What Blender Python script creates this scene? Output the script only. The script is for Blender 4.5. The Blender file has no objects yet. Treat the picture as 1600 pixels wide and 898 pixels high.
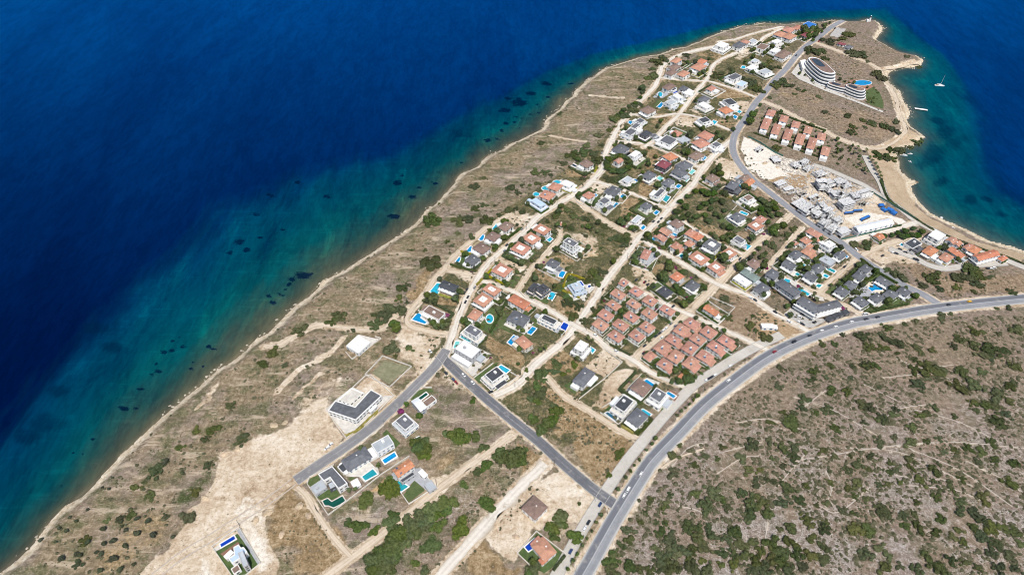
import bpy, math, random
import numpy as np
from mathutils import Vector
random.seed(7); RNG = np.random.default_rng(11)
SC = bpy.context.scene; COL = SC.collection
# ---------------------------------------------------------------- camera, sky, sun, exposure
H, PITCH, FPX = 470.0, 45.0, 1067.0
cam = bpy.data.cameras.new('camera'); cam.sensor_width = 36.0; cam.lens = 36.0 * FPX / 1600
cam.clip_start = 1.0; cam.clip_end = 30000.0
camo = bpy.data.objects.new('camera', cam); COL.objects.link(camo)
camo.location = (0, 0, H); camo.rotation_euler = (math.radians(90 - PITCH), 0, 0); SC.camera = camo
SUN_EL, SUN_AZ = 60.0, -76.0          # azimuth of the direction the light comes FROM, from +X, degrees
w = bpy.data.worlds.new('World'); SC.world = w; w.use_nodes = True
wn = w.node_tree; bg = wn.nodes['Background']; bg.inputs[1].default_value = 0.10
sky = wn.nodes.new('ShaderNodeTexSky'); sky.sky_type = 'NISHITA'; sky.sun_disc = False
sky.sun_elevation = math.radians(SUN_EL); sky.sun_rotation = math.radians(90 - SUN_AZ)
wn.links.new(sky.outputs[0], bg.inputs[0])
sl = bpy.data.lights.new('sun', 'SUN'); sl.energy = 4.1; sl.angle = math.radians(0.53); sl.color = (1.0, 0.955, 0.89)
so = bpy.data.objects.new('sun', sl); COL.objects.link(so)
sd_ = Vector((math.cos(math.radians(SUN_AZ)) * math.cos(math.radians(SUN_EL)), math.sin(math.radians(SUN_AZ)) * math.cos(math.radians(SUN_EL)), math.sin(math.radians(SUN_EL))))
so.rotation_euler = sd_.to_track_quat('Z', 'Y').to_euler(); so.location = (0, 0, 900)
SC.view_settings.view_transform = 'Standard'; SC.view_settings.look = 'None'; SC.view_settings.gamma = 1
SC.view_settings.use_curve_mapping = False; SC.view_settings.exposure = 0.12
SC.cycles.filter_width = 0.95; SC.cycles.max_bounces = 5; SC.cycles.diffuse_bounces = 2; SC.cycles.glossy_bounces = 2

# ---------------------------------------------------------------- survey: photograph pixel -> place on the ground
SEA = -5.0
cp, sp_ = math.cos(math.radians(PITCH)), math.sin(math.radians(PITCH))
def G(x, y, z=0.0):
    x = np.asarray(x, float); y = np.asarray(y, float)
    u = (x - 800) / FPX; v = (y - 449) / FPX
    t = (z - H) / (-sp_ - v * cp)
    return np.stack([u * t, (cp - v * sp_) * t], -1)
def PX(p, z=0.0):                     # ground -> pixel (for ranks in labels)
    p = np.asarray(p, float); dy = p[..., 1]; dz = z - H
    depth = dy * cp - dz * sp_; up = dy * sp_ + dz * cp
    return np.stack([800 + FPX * p[..., 0] / depth, 449 - FPX * up / depth], -1)
CROPS = dict(z1=(1000,20,6.65), z2=(1160,20,4.99), z3=(880,130,6.65), z4=(1060,130,6.65), z5=(780,230,6.65), z6=(980,230,6.65),
  z7=(620,330,6.65), z8=(840,330,6.65), z9=(980,330,6.65), za=(1200,330,6.65), zb=(640,500,6.65), zc=(320,820,11.51), zd=(1320,330,5.68),
  ze=(1180,400,6.65), zf=(620,430,6.65), zg=(780,430,6.65), zh=(960,440,6.65), zi=(820,520,5.68), zj=(460,580,6.15), zk=(440,680,5.68),
  zl=(720,740,5.68), zm=(400,400,3.99), zn=(500,673,3.99), zo=(900,673,3.99), zp=(1200,673,3.99), zq=(1200,450,3.99), zr=(600,130,3.99),
  zs=(0,500,3.99), zt=(0,673,3.99), zu=(1000,560,5.68), zv=(1300,180,5.33), zw=(860,500,12.83), zx=(1160,210,6.65), zy=(800,520,8.0), zz=(0,0,1.0))
def C(k, pts):                        # survey-sheet coordinates -> photograph pixels
    x0, y0, s = CROPS[k]; a = np.asarray(pts, float).reshape(-1, 2)
    return np.stack([x0 + a[:, 0] / s, y0 + a[:, 1] / s], -1)

def seg_dist(P, A, B):
    d = B - A; L2 = max((d * d).sum(), 1e-9)
    t = np.clip(((P - A) @ d) / L2, 0, 1)
    return np.hypot(*((P - A) - t[:, None] * d).T)
def line_dist(P, poly, closed=False):
    n = len(poly); out = np.full(len(P), 1e9)
    for i in range(n if closed else n - 1):
        out = np.minimum(out, seg_dist(P, poly[i], poly[(i + 1) % n]))
    return out
def inside(P, poly):
    r = np.zeros(len(P), bool); n = len(poly)
    for i in range(n):
        a, b = poly[i], poly[(i + 1) % n]
        if a[1] == b[1]: continue
        c = ((a[1] > P[:, 1]) != (b[1] > P[:, 1])) & (P[:, 0] < (b[0] - a[0]) * (P[:, 1] - a[1]) / (b[1] - a[1]) + a[0])
        r ^= c
    return r
def signed(P, poly):
    d = line_dist(P, poly, True); return np.where(inside(P, poly), d, -d)
def sstep(a, b, x):
    t = np.clip((x - a) / (b - a), 0, 1); return t * t * (3 - 2 * t)
def catmull(pts, step=4.0):
    pts = np.asarray(pts, float); out = []
    P = np.vstack([2 * pts[0] - pts[1], pts, 2 * pts[-1] - pts[-2]])
    for i in range(1, len(P) - 2):
        n = max(1, int(np.hypot(*(P[i + 1] - P[i])) / step))
        for k in range(n):
            t = k / n; a, b, c, d = P[i - 1], P[i], P[i + 1], P[i + 2]
            out.append(.5 * (2 * b + (c - a) * t + (2 * a - 5 * b + 4 * c - d) * t * t + (3 * b - a - 3 * c + d) * t ** 3))
    out.append(pts[-1]); return np.array(out)

# ---------------------------------------------------------------- materials
def nt(name):
    m = bpy.data.materials.new(name); m.use_nodes = True
    t = m.node_tree; return m, t, t.nodes['Principled BSDF']
class NB:
    def __init__(s, t): s.t = t
    def n(s, typ, **kw):
        o = s.t.nodes.new(typ)
        for k, v in kw.items(): setattr(o, k, v)
        return o
    def put(s, sock, v):
        if hasattr(v, 'is_output') or isinstance(v, bpy.types.NodeSocket): s.t.links.new(v, sock)
        else: sock.default_value = v
    def noise(s, scale, detail=4, rough=.55, vec=None, dist=0.0):
        o = s.n('ShaderNodeTexNoise'); o.inputs['Scale'].default_value = scale; o.inputs['Detail'].default_value = detail
        o.inputs['Roughness'].default_value = rough; o.inputs['Distortion'].default_value = dist
        s.put(o.inputs['Vector'], vec if vec is not None else s.pos()); return o.outputs['Fac']
    def pos(s):
        if not hasattr(s, '_p'): s._p = s.n('ShaderNodeNewGeometry').outputs['Position']
        return s._p
    def mth(s, op, a, b=None, c=None, clamp=False):
        o = s.n('ShaderNodeMath', operation=op); o.use_clamp = clamp
        for i, v in enumerate((a, b, c)):
            if v is not None: s.put(o.inputs[i], v)
        return o.outputs[0]
    def rng(s, v, a, b, lo=0.0, hi=1.0):
        o = s.n('ShaderNodeMapRange'); o.interpolation_type = 'SMOOTHSTEP'
        for i, q in enumerate((v, a, b, lo, hi)): s.put(o.inputs[i], q)
        return o.outputs[0]
    def mix(s, f, a, b, mode='MIX'):
        o = s.n('ShaderNodeMix', data_type='RGBA', blend_type=mode)
        s.put(o.inputs[0], f)
        for i, v in ((6, a), (7, b)): s.put(o.inputs[i], v if not isinstance(v, tuple) else (*v, 1))
        return o.outputs[2]
    def ramp(s, f, stops):
        o = s.n('ShaderNodeValToRGB'); e = o.color_ramp.elements
        while len(e) < len(stops): e.new(.5)
        for q, (p, c) in zip(e, stops): q.position = p; q.color = (*c, 1)
        s.put(o.inputs[0], f); return o.outputs[0]
    def attr(s, name):
        o = s.n('ShaderNodeAttribute'); o.attribute_name = name; return o
    def bump(s, h, strength, dist):
        o = s.n('ShaderNodeBump'); o.inputs['Strength'].default_value = strength; o.inputs['Distance'].default_value = dist
        s.put(o.inputs['Height'], h); return o.outputs[0]
MATS = {}
def mat(name, col, rough=.8, var=.12, scale=.5, orand=.0, spec=.3, bump=0., metal=0.):
    """plain surface with a little grime, optionally varied from object to object"""
    if name in MATS: return MATS[name]
    m, t, b = nt(name); q = NB(t)
    f = q.noise(scale, 6, .65)
    d = tuple(c * (1 - var * 1.6) for c in col); l = tuple(min(1, c * (1 + var)) for c in col)
    c = q.mix(q.rng(f, .3, .7), d, l)
    if orand:
        r = q.n('ShaderNodeObjectInfo').outputs['Random']
        hs = q.n('ShaderNodeHueSaturation'); q.put(hs.inputs['Color'], c)
        q.put(hs.inputs['Value'], q.mth('MULTIPLY_ADD', r, 2 * orand, 1 - orand))
        q.put(hs.inputs['Hue'], q.mth('MULTIPLY_ADD', q.mth('FRACT', q.mth('MULTIPLY', r, 7.3)), .012, .494)); c = hs.outputs[0]
    q.put(b.inputs['Base Color'], c); b.inputs['Roughness'].default_value = rough; b.inputs['Metallic'].default_value = metal
    b.inputs['Specular IOR Level'].default_value = spec
    if bump: q.put(b.inputs['Normal'], q.bump(q.noise(scale * 6, 3), bump, .1))
    MATS[name] = m; return m
def leafmat(name, a, b_, rnd=.22):
    m, t, b = nt(name); q = NB(t)
    c = q.mix(q.rng(q.noise(.55, 5, .7), .32, .68), a, b_)
    r = q.n('ShaderNodeObjectInfo').outputs['Random']
    hs = q.n('ShaderNodeHueSaturation'); q.put(hs.inputs['Color'], c)
    q.put(hs.inputs['Value'], q.mth('MULTIPLY_ADD', r, 2 * rnd, 1 - rnd))
    q.put(hs.inputs['Hue'], q.mth('MULTIPLY_ADD', q.mth('FRACT', q.mth('MULTIPLY', r, 9.1)), .05, .475))
    q.put(hs.inputs['Saturation'], q.mth('MULTIPLY_ADD', q.mth('FRACT', q.mth('MULTIPLY', r, 5.7)), .4, .75))
    q.put(b.inputs['Base Color'], hs.outputs[0]); b.inputs['Roughness'].default_value = .75; b.inputs['Specular IOR Level'].default_value = .15
    MATS[name] = m; return m

# ---------------------------------------------------------------- mesh collector and tagging
class MB:
    def __init__(s): s.v = []; s.f = []
    def quad(s, *p):
        i = len(s.v); s.v += [tuple(q) for q in p]; s.f.append(tuple(range(i, i + len(p))))
    def prism(s, pts, z0, z1, bottom=False):      # counter-clockwise outline
        n = len(pts); i = len(s.v)
        s.v += [(p[0], p[1], z0) for p in pts] + [(p[0], p[1], z1) for p in pts]
        for k in range(n): s.f.append((i + k, i + (k + 1) % n, i + n + (k + 1) % n, i + n + k))
        s.f.append(tuple(range(i + n, i + 2 * n)))
        if bottom: s.f.append(tuple(range(i + n - 1, i - 1, -1)))
    def box(s, x0, x1, y0, y1, z0, z1): s.prism([(x0, y0), (x1, y0), (x1, y1), (x0, y1)], z0, z1, True)
    def tube(s, a, b, r0, r1=None, n=7):
        r1 = r0 if r1 is None else r1; a, b = Vector(a), Vector(b); d = (b - a).normalized()
        u = d.orthogonal().normalized(); w = d.cross(u); i = len(s.v)
        for c, r in ((a, r0), (b, r1)):
            for k in range(n):
                t = 2 * math.pi * k / n; s.v.append(tuple(c + (u * math.cos(t) + w * math.sin(t)) * r))
        for k in range(n): s.f.append((i + k, i + (k + 1) % n, i + n + (k + 1) % n, i + n + k))
        s.f.append(tuple(i + n + k for k in range(n))); s.f.append(tuple(i + n - 1 - k for k in range(n)))
    def mesh(s, name, m, smooth=False):
        me = bpy.data.meshes.new(name); me.from_pydata(s.v, [], s.f); me.update()
        for q in (m if isinstance(m, list) else [m]): me.materials.append(q)
        if smooth: me.shade_smooth()
        return me
    def build(s, name, m, parent=None, smooth=False): return link(name, s.mesh(name, m, smooth), parent)
def link(name, me, parent=None, loc=None, rz=None, sc=None):
    o = bpy.data.objects.new(name, me); COL.objects.link(o)
    if parent is not None: o.parent = parent
    if loc is not None: o.location = loc
    if rz is not None: o.rotation_euler = (0, 0, rz)
    if sc is not None: o.scale = sc
    return o
def tag(o, label=None, cat=None, group=None, kind=None):
    if label: o['label'] = label
    if cat: o['category'] = cat
    if group: o['group'] = group
    if kind: o['kind'] = kind
    return o
def empty(name, loc, rz=0.0):
    o = link(name, None, None, loc, rz); o.empty_display_size = .5; return o

# landmarks that labels refer to (photograph pixels)
LM = {'the L-shaped grey-roofed building': (555, 632), 'the white wave-shaped hotel': (1300, 128), 'the long white hall': (1362, 352),
      'the asphalt fork': (692, 562), 'the lower main-road junction': (955, 780), 'the ring of pines': (966, 254),
      'the small white lighthouse': (1358, 35), 'the star-shaped estate pool': (1368, 451), 'the grey V-shaped hotel': (1270, 478),
      'the white bare plot by the bend': (1172, 240), 'the bare end of the asphalt': (464, 750), 'the long beach': (1480, 345),
      'the lone three-storey villa': (890, 385), 'the blue waterslide roof': (1262, 40), 'the dark pine thicket': (1205, 325),
      'the crossroads above the estates': (896, 510), 'the middle crossroads': (1118, 441), 'the white pier': (1438, 172)}
ORD = ['', 'second ', 'third ', 'fourth ', 'fifth ', 'sixth ', 'seventh ', 'eighth ', 'ninth ', 'tenth ', 'eleventh ', 'twelfth ', '13th ', '14th ', '15th ', '16th ', '17th ', '18th ', '19th ', '20th ']
PENDING = []
def rank_later(o, desc, px): PENDING.append((o, desc, np.asarray(px, float)))
def flush_ranks():
    by = {}
    for r in PENDING: by.setdefault(r[1], []).append(r)
    for desc, rs in by.items():
        for o, _, p in rs:
            best = None
            for nm, q in LM.items():
                q = np.array(q); d = np.hypot(*(p - q)); k = sum(1 for r in rs if np.hypot(*(r[2] - q)) < d - 1e-6)
                if best is None or (k * 60 + d) < best[0]: best = (k * 60 + d, k, nm)
            k = min(best[1], 19)
            lab = desc if len(rs) == 1 else f'{desc}, {ORD[k]}nearest to {best[2]}' if k else f'{desc}, nearest to {best[2]}'
            while len(lab.split()) > 16: lab = lab.replace('the ', '', 1)
            o['label'] = lab
# ---------------------------------------------------------------- coast
COAST_PX = [(-420,1180),(-120,985),(0,893),(20,880),(45,855),(75,815),(100,790),(130,770),(165,735),(185,720),(222,685),(240,665),(265,635),(290,615),(320,592),(340,575),(365,560),(385,545),(403,528),(420,520),(440,500),(465,478),(490,460),(510,440),(540,420),(570,398),(600,378),(625,365),(650,345),(670,325),(690,310),(705,292),(720,275),(740,262),(760,247),(785,235),(805,223),(830,210),(850,198),(862,180),(875,170),(888,158),(905,135),(925,120),(945,108),(960,100),(980,95),(1005,89),(1030,85),(1055,77),(1075,72),(1088,65),(1110,57),(1130,50),(1155,42),(1180,38),(1200,37),(1230,37),(1260,36),(1290,33),(1310,32),(1335,33),(1355,31),(1369,33),(1379,43),(1372,55),(1370,63),(1385,70),(1400,80),(1410,84),(1430,88),(1442,92),(1446,102),(1432,106),(1410,107),(1395,109),(1389,116),(1392,127),(1405,140),(1412,155),(1418,165),(1421,175),(1418,188),(1420,197),(1432,205),(1447,213),(1440,222),(1425,228),(1403,233),(1401,245),(1404,258),(1410,270),(1424,280),(1438,288),(1425,293),(1426,300),(1435,313),(1448,325),(1469,339),(1491,348),(1515,361),(1549,375),(1575,384),(1600,392),(1700,425),(1860,478)]
DEEP_PX = [(-420,1150),(-60,760),(0,690),(75,590),(130,535),(190,480),(210,445),(280,400),(340,325),(420,295),(465,272),(600,240),(650,210),(750,160),(800,135),(850,110),(930,80),(1000,65),(1080,45),(1180,24),(1290,14),(1385,12),(1425,45),(1480,85),(1512,130),(1530,180),(1540,227),(1545,262),(1568,298),(1610,320),(1700,350),(1900,400)]
def wob(p, a, seed, step):
    c = catmull(p, step); r = np.random.default_rng(seed); k = r.normal(size=c.shape); k = (k + np.roll(k, 1, 0) + np.roll(k, -1, 0)) / 1.7
    k[0] = k[-1] = 0; return c + k * a
coast = wob(G(*np.array(COAST_PX, float).T, SEA), 1.7, 3, 7.0)
deep = G(*np.array(DEEP_PX, float).T, SEA)
far = G([1900, 1900, -520], [1150, 1250, 1250], SEA)
land_poly = np.vstack([coast, G([1960, -460], [1260, 1260], SEA)])
far2 = np.array([[4500, deep[-1][1]], [4500, 9000], [-6500, 9000], [-6500, deep[0][1]]])
deep_poly = np.vstack([deep, far2])
beach_line = G(*np.array([(1405,262),(1424,280),(1438,288),(1435,313),(1469,339),(1549,375),(1600,392),(1860,478)], float).T, SEA)
_cs = coast[::2]
def coast_sd(P):
    P = np.asarray(P, float).reshape(-1, 2); ins = inside(P, land_poly)
    d = line_dist(P, _cs); return np.where(ins, d, -d)
def land_z_sd(P, sd):
    wd = np.where(line_dist(P, beach_line) < 70, 42.0, 15.0)
    return np.where(sd >= 0, SEA + (-SEA) * sstep(-1.0, wd, sd), SEA + np.maximum(sd * .35, -4) - .45)
def land_z(P):
    P = np.asarray(P, float).reshape(-1, 2); return land_z_sd(P, coast_sd(P))

def add_attr(me, name, arr):
    a = me.attributes.new(name, 'FLOAT_COLOR', 'POINT'); a.data.foreach_set('color', np.ascontiguousarray(arr, dtype=np.float32).ravel())
def grid_mesh(name, xs, ys, zfun, keep=None, attrs=None):
    X, Y = np.meshgrid(xs, ys); P = G(X.ravel(), Y.ravel(), SEA if name == 'sea' else 0.0)
    z, A, ok = zfun(P); nx, ny = len(xs), len(ys)
    idx = np.arange(nx * ny).reshape(ny, nx)
    q = np.stack([idx[1:, :-1], idx[1:, 1:], idx[:-1, 1:], idx[:-1, :-1]], -1).reshape(-1, 4)
    if ok is not None: q = q[ok[q].any(1)]
    used = np.unique(q); mp = np.zeros(nx * ny, np.int64); mp[used] = np.arange(len(used)); q = mp[q]
    me = bpy.data.meshes.new(name); me.vertices.add(len(used)); me.loops.add(q.size); me.polygons.add(len(q))
    me.vertices.foreach_set('co', np.column_stack([P, z])[used].astype(np.float32).ravel())
    me.loops.foreach_set('vertex_index', q.astype(np.int32).ravel())
    me.polygons.foreach_set('loop_start', np.arange(0, q.size, 4, dtype=np.int32)); me.update(calc_edges=True)
    for k, v in A.items(): add_attr(me, k, v[used])
    me.shade_smooth(); return me

# ---------------------------------------------------------------- sea
WEED = [('zz',475,432,14,6),('zz',455,436,6,3),('zz',511,308,9,3),('zz',402,335,9,3),('zz',422,305,8,3),('zz',464,285,6,2.5),('zz',374,378,8,4.5),('zz',386,390,8,3.5),('zz',358,395,6,3),('zz',406,371,5,2.5),('zz',442,359,5,2.5),('zz',614,338,10,3.5),('zz',644,308,8,4),('zz',678,286,6,2),('zz',655,293,5,2),
 ('zr',175,712,28,14),('zr',70,830,28,12),('zr',312,624,20,9),('zr',220,650,22,9),('zr',90,620,25,18),('zr',115,575,16,9),('zr',700,347,30,8),('zr',645,355,20,9),('zr',735,296,22,8),('zr',760,250,24,10),('zr',815,245,14,6),('zr',830,212,20,6),('zr',860,220,16,6),('zr',755,170,40,14),('zr',840,120,55,24),('zr',920,65,38,12),('zr',770,95,22,9),('zr',910,195,18,6),('zr',965,185,16,4),('zr',1020,85,20,5),('zr',835,275,16,5),('zr',480,492,14,6),('zr',335,557,18,6),('zr',960,140,20,6),('zr',1010,5,35,12),('zr',1160,3,20,6),
 ('zs',1075,190,18,14),('zs',1140,165,22,12),('zs',1075,130,18,10),('zs',1120,105,14,7),('zs',1020,200,28,8),('zs',1300,165,20,9),('zs',1330,180,24,9),('zs',990,320,24,9),('zs',945,340,20,7),('zs',975,270,14,8),('zs',870,428,20,8),('zs',770,550,40,14),('zs',845,545,20,7),('zs',1205,265,9,5),('zs',1195,305,24,7),('zs',1265,285,10,7),('zs',578,742,14,11),('zs',455,825,12,8),('zs',515,833,14,6),
 ('zs',350,440,90,40),('zs',290,640,120,70),('zs',160,720,120,50),('zs',700,170,110,40),('zs',620,60,100,40),('zt',385,345,16,9),('zt',85,450,16,7),('zm',295,125,30,24),('zm',345,115,14,12),('zm',205,178,14,10),('zm',160,240,28,8),('zm',105,290,28,13),('zm',80,250,20,8),('zm',180,210,10,6),('zv',950,150,120,70),('zv',1050,210,110,60),('zv',820,360,90,120),('zv',900,560,60,50),('zv',1160,690,60,40),('zv',1280,700,70,18),('zv',1420,830,60,18),('zv',880,50,80,25)]
def sea_z(P):
    sd = -coast_sd(P); dd = line_dist(P, deep); dp = inside(P, deep_poly)
    t = np.where(dp, 1 + np.minimum(dd / 260, 1), np.clip(sd, 0, None) / (np.clip(sd, 0, None) + dd + 1e-6))
    weed = np.zeros(len(P)); big = np.zeros(len(P)); px = PX(P, SEA)
    for k, x, y, rx, ry in WEED:
        c = C(k, (x, y))[0]; s = CROPS[k][2]
        m = np.abs(px[:, 0] - c[0]) < 4 * rx / s + 3; m &= np.abs(px[:, 1] - c[1]) < 4 * ry / s + 3
        q = px[m] - c; r = 1.25 - .62 * np.sqrt(((q[:, 0] + .9 * q[:, 1]) / (rx / s)) ** 2 + ((q[:, 1] - .25 * q[:, 0]) / (ry / s)) ** 2)
        if rx / s > 14 or k == 'zv': big[m] = np.maximum(big[m], np.clip(r, 0, 1))
        else: weed[m] = np.maximum(weed[m], np.clip(r, 0, 1))
    bay = sstep(1380, 1460, px[:, 0])
    return np.full(len(P), SEA), {'depth': np.column_stack([t / 2, weed, big, bay])}, None
m, t, b = nt('sea_water'); q = NB(t)
at = q.attr('depth'); sepn = q.n('ShaderNodeSeparateColor'); q.put(sepn.inputs[0], at.outputs['Color'])
mapn = q.n('ShaderNodeMapping'); q.put(mapn.inputs['Vector'], q.pos()); mapn.inputs['Rotation'].default_value = (0, 0, -.9); mapn.inputs['Scale'].default_value = (1, .33, 1)
nA = q.noise(.012, 6, .62, mapn.outputs[0], .6); nB = q.noise(.05, 6, .68, mapn.outputs[0]); nC = q.noise(.35, 4, .6, mapn.outputs[0])
tt = q.mth('ADD', sepn.outputs[0], q.mth('MULTIPLY', q.mth('SUBTRACT', nA, .5), .22)); tt = q.mth('ADD', tt, q.mth('MULTIPLY', q.mth('SUBTRACT', nB, .5), .07))
tt = q.mth('ADD', tt, q.mth('MULTIPLY', q.mth('SUBTRACT', nC, .5), .02))
sh = q.mth('MULTIPLY', q.rng(sepn.outputs[0], 0, .06), 1.0)
tt = q.mth('ADD', q.mth('MULTIPLY', tt, sh), q.mth('MULTIPLY', sepn.outputs[0], q.mth('SUBTRACT', 1.0, sh)))
base = q.ramp(tt, [(0, (.125, .108, .07)), (.015, (.075, .078, .05)), (.04, (.045, .062, .044)), (.10, (.012, .056, .051)), (.17, (.001, .060, .070)), (.28, (.0, .044, .072)), (.435, (.0, .035, .078)), (.48, (.0, .0135, .045)), (.53, (.0, .0025, .028)), (.75, (.0, .0018, .027)), (1, (.0, .0018, .027))])
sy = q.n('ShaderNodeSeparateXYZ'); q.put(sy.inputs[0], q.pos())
off_ = q.mth('MULTIPLY', q.rng(tt, .38, .52), q.rng(q.mth('ADD', sy.outputs[1], q.mth('MULTIPLY', q.mth('SUBTRACT', nA, .5), 240)), 200, 1500))  # deep water painted bluer and brighter with distance, imitating grazing sky reflection
off_ = q.mth('MAXIMUM', off_, q.mth('MULTIPLY', q.mth('MULTIPLY', at.outputs['Alpha'], q.rng(tt, .47, .54)), .5))  # the bay's own lighter blue joins the same factor
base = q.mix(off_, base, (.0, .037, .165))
base = q.mix(q.mth('MULTIPLY', at.outputs['Alpha'], q.rng(tt, .5, .3, 0, .5)), base, (.0, .062, .085))
brk = q.noise(.13, 7, .75)
wk = q.rng(q.mth('ADD', sepn.outputs[1], q.mth('MULTIPLY', q.mth('SUBTRACT', brk, .5), 2.4)), .40, .80)
base = q.mix(q.mth('MULTIPLY', wk, .88), base, (.0, .006, .024))
bk = q.mth('MULTIPLY', q.rng(q.mth('ADD', sepn.outputs[2], q.mth('MULTIPLY', q.mth('SUBTRACT', nB, .5), 2.4)), .35, .95), .55)
base = q.mix(bk, base, (.0, .010, .032))
blk = q.mth('MULTIPLY', q.rng(q.noise(.022, 6, .7, mapn.outputs[0], .8), .55, .68), q.mth('MULTIPLY', q.rng(sepn.outputs[0], .12, .3), q.mth('SUBTRACT', .6, q.mth('MULTIPLY', q.rng(sepn.outputs[0], .44, .6), .6))))
base = q.mix(blk, base, (.0, .012, .042))
zone = q.mth('MULTIPLY', q.rng(sepn.outputs[0], .02, .09), q.rng(sepn.outputs[0], .60, .44)); mot = q.noise(.016, 8, .74, mapn.outputs[0], 1.2)
base = q.mix(q.mth('MULTIPLY', q.rng(mot, .50, .38), q.mth('MULTIPLY', zone, .6)), base, q.mix(1.0, base, (.6, .56, .72), 'MULTIPLY')); base = q.mix(q.mth('MULTIPLY', q.rng(mot, .53, .66), zone), base, q.mix(1.0, base, (1.5, 1.5, 1.25), 'MULTIPLY'))
stk = q.n('ShaderNodeMapping'); q.put(stk.inputs['Vector'], q.pos()); stk.inputs['Rotation'].default_value = (0, 0, -.75); stk.inputs['Scale'].default_value = (.12, 1, 1); st_n = q.noise(.16, 5, .7, stk.outputs[0])
base = q.mix(q.mth('MULTIPLY', q.rng(st_n, .54, .66), q.mth('MULTIPLY', zone, .5)), base, q.mix(1.0, base, (1.5, 1.4, 1.3), 'MULTIPLY'))
ripple_shade = q.mth('ADD', q.mth('MULTIPLY', q.noise(.09, 4, .65, mapn.outputs[0], .4), .6), q.mth('MULTIPLY', nC, .4))
base = q.mix(q.rng(ripple_shade, .36, .64), q.mix(1.0, base, (.80, .80, .84), 'MULTIPLY'), q.mix(1.0, base, (1.2, 1.18, 1.15), 'MULTIPLY'))  # light and dark of the ripples painted into the water colour
big_ = q.noise(.0045, 5, .65, mapn.outputs[0], 1.0); base = q.mix(q.rng(big_, .38, .62), q.mix(1.0, base, (.82, .84, .90), 'MULTIPLY'), q.mix(1.0, base, (1.15, 1.13, 1.08), 'MULTIPLY'))
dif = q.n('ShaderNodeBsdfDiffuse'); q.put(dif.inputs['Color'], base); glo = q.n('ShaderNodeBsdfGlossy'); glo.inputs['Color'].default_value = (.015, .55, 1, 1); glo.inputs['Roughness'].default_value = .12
fre = q.n('ShaderNodeFresnel'); fre.inputs['IOR'].default_value = 1.33; mx_ = q.n('ShaderNodeMixShader'); t.links.new(mx_.outputs[0], t.nodes['Material Output'].inputs[0]); q.put(mx_.inputs[0], q.mth('MULTIPLY', fre.outputs[0], .85)); t.links.new(dif.outputs[0], mx_.inputs[1]); t.links.new(glo.outputs[0], mx_.inputs[2])
wv = q.mth('ADD', q.noise(.16, 3, .6, mapn.outputs[0]), q.mth('MULTIPLY', q.noise(.7, 2), .4))
bmp = q.bump(wv, .35, .9); q.put(glo.inputs['Normal'], bmp); q.put(fre.inputs['Normal'], bmp); SEA_MAT = m
xs = np.concatenate([np.arange(-1400, -60, 60), np.arange(-60, 1660, 3.5), np.arange(1660, 3000, 60)])
ys = np.concatenate([np.arange(-480, -40, 20), np.arange(-40, 910, 3.0), np.arange(910, 1300, 20)])
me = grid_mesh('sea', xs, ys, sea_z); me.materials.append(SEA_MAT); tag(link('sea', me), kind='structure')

# ---------------------------------------------------------------- land: one sheet, with masks for what covers the soil
SOIL = []      # (channel, strength, feather in m, outline)
def S(ch, k, pts, st=1.0, fe=4.0): SOIL.append((ch, st, fe, G(*C(k, pts).T)))
BARE, STRAW, GREEN, ROCK, CHALK, SAND, OCHRE, GREY = range(8)
S(BARE,'zz',[(200,930),(240,880),(283,823),(298,798),(322,765),(335,745),(345,715),(375,700),(400,690),(430,672),(470,655),(505,648),(515,672),(525,690),(465,740),(470,757),(430,785),(405,800),(420,830),(440,860),(430,930)])
S(STRAW,'zt',[(1300,350),(1400,285),(1480,290),(1530,360),(1500,385),(1310,385)],1,5)
S(STRAW,'zt',[(1350,230),(1430,120),(1560,40),(1590,80),(1500,150),(1520,240),(1400,250)],.8,6)
S(BARE,'zs',[(1330,890),(1400,800),(1596,715),(1700,700),(1700,900)],.75,6)
S(BARE,'zj',[(0,450),(150,300),(300,270),(330,420),(480,650),(180,898),(0,898)],.9,8)
S(BARE,'zj',[(0,330),(120,200),(330,60),(450,20),(600,80),(540,150),(290,280),(80,420)],.55,10)
S(BARE,'zj',[(300,380),(560,160),(720,30),(830,120),(900,170),(960,230),(500,670)],.75,3)
S(BARE,'zm',[(860,600),(990,530),(1130,480),(1190,500),(1160,560),(1090,640),(1000,690),(900,640)],.7,7)
S(BARE,'zf',[(0,560),(100,480),(160,540),(480,620),(440,720),(380,810),(330,898),(0,898)],.75,8)
S(STRAW,'zf',[(230,60),(430,20),(300,190),(270,250),(80,290),(90,180)],.9,8)
S(STRAW,'zf',[(280,260),(440,220),(630,290),(600,340),(480,330),(330,320)],.8,5)
S(STRAW,'z7',[(120,898),(220,640),(420,560),(480,600),(330,720),(260,898)],.8,8)
S(BARE,'z7',[(480,610),(800,680),(760,760),(640,740),(460,680)],.55,6)
S(BARE,'z7',[(1120,440),(1400,570),(1290,680),(1180,560),(1020,550)],.75,4)
S(STRAW,'z7',[(1090,80),(1350,40),(1450,0),(1300,130),(1180,90)],.7,6)
S(BARE,'zi',[(530,300),(700,145),(860,260),(715,400)],.85,2)
S(BARE,'zi',[(860,270),(930,300),(1040,360),(920,480),(800,560),(660,640),(540,620),(700,430)],.9,4)
S(STRAW,'zi',[(190,400),(330,560),(560,700),(820,850),(900,898),(250,898),(330,740),(210,560)],.95,5)
S(STRAW,'zi',[(640,620),(760,590),(740,640),(670,700)],.7,5)
S(STRAW,'zy',[(440,520),(620,580),(800,480),(900,400),(760,260),(560,300)],.75,6)
S(BARE,'zl',[(560,60),(650,20),(900,-40),(1230,180),(1190,330),(1010,450),(880,400),(700,520),(560,640),(430,740),(300,640),(220,590),(340,420),(420,300)],.95,4)
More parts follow.
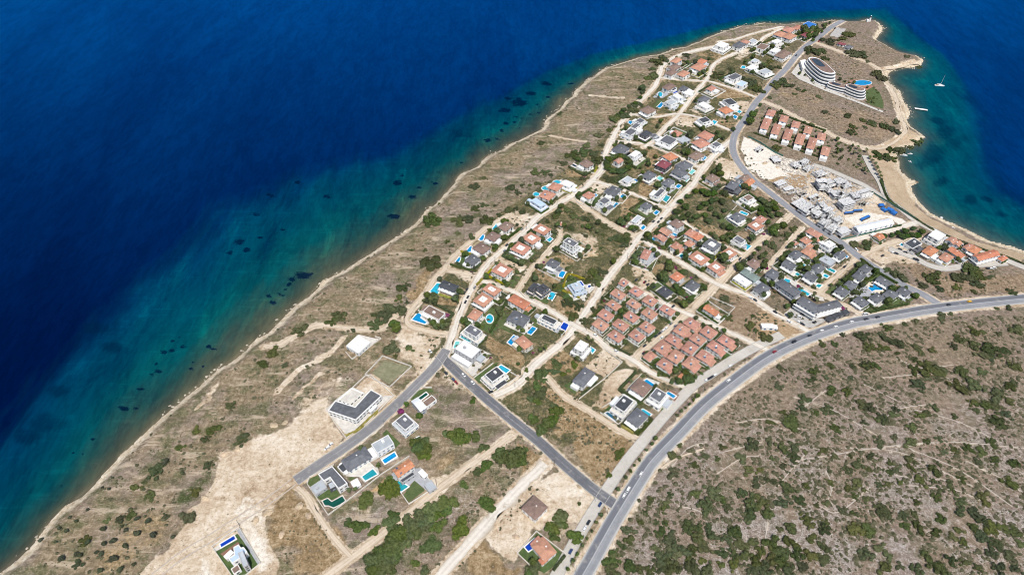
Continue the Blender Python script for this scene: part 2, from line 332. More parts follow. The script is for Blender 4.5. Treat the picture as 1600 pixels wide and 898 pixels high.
S(STRAW,'zl',[(90,700),(210,570),(330,680),(360,790),(480,760),(520,860),(300,930),(60,930)],.8,6)
S(BARE,'zl',[(1030,380),(1100,640),(960,650),(870,640),(900,480)],.45,6)
S(BARE,'zn',[(690,290),(830,270),(800,400),(740,470),(680,440)],.95,4)
S(STRAW,'zn',[(640,180),(760,90),(960,80),(760,260),(690,290)],.55,8)
S(STRAW,'zk',[(0,520),(140,430),(250,620),(400,740),(480,898),(0,898)],.75,8)
S(OCHRE,'zk',[(560,620),(900,380),(840,560),(700,560)],.7,5)
S(BARE,'zk',[(420,740),(700,600),(760,650),(500,820)],.45,6)
S(STRAW,'zb',[(800,320),(840,190),(1000,260),(1230,390),(1200,520),(1060,500),(900,400)],1,3)
S(BARE,'zb',[(0,200),(330,150),(280,310),(0,640)],.7,5)
S(BARE,'zb',[(270,560),(360,460),(560,620),(740,840),(560,800),(350,650)],.55,6)
S(BARE,'zb',[(870,790),(1120,600),(1240,480),(1300,480),(1060,690),(930,850)],.8,4)
S(STRAW,'zg',[(330,0),(480,0),(720,80),(640,110),(560,110),(400,60)],.8,4)
S(STRAW,'zg',[(600,170),(880,300),(780,480),(560,330)],.7,6)
S(STRAW,'z8',[(0,600),(130,440),(320,440),(400,540),(280,580),(220,600),(100,700),(300,760),(0,650)],.75,5)
S(BARE,'z8',[(200,200),(420,200),(640,280),(640,480),(480,560),(420,500),(480,400),(300,280)],.6,10)
S(OCHRE,'z8',[(420,320),(600,330),(650,460),(520,520),(440,480)],.7,8)
S(BARE,'z8',[(1000,600),(1180,640),(1240,740),(1220,820),(1080,780),(960,680)],.8,4)
S(STRAW,'z8',[(1150,640),(1290,480),(1350,510),(1300,600),(1230,680)],.8,4)
S(STRAW,'z9',[(640,130),(760,90),(900,110),(980,190),(1200,180),(1260,250),(1080,260),(960,330),(740,190)],.85,4)
S(STRAW,'z9',[(1340,280),(1560,330),(1596,480),(1500,520),(1420,460)],.5,6)
S(STRAW,'zh',[(1010,170),(1110,60),(1596,330),(1596,690),(1240,560),(1090,470),(1250,280)],.9,4)
S(OCHRE,'ze',[(0,540),(60,510),(520,790),(300,898),(0,898)],.75,4)
S(BARE,'z5',[(930,450),(1000,365),(1140,420),(1080,490),(1010,480)],.95,2)
S(STRAW,'z5',[(1390,480),(1480,360),(1596,400),(1530,540)],.75,3)
S(STRAW,'z5',[(1190,740),(1330,520),(1500,560),(1350,800),(1260,800)],.9,3)
S(STRAW,'z5',[(640,230),(960,280),(860,340),(620,300)],.8,6)
S(BARE,'z5',[(0,700),(160,640),(420,690),(240,820),(60,760)],.6,6)
S(STRAW,'z6',[(130,150),(300,20),(420,110),(330,200),(180,240)],.8,4)
S(STRAW,'z6',[(50,440),(190,340),(290,400),(230,540)],.85,3)
S(STRAW,'z6',[(640,430),(720,360),(830,440),(700,440)],.7,3)
S(BARE,'z6',[(840,180),(950,90),(1080,120),(1200,260),(1160,380),(1000,330),(920,230)],.8,4)
S(STRAW,'z6',[(560,640),(700,580),(780,500),(880,520),(720,700)],.4,6)
S(STRAW,'z6',[(640,810),(760,740),(900,800),(1120,840),(1100,898),(700,898)],.7,5)
S(STRAW,'z6',[(1290,460),(1440,440),(1470,520),(1360,580)],.8,4)
S(STRAW,'z3',[(780,760),(900,660),(1040,740),(960,860),(830,880)],.8,4)
S(STRAW,'z3',[(960,310),(1180,310),(1080,440),(900,450),(860,380)],.6,5)
S(BARE,'z3',[(1180,330),(1400,350),(1380,480),(1280,450),(1150,400)],.75,4)
S(BARE,'z3',[(1240,290),(1380,240),(1560,310),(1400,340)],.7,4)
S(STRAW,'z4',[(420,150),(480,30),(700,120),(830,150),(700,170),(600,150)],.95,4)
S(STRAW,'z4',[(380,350),(620,420),(580,480),(400,450)],.6,4)
S(BARE,'z4',[(590,190),(720,180),(740,260),(640,280),(580,250)],.7,3)
S(STRAW,'z1',[(560,440),(640,390),(900,400),(940,430),(780,510),(700,470)],.6,6)
S(STRAW,'z1',[(820,780),(900,760),(1160,860),(1000,898),(820,898)],.95,4)
S(BARE,'z1',[(920,380),(1160,370),(1180,440),(1040,520),(960,500),(1040,420)],.6,5)
S(STRAW,'z2',[(230,640),(340,500),(700,700),(1000,760),(1220,820),(1240,898),(700,898)],.5,10)
S(STRAW,'z2',[(480,340),(640,260),(1080,440),(1060,520),(760,480)],.45,10)
S(BARE,'z2',[(1080,430),(1180,400),(1300,390),(1370,350),(1420,400),(1350,420),(1130,450)],.9,4)
S(GREY,'z2',[(680,180),(735,115),(808,130),(750,195)],1,1)
S(GREY,'z3',[(930,150),(990,90),(1090,120),(1030,160)],.9,1)
S(CHALK,'z4',[(640,540),(740,560),(1000,720),(1100,898),(800,930),(700,898),(640,700)],.9,4)
S(CHALK,'zx',[(20,60),(150,90),(260,220),(340,330),(480,450),(260,480),(100,340)],1,3)
S(OCHRE,'zx',[(250,490),(480,400),(700,380),(900,520),(960,700),(1060,830),(900,830),(600,560)],.9,3)
S(CHALK,'zx',[(340,170),(520,260),(700,340),(640,420),(440,430),(300,260)],.6,4)
S(BARE,'zx',[(700,320),(1100,500),(1350,620),(1500,800),(1650,900),(1300,1010),(860,1000),(560,700)],.8,4)
S(CHALK,'za',[(780,60),(1000,0),(1280,40),(1480,110),(1360,150),(1250,80),(900,150)],.8,3)
S(SAND,'zv',[(300,280),(420,240),(640,120),(780,170),(780,200),(640,260),(540,300),(550,420),(740,575),(670,600),(720,720),(900,860),(1160,1000),(1600,1130),(1600,1230),(760,898),(480,720),(400,540),(340,330)],1,4)
S(STRAW,'zv',[(60,0),(560,20),(580,130),(400,230),(180,200),(0,130)],.55,8)
S(BARE,'zd',[(200,400),(420,290),(560,310),(640,400),(740,480),(420,460),(330,500)],.7,4)
S(STRAW,'zd',[(440,480),(560,400),(640,440),(700,470),(860,540),(960,560),(1100,640),(1450,520),(1596,560),(1600,720),(900,780),(600,600)],.75,6)
S(GREY,'ze',[(300,610),(400,520),(640,640),(760,660),(600,740),(540,740)],1,1.5)
S(CHALK,'ze',[(290,600),(390,520),(650,660),(540,745)],.7,1.5)
S(GREY,'zd',[(400,370),(480,320),(560,380),(700,450),(640,450),(520,400)],.4,3)
S(ROCK,'zz',[(900,930),(1000,820),(1150,800),(1250,760),(1400,745),(1520,730),(1650,760),(1700,960)],.85,30)
S(ROCK,'zz',[(950,760),(1120,650),(1350,640),(1650,600),(1650,800),(1000,800)],.6,30)
S(STRAW,'zz',[(1200,575),(1330,520),(1500,490),(1620,480),(1620,560),(1400,600),(1200,650)],.38,25)
S(GREEN,'zz',[(940,920),(1010,820),(1150,770),(1300,740),(1620,780),(1650,940)],.2,25)
S(GREEN,'zt',[(1100,330),(1300,200),(1350,230),(1290,350),(1180,500),(1080,440)],.55,8)
S(STRAW,'zt',[(560,760),(800,580),(960,480),(1090,560),(1090,650),(820,860),(520,960)],.5,8)
S(STRAW,'zt',[(0,898),(200,720),(420,560),(720,270),(800,330),(560,560),(330,800),(240,940)],.35,10)
S(GREEN,'zr',[(930,340),(1000,330),(1010,400),(960,405)],.4,5)
S(BARE,'zz',[(1385,112),(1400,140),(1415,170),(1412,190),(1405,190),(1398,160),(1382,125)],.6,4)
S(BARE,'zo',[(-300,898),(110,790),(480,300),(540,240),(700,80),(560,230),(420,420),(330,560),(150,880),(100,960)],.5,5)
S(CHALK,'zc',[(-60,330),(140,400),(330,760),(360,950),(-200,950)],.55,9)
S(CHALK,'zk',[(-400,590),(-250,520),(-150,700),(-160,900),(-420,900),(-480,700)],.5,6)
S(CHALK,'z'+'c',[(700,-160),(900,-60),(1180,120),(1300,420),(1250,760),(1050,900),(1000,640),(700,100)],.7,9)
S(STRAW,'zk',[(-260,560),(60,560),(300,898),(-200,898),(-100,700)],.9,7)
S(STRAW,'zn',[(0,520),(180,620),(180,760),(40,898),(-160,898),(-200,700)],.7,6)
S(BARE,'zn',[(120,520),(300,640),(360,520),(250,420)],.4,6)
S(STRAW,'zg',[(560,880),(640,740),(760,860),(700,960)],.8,4)
S(STRAW,'zn',[(1210,60),(1380,170),(1330,230),(1180,330),(1250,190)],.8,4)
S(STRAW,'zo',[(-30,90),(120,-20),(360,80),(330,160),(180,330),(60,260)],.95,3)
S(ROCK,'zn',[(780,440),(960,330),(1000,420),(860,560),(780,540)],.8,8)
S(ROCK,'zn',[(330,420),(440,480),(380,600),(280,560)],.5,8)
S(GREEN,'zz',[(640,600),(700,560),(760,610),(690,660)],.35,10)
S(BARE,'zz',[(418,622),(440,612),(548,526),(540,522),(430,605)],.8,2.5)
S(BARE,'zz',[(450,630),(462,625),(508,588),(502,584)],.8,2.5)
S(BARE,'zz',[(300,640),(330,615),(352,596),(345,594),(318,612)],.6,2.5)
def vnoise(P, sc, seed):
    r = np.random.default_rng(seed).normal(size=(256, 256)); q = P / sc + 1000; i = np.floor(q).astype(int); f = q - i; f = f * f * (3 - 2 * f); a, b_ = i[:, 0] % 256, i[:, 1] % 256; a1, b1 = (a + 1) % 256, (b_ + 1) % 256
    return (r[a, b_] * (1 - f[:, 0]) + r[a1, b_] * f[:, 0]) * (1 - f[:, 1]) + (r[a, b1] * (1 - f[:, 0]) + r[a1, b1] * f[:, 0]) * f[:, 1]
def land_fun(P):
    W_ = P + np.column_stack([vnoise(P, 26, 1) * 3.4 + vnoise(P, 7, 2) * 1.5, vnoise(P, 26, 3) * 3.4 + vnoise(P, 7, 4) * 1.5])
    sd = coast_sd(P); z = land_z_sd(P, sd); n = len(P); M = np.zeros((n, 8))
    for ch, st, fe, poly in SOIL:
        lo, hi = poly.min(0) - 2 * fe, poly.max(0) + 2 * fe
        m = np.nonzero((P[:, 0] > lo[0]) & (P[:, 0] < hi[0]) & (P[:, 1] > lo[1]) & (P[:, 1] < hi[1]))[0]
        if len(m): M[m, ch] = np.maximum(M[m, ch], st * sstep(-fe, fe, signed((P if fe < 2.5 else W_)[m], poly)))
    px = PX(P)
    town = sstep(0, 25, signed(P, G(*np.array([(640,470),(760,330),(900,240),(1020,120),(1090,75),(1250,40),(1290,50),(1230,110),(1160,190),(1160,250),(1320,380),(1460,470),(1250,520),(1110,590),(990,690),(880,720),(700,620),(640,560)], float).T)))
    shore = np.where(sd < 40, sd, 40) / 40
    for nm, ln, wd_, st in ROADS_SOIL:
        lo, hi = ln.min(0) - 30, ln.max(0) + 30
        m = np.nonzero((P[:, 0] > lo[0]) & (P[:, 0] < hi[0]) & (P[:, 1] > lo[1]) & (P[:, 1] < hi[1]))[0]
        if len(m): M[m, BARE] = np.maximum(M[m, BARE], st * (1 - sstep(wd_ * .45, wd_ * .9 + 2.5, line_dist(P[m], ln))))
    zz = z
    return zz, {'soil_a': M[:, :4], 'soil_b': M[:, 4:], 'place': np.column_stack([town, shore, sstep(1000, 1120, px[:, 0] + .35 * (px[:, 1] - 600)), np.ones(n)])}, sd > -14

# ---------------------------------------------------------------- roads
ROADS = []
def R(name, k, pts, wd, m): ROADS.append((name, G(*C(k, pts).T), wd * (.87 if name == 'dirt_road' else 1), m))
R('main_road','zz',[(820,1060),(870,960),(912,897),(960,812),(1004,741),(1021,717),(1062,674),(1098,636),(1139,602),(1200,558),(1260,529),(1325,507),(1375,497),(1450,484),(1513,476),(1600,467),(1720,456),(1900,442)],12.5,'main')
R('street','zz',[(690,556),(706,573),(740,605),(790,648),(840,688),(885,729),(928,765),(962,789)],8.6,'tar')
R('street','zz',[(698,546),(680,572),(655,598),(620,632),(580,668),(540,698),(500,725),(462,751)],8.6,'tar2')
R('street','zz',[(1322,30),(1300,42),(1280,58),(1260,72),(1244,88),(1228,108),(1210,126),(1194,146),(1180,162),(1166,184),(1155,199),(1147,214),(1145,232),(1150,248),(1162,265),(1176,280),(1195,295),(1219,314),(1245,334),(1268,351),(1296,368),(1317,381),(1343,402),(1380,426),(1413,446),(1440,459),(1466,475)],8.4,'grey')
R('service_lane','zz',[(845,940),(872,895),(905,835),(940,778),(975,726),(1000,695),(1045,642),(1085,601),(1108,586),(1145,562),(1185,540),(1222,523)],8.0,'pave')
P1 = 'pale'; P2 = 'dirt'
R('dirt_road','zz',[(698,552),(712,510),(722,480),(735,455),(760,415),(790,387),(820,361),(840,339),(870,320),(900,302),(924,284),(941,264),(944,247),(955,220),(970,193),(985,175),(1005,154),(1024,134),(1032,113),(1036,103),(1050,92),(1065,85),(1084,80),(1117,73)],8.0,P1)
R('dirt_road','zz',[(772,618),(804,603),(828,579),(842,564),(879,535),(897,513),(915,487),(937,454),(954,429),(980,397),(999,371),(1016,357),(1040,333),(1052,319),(1082,289),(1093,271),(1108,251),(1126,233),(1143,219)],8.0,P1)
R('dirt_road','zz',[(743,430),(720,426),(695,420),(713,398),(733,380),(755,360),(782,343),(798,336)],5.5,P2)
R('dirt_road','zz',[(695,420),(680,434),(665,459),(648,478),(634,497),(643,510),(672,518),(694,522),(706,520)],6.0,P2)
R('dirt_road','zz',[(750,438),(778,446),(807,458),(852,481),(894,506),(930,526),(953,546),(987,561),(1014,580),(1049,597),(1082,607)],6.0,P1)
R('dirt_road','zz',[(807,456),(830,420),(840,411),(859,391),(875,372),(874,357)],5.0,P2)
R('dirt_road','zz',[(1000,368),(990,368),(960,354),(936,339),(920,328),(905,316),(890,309)],6.5,P2)
R('dirt_road','zz',[(926,284),(930,284),(960,292),(987,302),(1012,313),(1037,324),(1050,322)],5.0,P1)
R('dirt_road','zz',[(955,220),(976,222),(1015,226),(1042,237),(1068,249),(1094,262)],6.0,P1)
R('dirt_road','zz',[(1006,230),(1020,221),(1038,201),(1057,183),(1065,174),(1081,152),(1098,131),(1108,118),(1114,103),(1125,94),(1150,83),(1162,80)],6.0,P1)
R('dirt_road','zz',[(1032,122),(1065,125),(1105,127),(1128,133),(1150,140),(1183,153)],5.0,P1)
R('dirt_road','zz',[(985,178),(1024,183),(1057,178),(1090,183),(1120,195),(1150,207)],5.0,P1)
R('dirt_road','zz',[(1192,158),(1218,169),(1256,189),(1289,204),(1303,213),(1325,222),(1350,230),(1375,229)],7.0,P2)
R('coast_road','zz',[(1350,231),(1375,229),(1401,216),(1415,204),(1411,192),(1404,172),(1398,150),(1384,124),(1376,110),(1360,100),(1330,88),(1300,76),(1266,64)],6.5,P2)
R('dirt_road','zz',[(1376,109),(1396,103),(1422,98),(1436,96)],7.0,P2)
R('dirt_road','zz',[(1003,372),(1020,385),(1064,410),(1115,441),(1168,461),(1200,482),(1218,493),(1262,517),(1275,525)],6.5,P1)
R('dirt_road','zz',[(1238,333),(1222,348),(1203,364),(1160,401),(1127,438),(1115,449),(1088,476),(1073,490),(1043,518),(1005,548),(987,566)],7.0,P2)
R('dirt_road','zz',[(1052,330),(1075,352),(1094,363),(1130,383),(1160,397)],4.0,P1)
R('dirt_road','zz',[(975,438),(991,450),(1028,469),(1071,489),(1110,506),(1155,526),(1200,547)],5.5,P1)
R('dirt_road','zz',[(1253,355),(1230,384),(1204,413),(1198,424)],5.0,P2)
R('dirt_road','zz',[(1201,416),(1222,431),(1248,445),(1279,457),(1308,472),(1345,489)],5.0,P2)
R('dirt_road','zz',[(1279,456),(1308,430),(1340,402)],6.0,P2)
R('dirt_road','zz',[(1344,400),(1373,386),(1410,375),(1440,372)],7.0,P2)
R('concrete_lane','zz',[(1316,380),(1350,371),(1395,359),(1433,347)],7.0,P1)
R('promenade','zz',[(1351,243),(1363,267),(1375,285),(1386,311),(1400,321),(1412,330),(1434,347),(1478,369),(1505,381),(1566,404),(1600,418),(1700,455)],7.0,'pave')
R('concrete_lane','zz',[(1388,315),(1352,291),(1325,279),(1295,266),(1270,258)],7.0,'pave')
R('concrete_lane','zz',[(1389,389),(1426,402),(1452,415),(1478,420),(1514,415),(1573,411)],7.0,'pave')
R('dirt_road','zz',[(800,679),(750,716),(688,761),(625,813),(562,861),(515,896),(470,930)],6.5,P2)
R('dirt_road','zz',[(852,724),(801,773),(738,843),(690,896),(655,940)],10.0,P1)
R('footpath','zz',[(855,590),(882,619),(919,640),(954,663),(984,680),(1000,690)],4.5,P2)
R('footpath','zz',[(613,500),(596,514),(565,515),(525,510),(493,508),(463,523),(438,538),(412,541)],4.5,P2)
R('footpath','zz',[(640,480),(625,487),(610,502)],4.0,P2)
R('dirt_road','zz',[(1146,63),(1173,54),(1195,48),(1222,42)],5.0,P1)
R('dirt_road','zz',[(1186,66),(1195,58),(1222,45)],6.0,P1)
R('dirt_road','zz',[(465,760),(480,775),(500,810),(520,838),(548,870)],4.0,P2)
R('footpath','zz',[(922,149),(950,152),(975,153)],2.5,P2)
R('footpath','zz',[(860,212),(890,218),(918,222)],2.5,P2)
R('footpath','zz',[(1146,62),(1120,66)],4,P1)
for a in [[(463,756),(430,781),(385,811),(335,843),(280,877),(215,930)],[(455,748),(424,772),(380,801),(330,833),(275,867),(210,920)]]: R('wheel_track','zz',a,.9,'trace')
R('footpath','zz',[(1000,758),(1050,720),(1100,700)],1.5,P2)
for a in [[(1130,706),(1190,690)],[(1240,720),(1290,712),(1380,698),(1480,690),(1600,700)],[(1480,750),(1400,742),(1360,720)],[(1530,780),(1490,765),(1420,758)],[(1280,790),(1310,800),(1360,760)],[(1165,830),(1168,850)],[(1200,815),(1195,845)],[(1250,640),(1290,610)],[(1350,600),(1400,625)],[(1045,735),(1075,700),(1105,690)],[(1120,740),(1160,715),(1185,712)],[(1215,760),(1235,735),(1262,705)],[(1290,735),(1300,760),(1290,790)],[(1320,700),(1400,705),(1470,735),(1520,760)],[(1420,700),(1500,735),(1580,790)],[(1510,720),(1560,745),(1600,770)],[(1150,660),(1200,655),(1250,670)],[(1380,590),(1460,585),(1520,610)],[(1430,640),(1500,660),(1560,690)],[(1240,620),(1300,640),(1370,680)],[(1060,790),(1095,800),(1110,830)],[(1400,560),(1440,575),(1490,570)],[(1380,660),(1400,640),(1460,630)]]:
    R('footpath','zz',a,.8,'trace')
# soft verges of trodden earth beside each road
ROADS_SOIL = [(r[0], r[1], r[2], .0 if r[3] in ('pave',) else (.45 if r[2] < 2 else .75)) for r in ROADS]
m, t, b = nt('soil'); q = NB(t)
sa = q.attr('soil_a'); sb = q.attr('soil_b'); pl = q.attr('place')
A = q.n('ShaderNodeSeparateColor'); q.put(A.inputs[0], sa.outputs['Color']); B_ = q.n('ShaderNodeSeparateColor'); q.put(B_.inputs[0], sb.outputs['Color'])
P_ = q.n('ShaderNodeSeparateColor'); q.put(P_.inputs[0], pl.outputs['Color'])
n0 = q.noise(.012, 5, .6); n1 = q.noise(.06, 7, .68); n2 = q.noise(.28, 6, .7); n3 = q.noise(.95, 3, .7)
mapn = q.n('ShaderNodeMapping'); q.put(mapn.inputs['Vector'], q.pos()); mapn.inputs['Rotation'].default_value = (0, 0, -.92); mapn.inputs['Scale'].default_value = (.22, 1, 1)
ns = q.noise(.11, 6, .7, mapn.outputs[0], .5)
scrub = q.ramp(n2, [(.24, (.070, .062, .036)), (.40, (.170, .128, .078)), (.52, (.245, .187, .120)), (.62, (.355, .278, .19)), (.78, (.52, .43, .33))])
purple = q.ramp(n2, [(.25, (.095, .076, .060)), (.5, (.232, .182, .145)), (.75, (.44, .36, .295))])
c = q.mix(q.rng(n0, .44, .58), scrub, purple)
olive = q.ramp(n2, [(.25, (.045, .055, .022)), (.5, (.118, .118, .058)), (.78, (.25, .215, .125))])
c = q.mix(q.mth('MULTIPLY', q.rng(n1, .46, .60), .85), c, olive)
# slope bedding lines and pale ledges towards the sea
lk = q.mth('MULTIPLY', q.mth('SUBTRACT', 1.0, P_.outputs[0]), q.mth('SUBTRACT', 1.0, P_.outputs[2]))
led = q.mth('MULTIPLY', q.rng(ns, .53, .66), lk)
c = q.mix(q.mth('MULTIPLY', led, .75), c, (.50, .405, .30)); c = q.mix(q.mth('MULTIPLY', q.mth('MULTIPLY', q.rng(ns, .46, .36), lk), .6), c, (.10, .088, .052))
def over(c, chan, col, soft, k=1.0):
    f = q.rng(q.mth('ADD', chan, q.mth('MULTIPLY', q.mth('SUBTRACT', q.mth('ADD', q.mth('MULTIPLY', n1, .55), q.mth('MULTIPLY', n2, .45)), .5), soft)), .36, .64)
    f = q.mth('MULTIPLY', f, q.rng(chan, .02, .12, 0, k)); return q.mix(f, c, col)
town = q.ramp(q.mth('ADD', q.mth('MULTIPLY', n1, .6), q.mth('MULTIPLY', n2, .4)), [(.38, (.026, .040, .012)), (.47, (.062, .072, .025)), (.525, (.135, .115, .055)), (.585, (.28, .21, .125)), (.70, (.50, .41, .295))])
c = over(c, P_.outputs[0], town, .5, .85)
straw = q.ramp(q.mth('ADD', q.mth('MULTIPLY', n2, .6), q.mth('MULTIPLY', n1, .4)), [(.34, (.085, .070, .035)), (.45, (.20, .135, .068)), (.53, (.315, .225, .125)), (.66, (.52, .415, .28))])
c = over(c, A.outputs[1], straw, 1.5)
ochre = q.ramp(n2, [(.3, (.36, .22, .11)), (.5, (.50, .34, .165)), (.7, (.62, .47, .28))])
c = over(c, B_.outputs[2], ochre, .8)
green = q.ramp(n2, [(.3, (.022, .034, .011)), (.55, (.060, .078, .026)), (.75, (.13, .13, .06))])
c = over(c, A.outputs[2], green, 1.7)
rock = q.ramp(q.mth('ADD', q.mth('MULTIPLY', n3, .6), q.mth('MULTIPLY', n2, .4)), [(.38, (.13, .105, .085)), (.5, (.30, .262, .235)), (.62, (.52, .485, .46)), (.72, (.66, .63, .60))])
c = q.mix(q.mth('MULTIPLY', P_.outputs[2], .5), c, q.mix(1.0, purple, (.93, .88, .87), 'MULTIPLY')); rk = q.mth('MULTIPLY', sa.outputs['Alpha'], q.rng(q.mth('ADD', q.mth('MULTIPLY', q.noise(.025, 6, .7), .6), q.mth('MULTIPLY', n2, .4)), .44, .60)); c = q.mix(rk, c, rock)
bare = q.ramp(q.mth('ADD', q.mth('MULTIPLY', q.noise(.022, 8, .72), .6), q.mth('MULTIPLY', n2, .4)), [(.37, (.27, .19, .115)), (.455, (.46, .35, .24)), (.535, (.62, .52, .40)), (.64, (.76, .70, .61))])
c = over(c, A.outputs[0], bare, 1.5)
chalk = q.ramp(n2, [(.3, (.52, .44, .34)), (.45, (.70, .64, .55)), (.7, (.80, .77, .70))])
stw = q.mth('MULTIPLY', q.mth('MULTIPLY', A.outputs[0], q.rng(q.noise(.045, 7, .75), .55, .66)), .65); c = q.mix(stw, c, straw)
c = over(c, B_.outputs[0], chalk, .8)
sand = q.ramp(q.mth('ADD', q.mth('MULTIPLY', n1, .6), q.mth('MULTIPLY', n2, .4)), [(.3, (.31, .225, .14)), (.5, (.44, .335, .225)), (.7, (.54, .43, .31))])
c = over(c, B_.outputs[1], sand, .45)
grey = q.ramp(n2, [(.3, (.34, .33, .32)), (.7, (.52, .50, .47))])
c = over(c, sb.outputs['Alpha'], grey, .1)
# pale wave-cut rock and shingle at the waterline
edge = q.mth('MULTIPLY', q.rng(q.mth('ADD', P_.outputs[1], q.mth('MULTIPLY', q.mth('SUBTRACT', n1, .5), .45)), .22, .10), q.rng(n0, .28, .5, .35, 1.0))
c = q.mix(edge, c, q.ramp(n2, [(.3, (.34, .26, .17)), (.5, (.58, .48, .345)), (.7, (.76, .69, .57))]))
# gravel, stones and tussocks
c = q.mix(q.mth('MULTIPLY', q.rng(n3, .57, .68), .55), c, (.56, .475, .385)); c = q.mix(q.mth('MULTIPLY', q.rng(n3, .44, .33), .62), c, (.072, .062, .038))
q.put(b.inputs['Base Color'], c); b.inputs['Roughness'].default_value = .95; b.inputs['Specular IOR Level'].default_value = .1
q.put(b.inputs['Normal'], q.bump(q.mth('ADD', q.mth('MULTIPLY', n2, 1.0), q.mth('MULTIPLY', n3, .35)), .55, 1.6)); SOIL_MAT = m
me = grid_mesh('ground', np.arange(-330, 1900, 2.0), np.concatenate([np.arange(14, 930, 2.0), np.arange(930, 1220, 6)]), land_fun); me.materials.append(SOIL_MAT)
tag(link('ground', me), kind='structure')

def roadmat(name, kind):
    m, t, b = nt(name); q = NB(t); uv = q.n('ShaderNodeUVMap'); s = q.n('ShaderNodeSeparateXYZ'); q.put(s.inputs[0], uv.outputs[0])
    x = s.outputs[0]; n1 = q.noise(.05, 6, .65); n2 = q.noise(.4, 5, .7); n3_ = q.noise(.13, 6, .75); band = lambda c, w: q.rng(q.mth('ABSOLUTE', q.mth('SUBTRACT', x, c)), w * 1.3, w * .7)
    if kind == 'main':
        c = q.ramp(q.mth('ADD', q.mth('MULTIPLY', n1, .5), q.mth('MULTIPLY', n2, .5)), [(.3, (.215, .22, .235)), (.7, (.315, .32, .335))])
        c = q.mix(q.mth('MULTIPLY', band(.28, .16), .85), c, (.125, .13, .148)); c = q.mix(q.mth('MULTIPLY', band(.73, .09), .35), c, (.19, .195, .21))
        c = q.mix(q.mth('MULTIPLY', band(.47, .022), .6), c, (.46, .46, .47)); c = q.mix(q.mth('MULTIPLY', band(.03, .03), .8), c, (.48, .46, .42)); c = q.mix(q.mth('MULTIPLY', band(.95, .06), .8), c, (.47, .45, .41))
    elif kind in ('tar', 'tar2', 'grey'):
        a, z = {'tar': ((.10, .102, .115), (.185, .187, .20)), 'tar2': ((.165, .165, .172), (.255, .25, .252)), 'grey': ((.20, .205, .225), (.30, .305, .325))}[kind]
        c = q.ramp(q.mth('ADD', q.mth('MULTIPLY', n1, .6), q.mth('MULTIPLY', n2, .4)), [(.3, a), (.7, z)])
        c = q.mix(q.mth('MULTIPLY', band(.3, .07), .3), c, a); c = q.mix(q.mth('MULTIPLY', band(.7, .07), .3), c, a); c = q.mix(q.mth('MULTIPLY', band(.5, .012), q.rng(n1, .45, .6, 0, .7)), c, (.5, .5, .5))
        c = q.mix(q.mth('MULTIPLY', band(0, .05), .5), c, (.42, .38, .32)); c = q.mix(q.mth('MULTIPLY', band(1, .05), .5), c, (.42, .38, .32))
    elif kind == 'pave':
        c = q.ramp(q.mth('ADD', q.mth('MULTIPLY', n1, .6), q.mth('MULTIPLY', n2, .4)), [(.3, (.40, .37, .325)), (.7, (.55, .52, .47))])
    else:
        a, z = ((.46, .41, .345), (.71, .66, .585)) if kind == 'pale' else ((.36, .31, .265), (.50, .45, .40)) if kind == 'trace' else ((.40, .32, .235), (.64, .54, .42))
        c = q.ramp(q.mth('ADD', q.mth('MULTIPLY', n1, .6), q.mth('MULTIPLY', n2, .4)), [(.28, a), (.72, z)])
        c = q.mix(q.mth('MULTIPLY', band(.32, .10), .3), c, tuple(v * 1.12 for v in z)); c = q.mix(q.mth('MULTIPLY', band(.68, .10), .3), c, tuple(v * 1.12 for v in z))
        c = q.mix(q.mth('MULTIPLY', q.rng(q.mth('ADD', q.mth('ABSOLUTE', q.mth('SUBTRACT', x, .5)), q.mth('MULTIPLY', n2, .25)), .47, .60), .6), c, (.33, .25, .16))
    if kind not in ('main', 'tar', 'tar2', 'grey', 'pave'): c = q.mix(q.mth('MULTIPLY', q.rng(n3_, .56, .68), .55), c, (.30, .235, .155)); c = q.mix(q.mth('MULTIPLY', q.rng(n2, .42, .30), .4), c, (.34, .27, .19))
    else: c = q.mix(q.mth('MULTIPLY', q.rng(n3_, .54, .66), .35), c, (.42, .39, .345) if kind != 'pave' else (.30, .27, .22))
    q.put(b.inputs['Base Color'], c); b.inputs['Roughness'].default_value = .9; b.inputs['Specular IOR Level'].default_value = .2
    return m
RM = {k: roadmat('road_' + k, k) for k in ('main', 'tar', 'tar2', 'grey', 'pave', 'pale', 'dirt', 'trace')}
ROAD_TEST = []
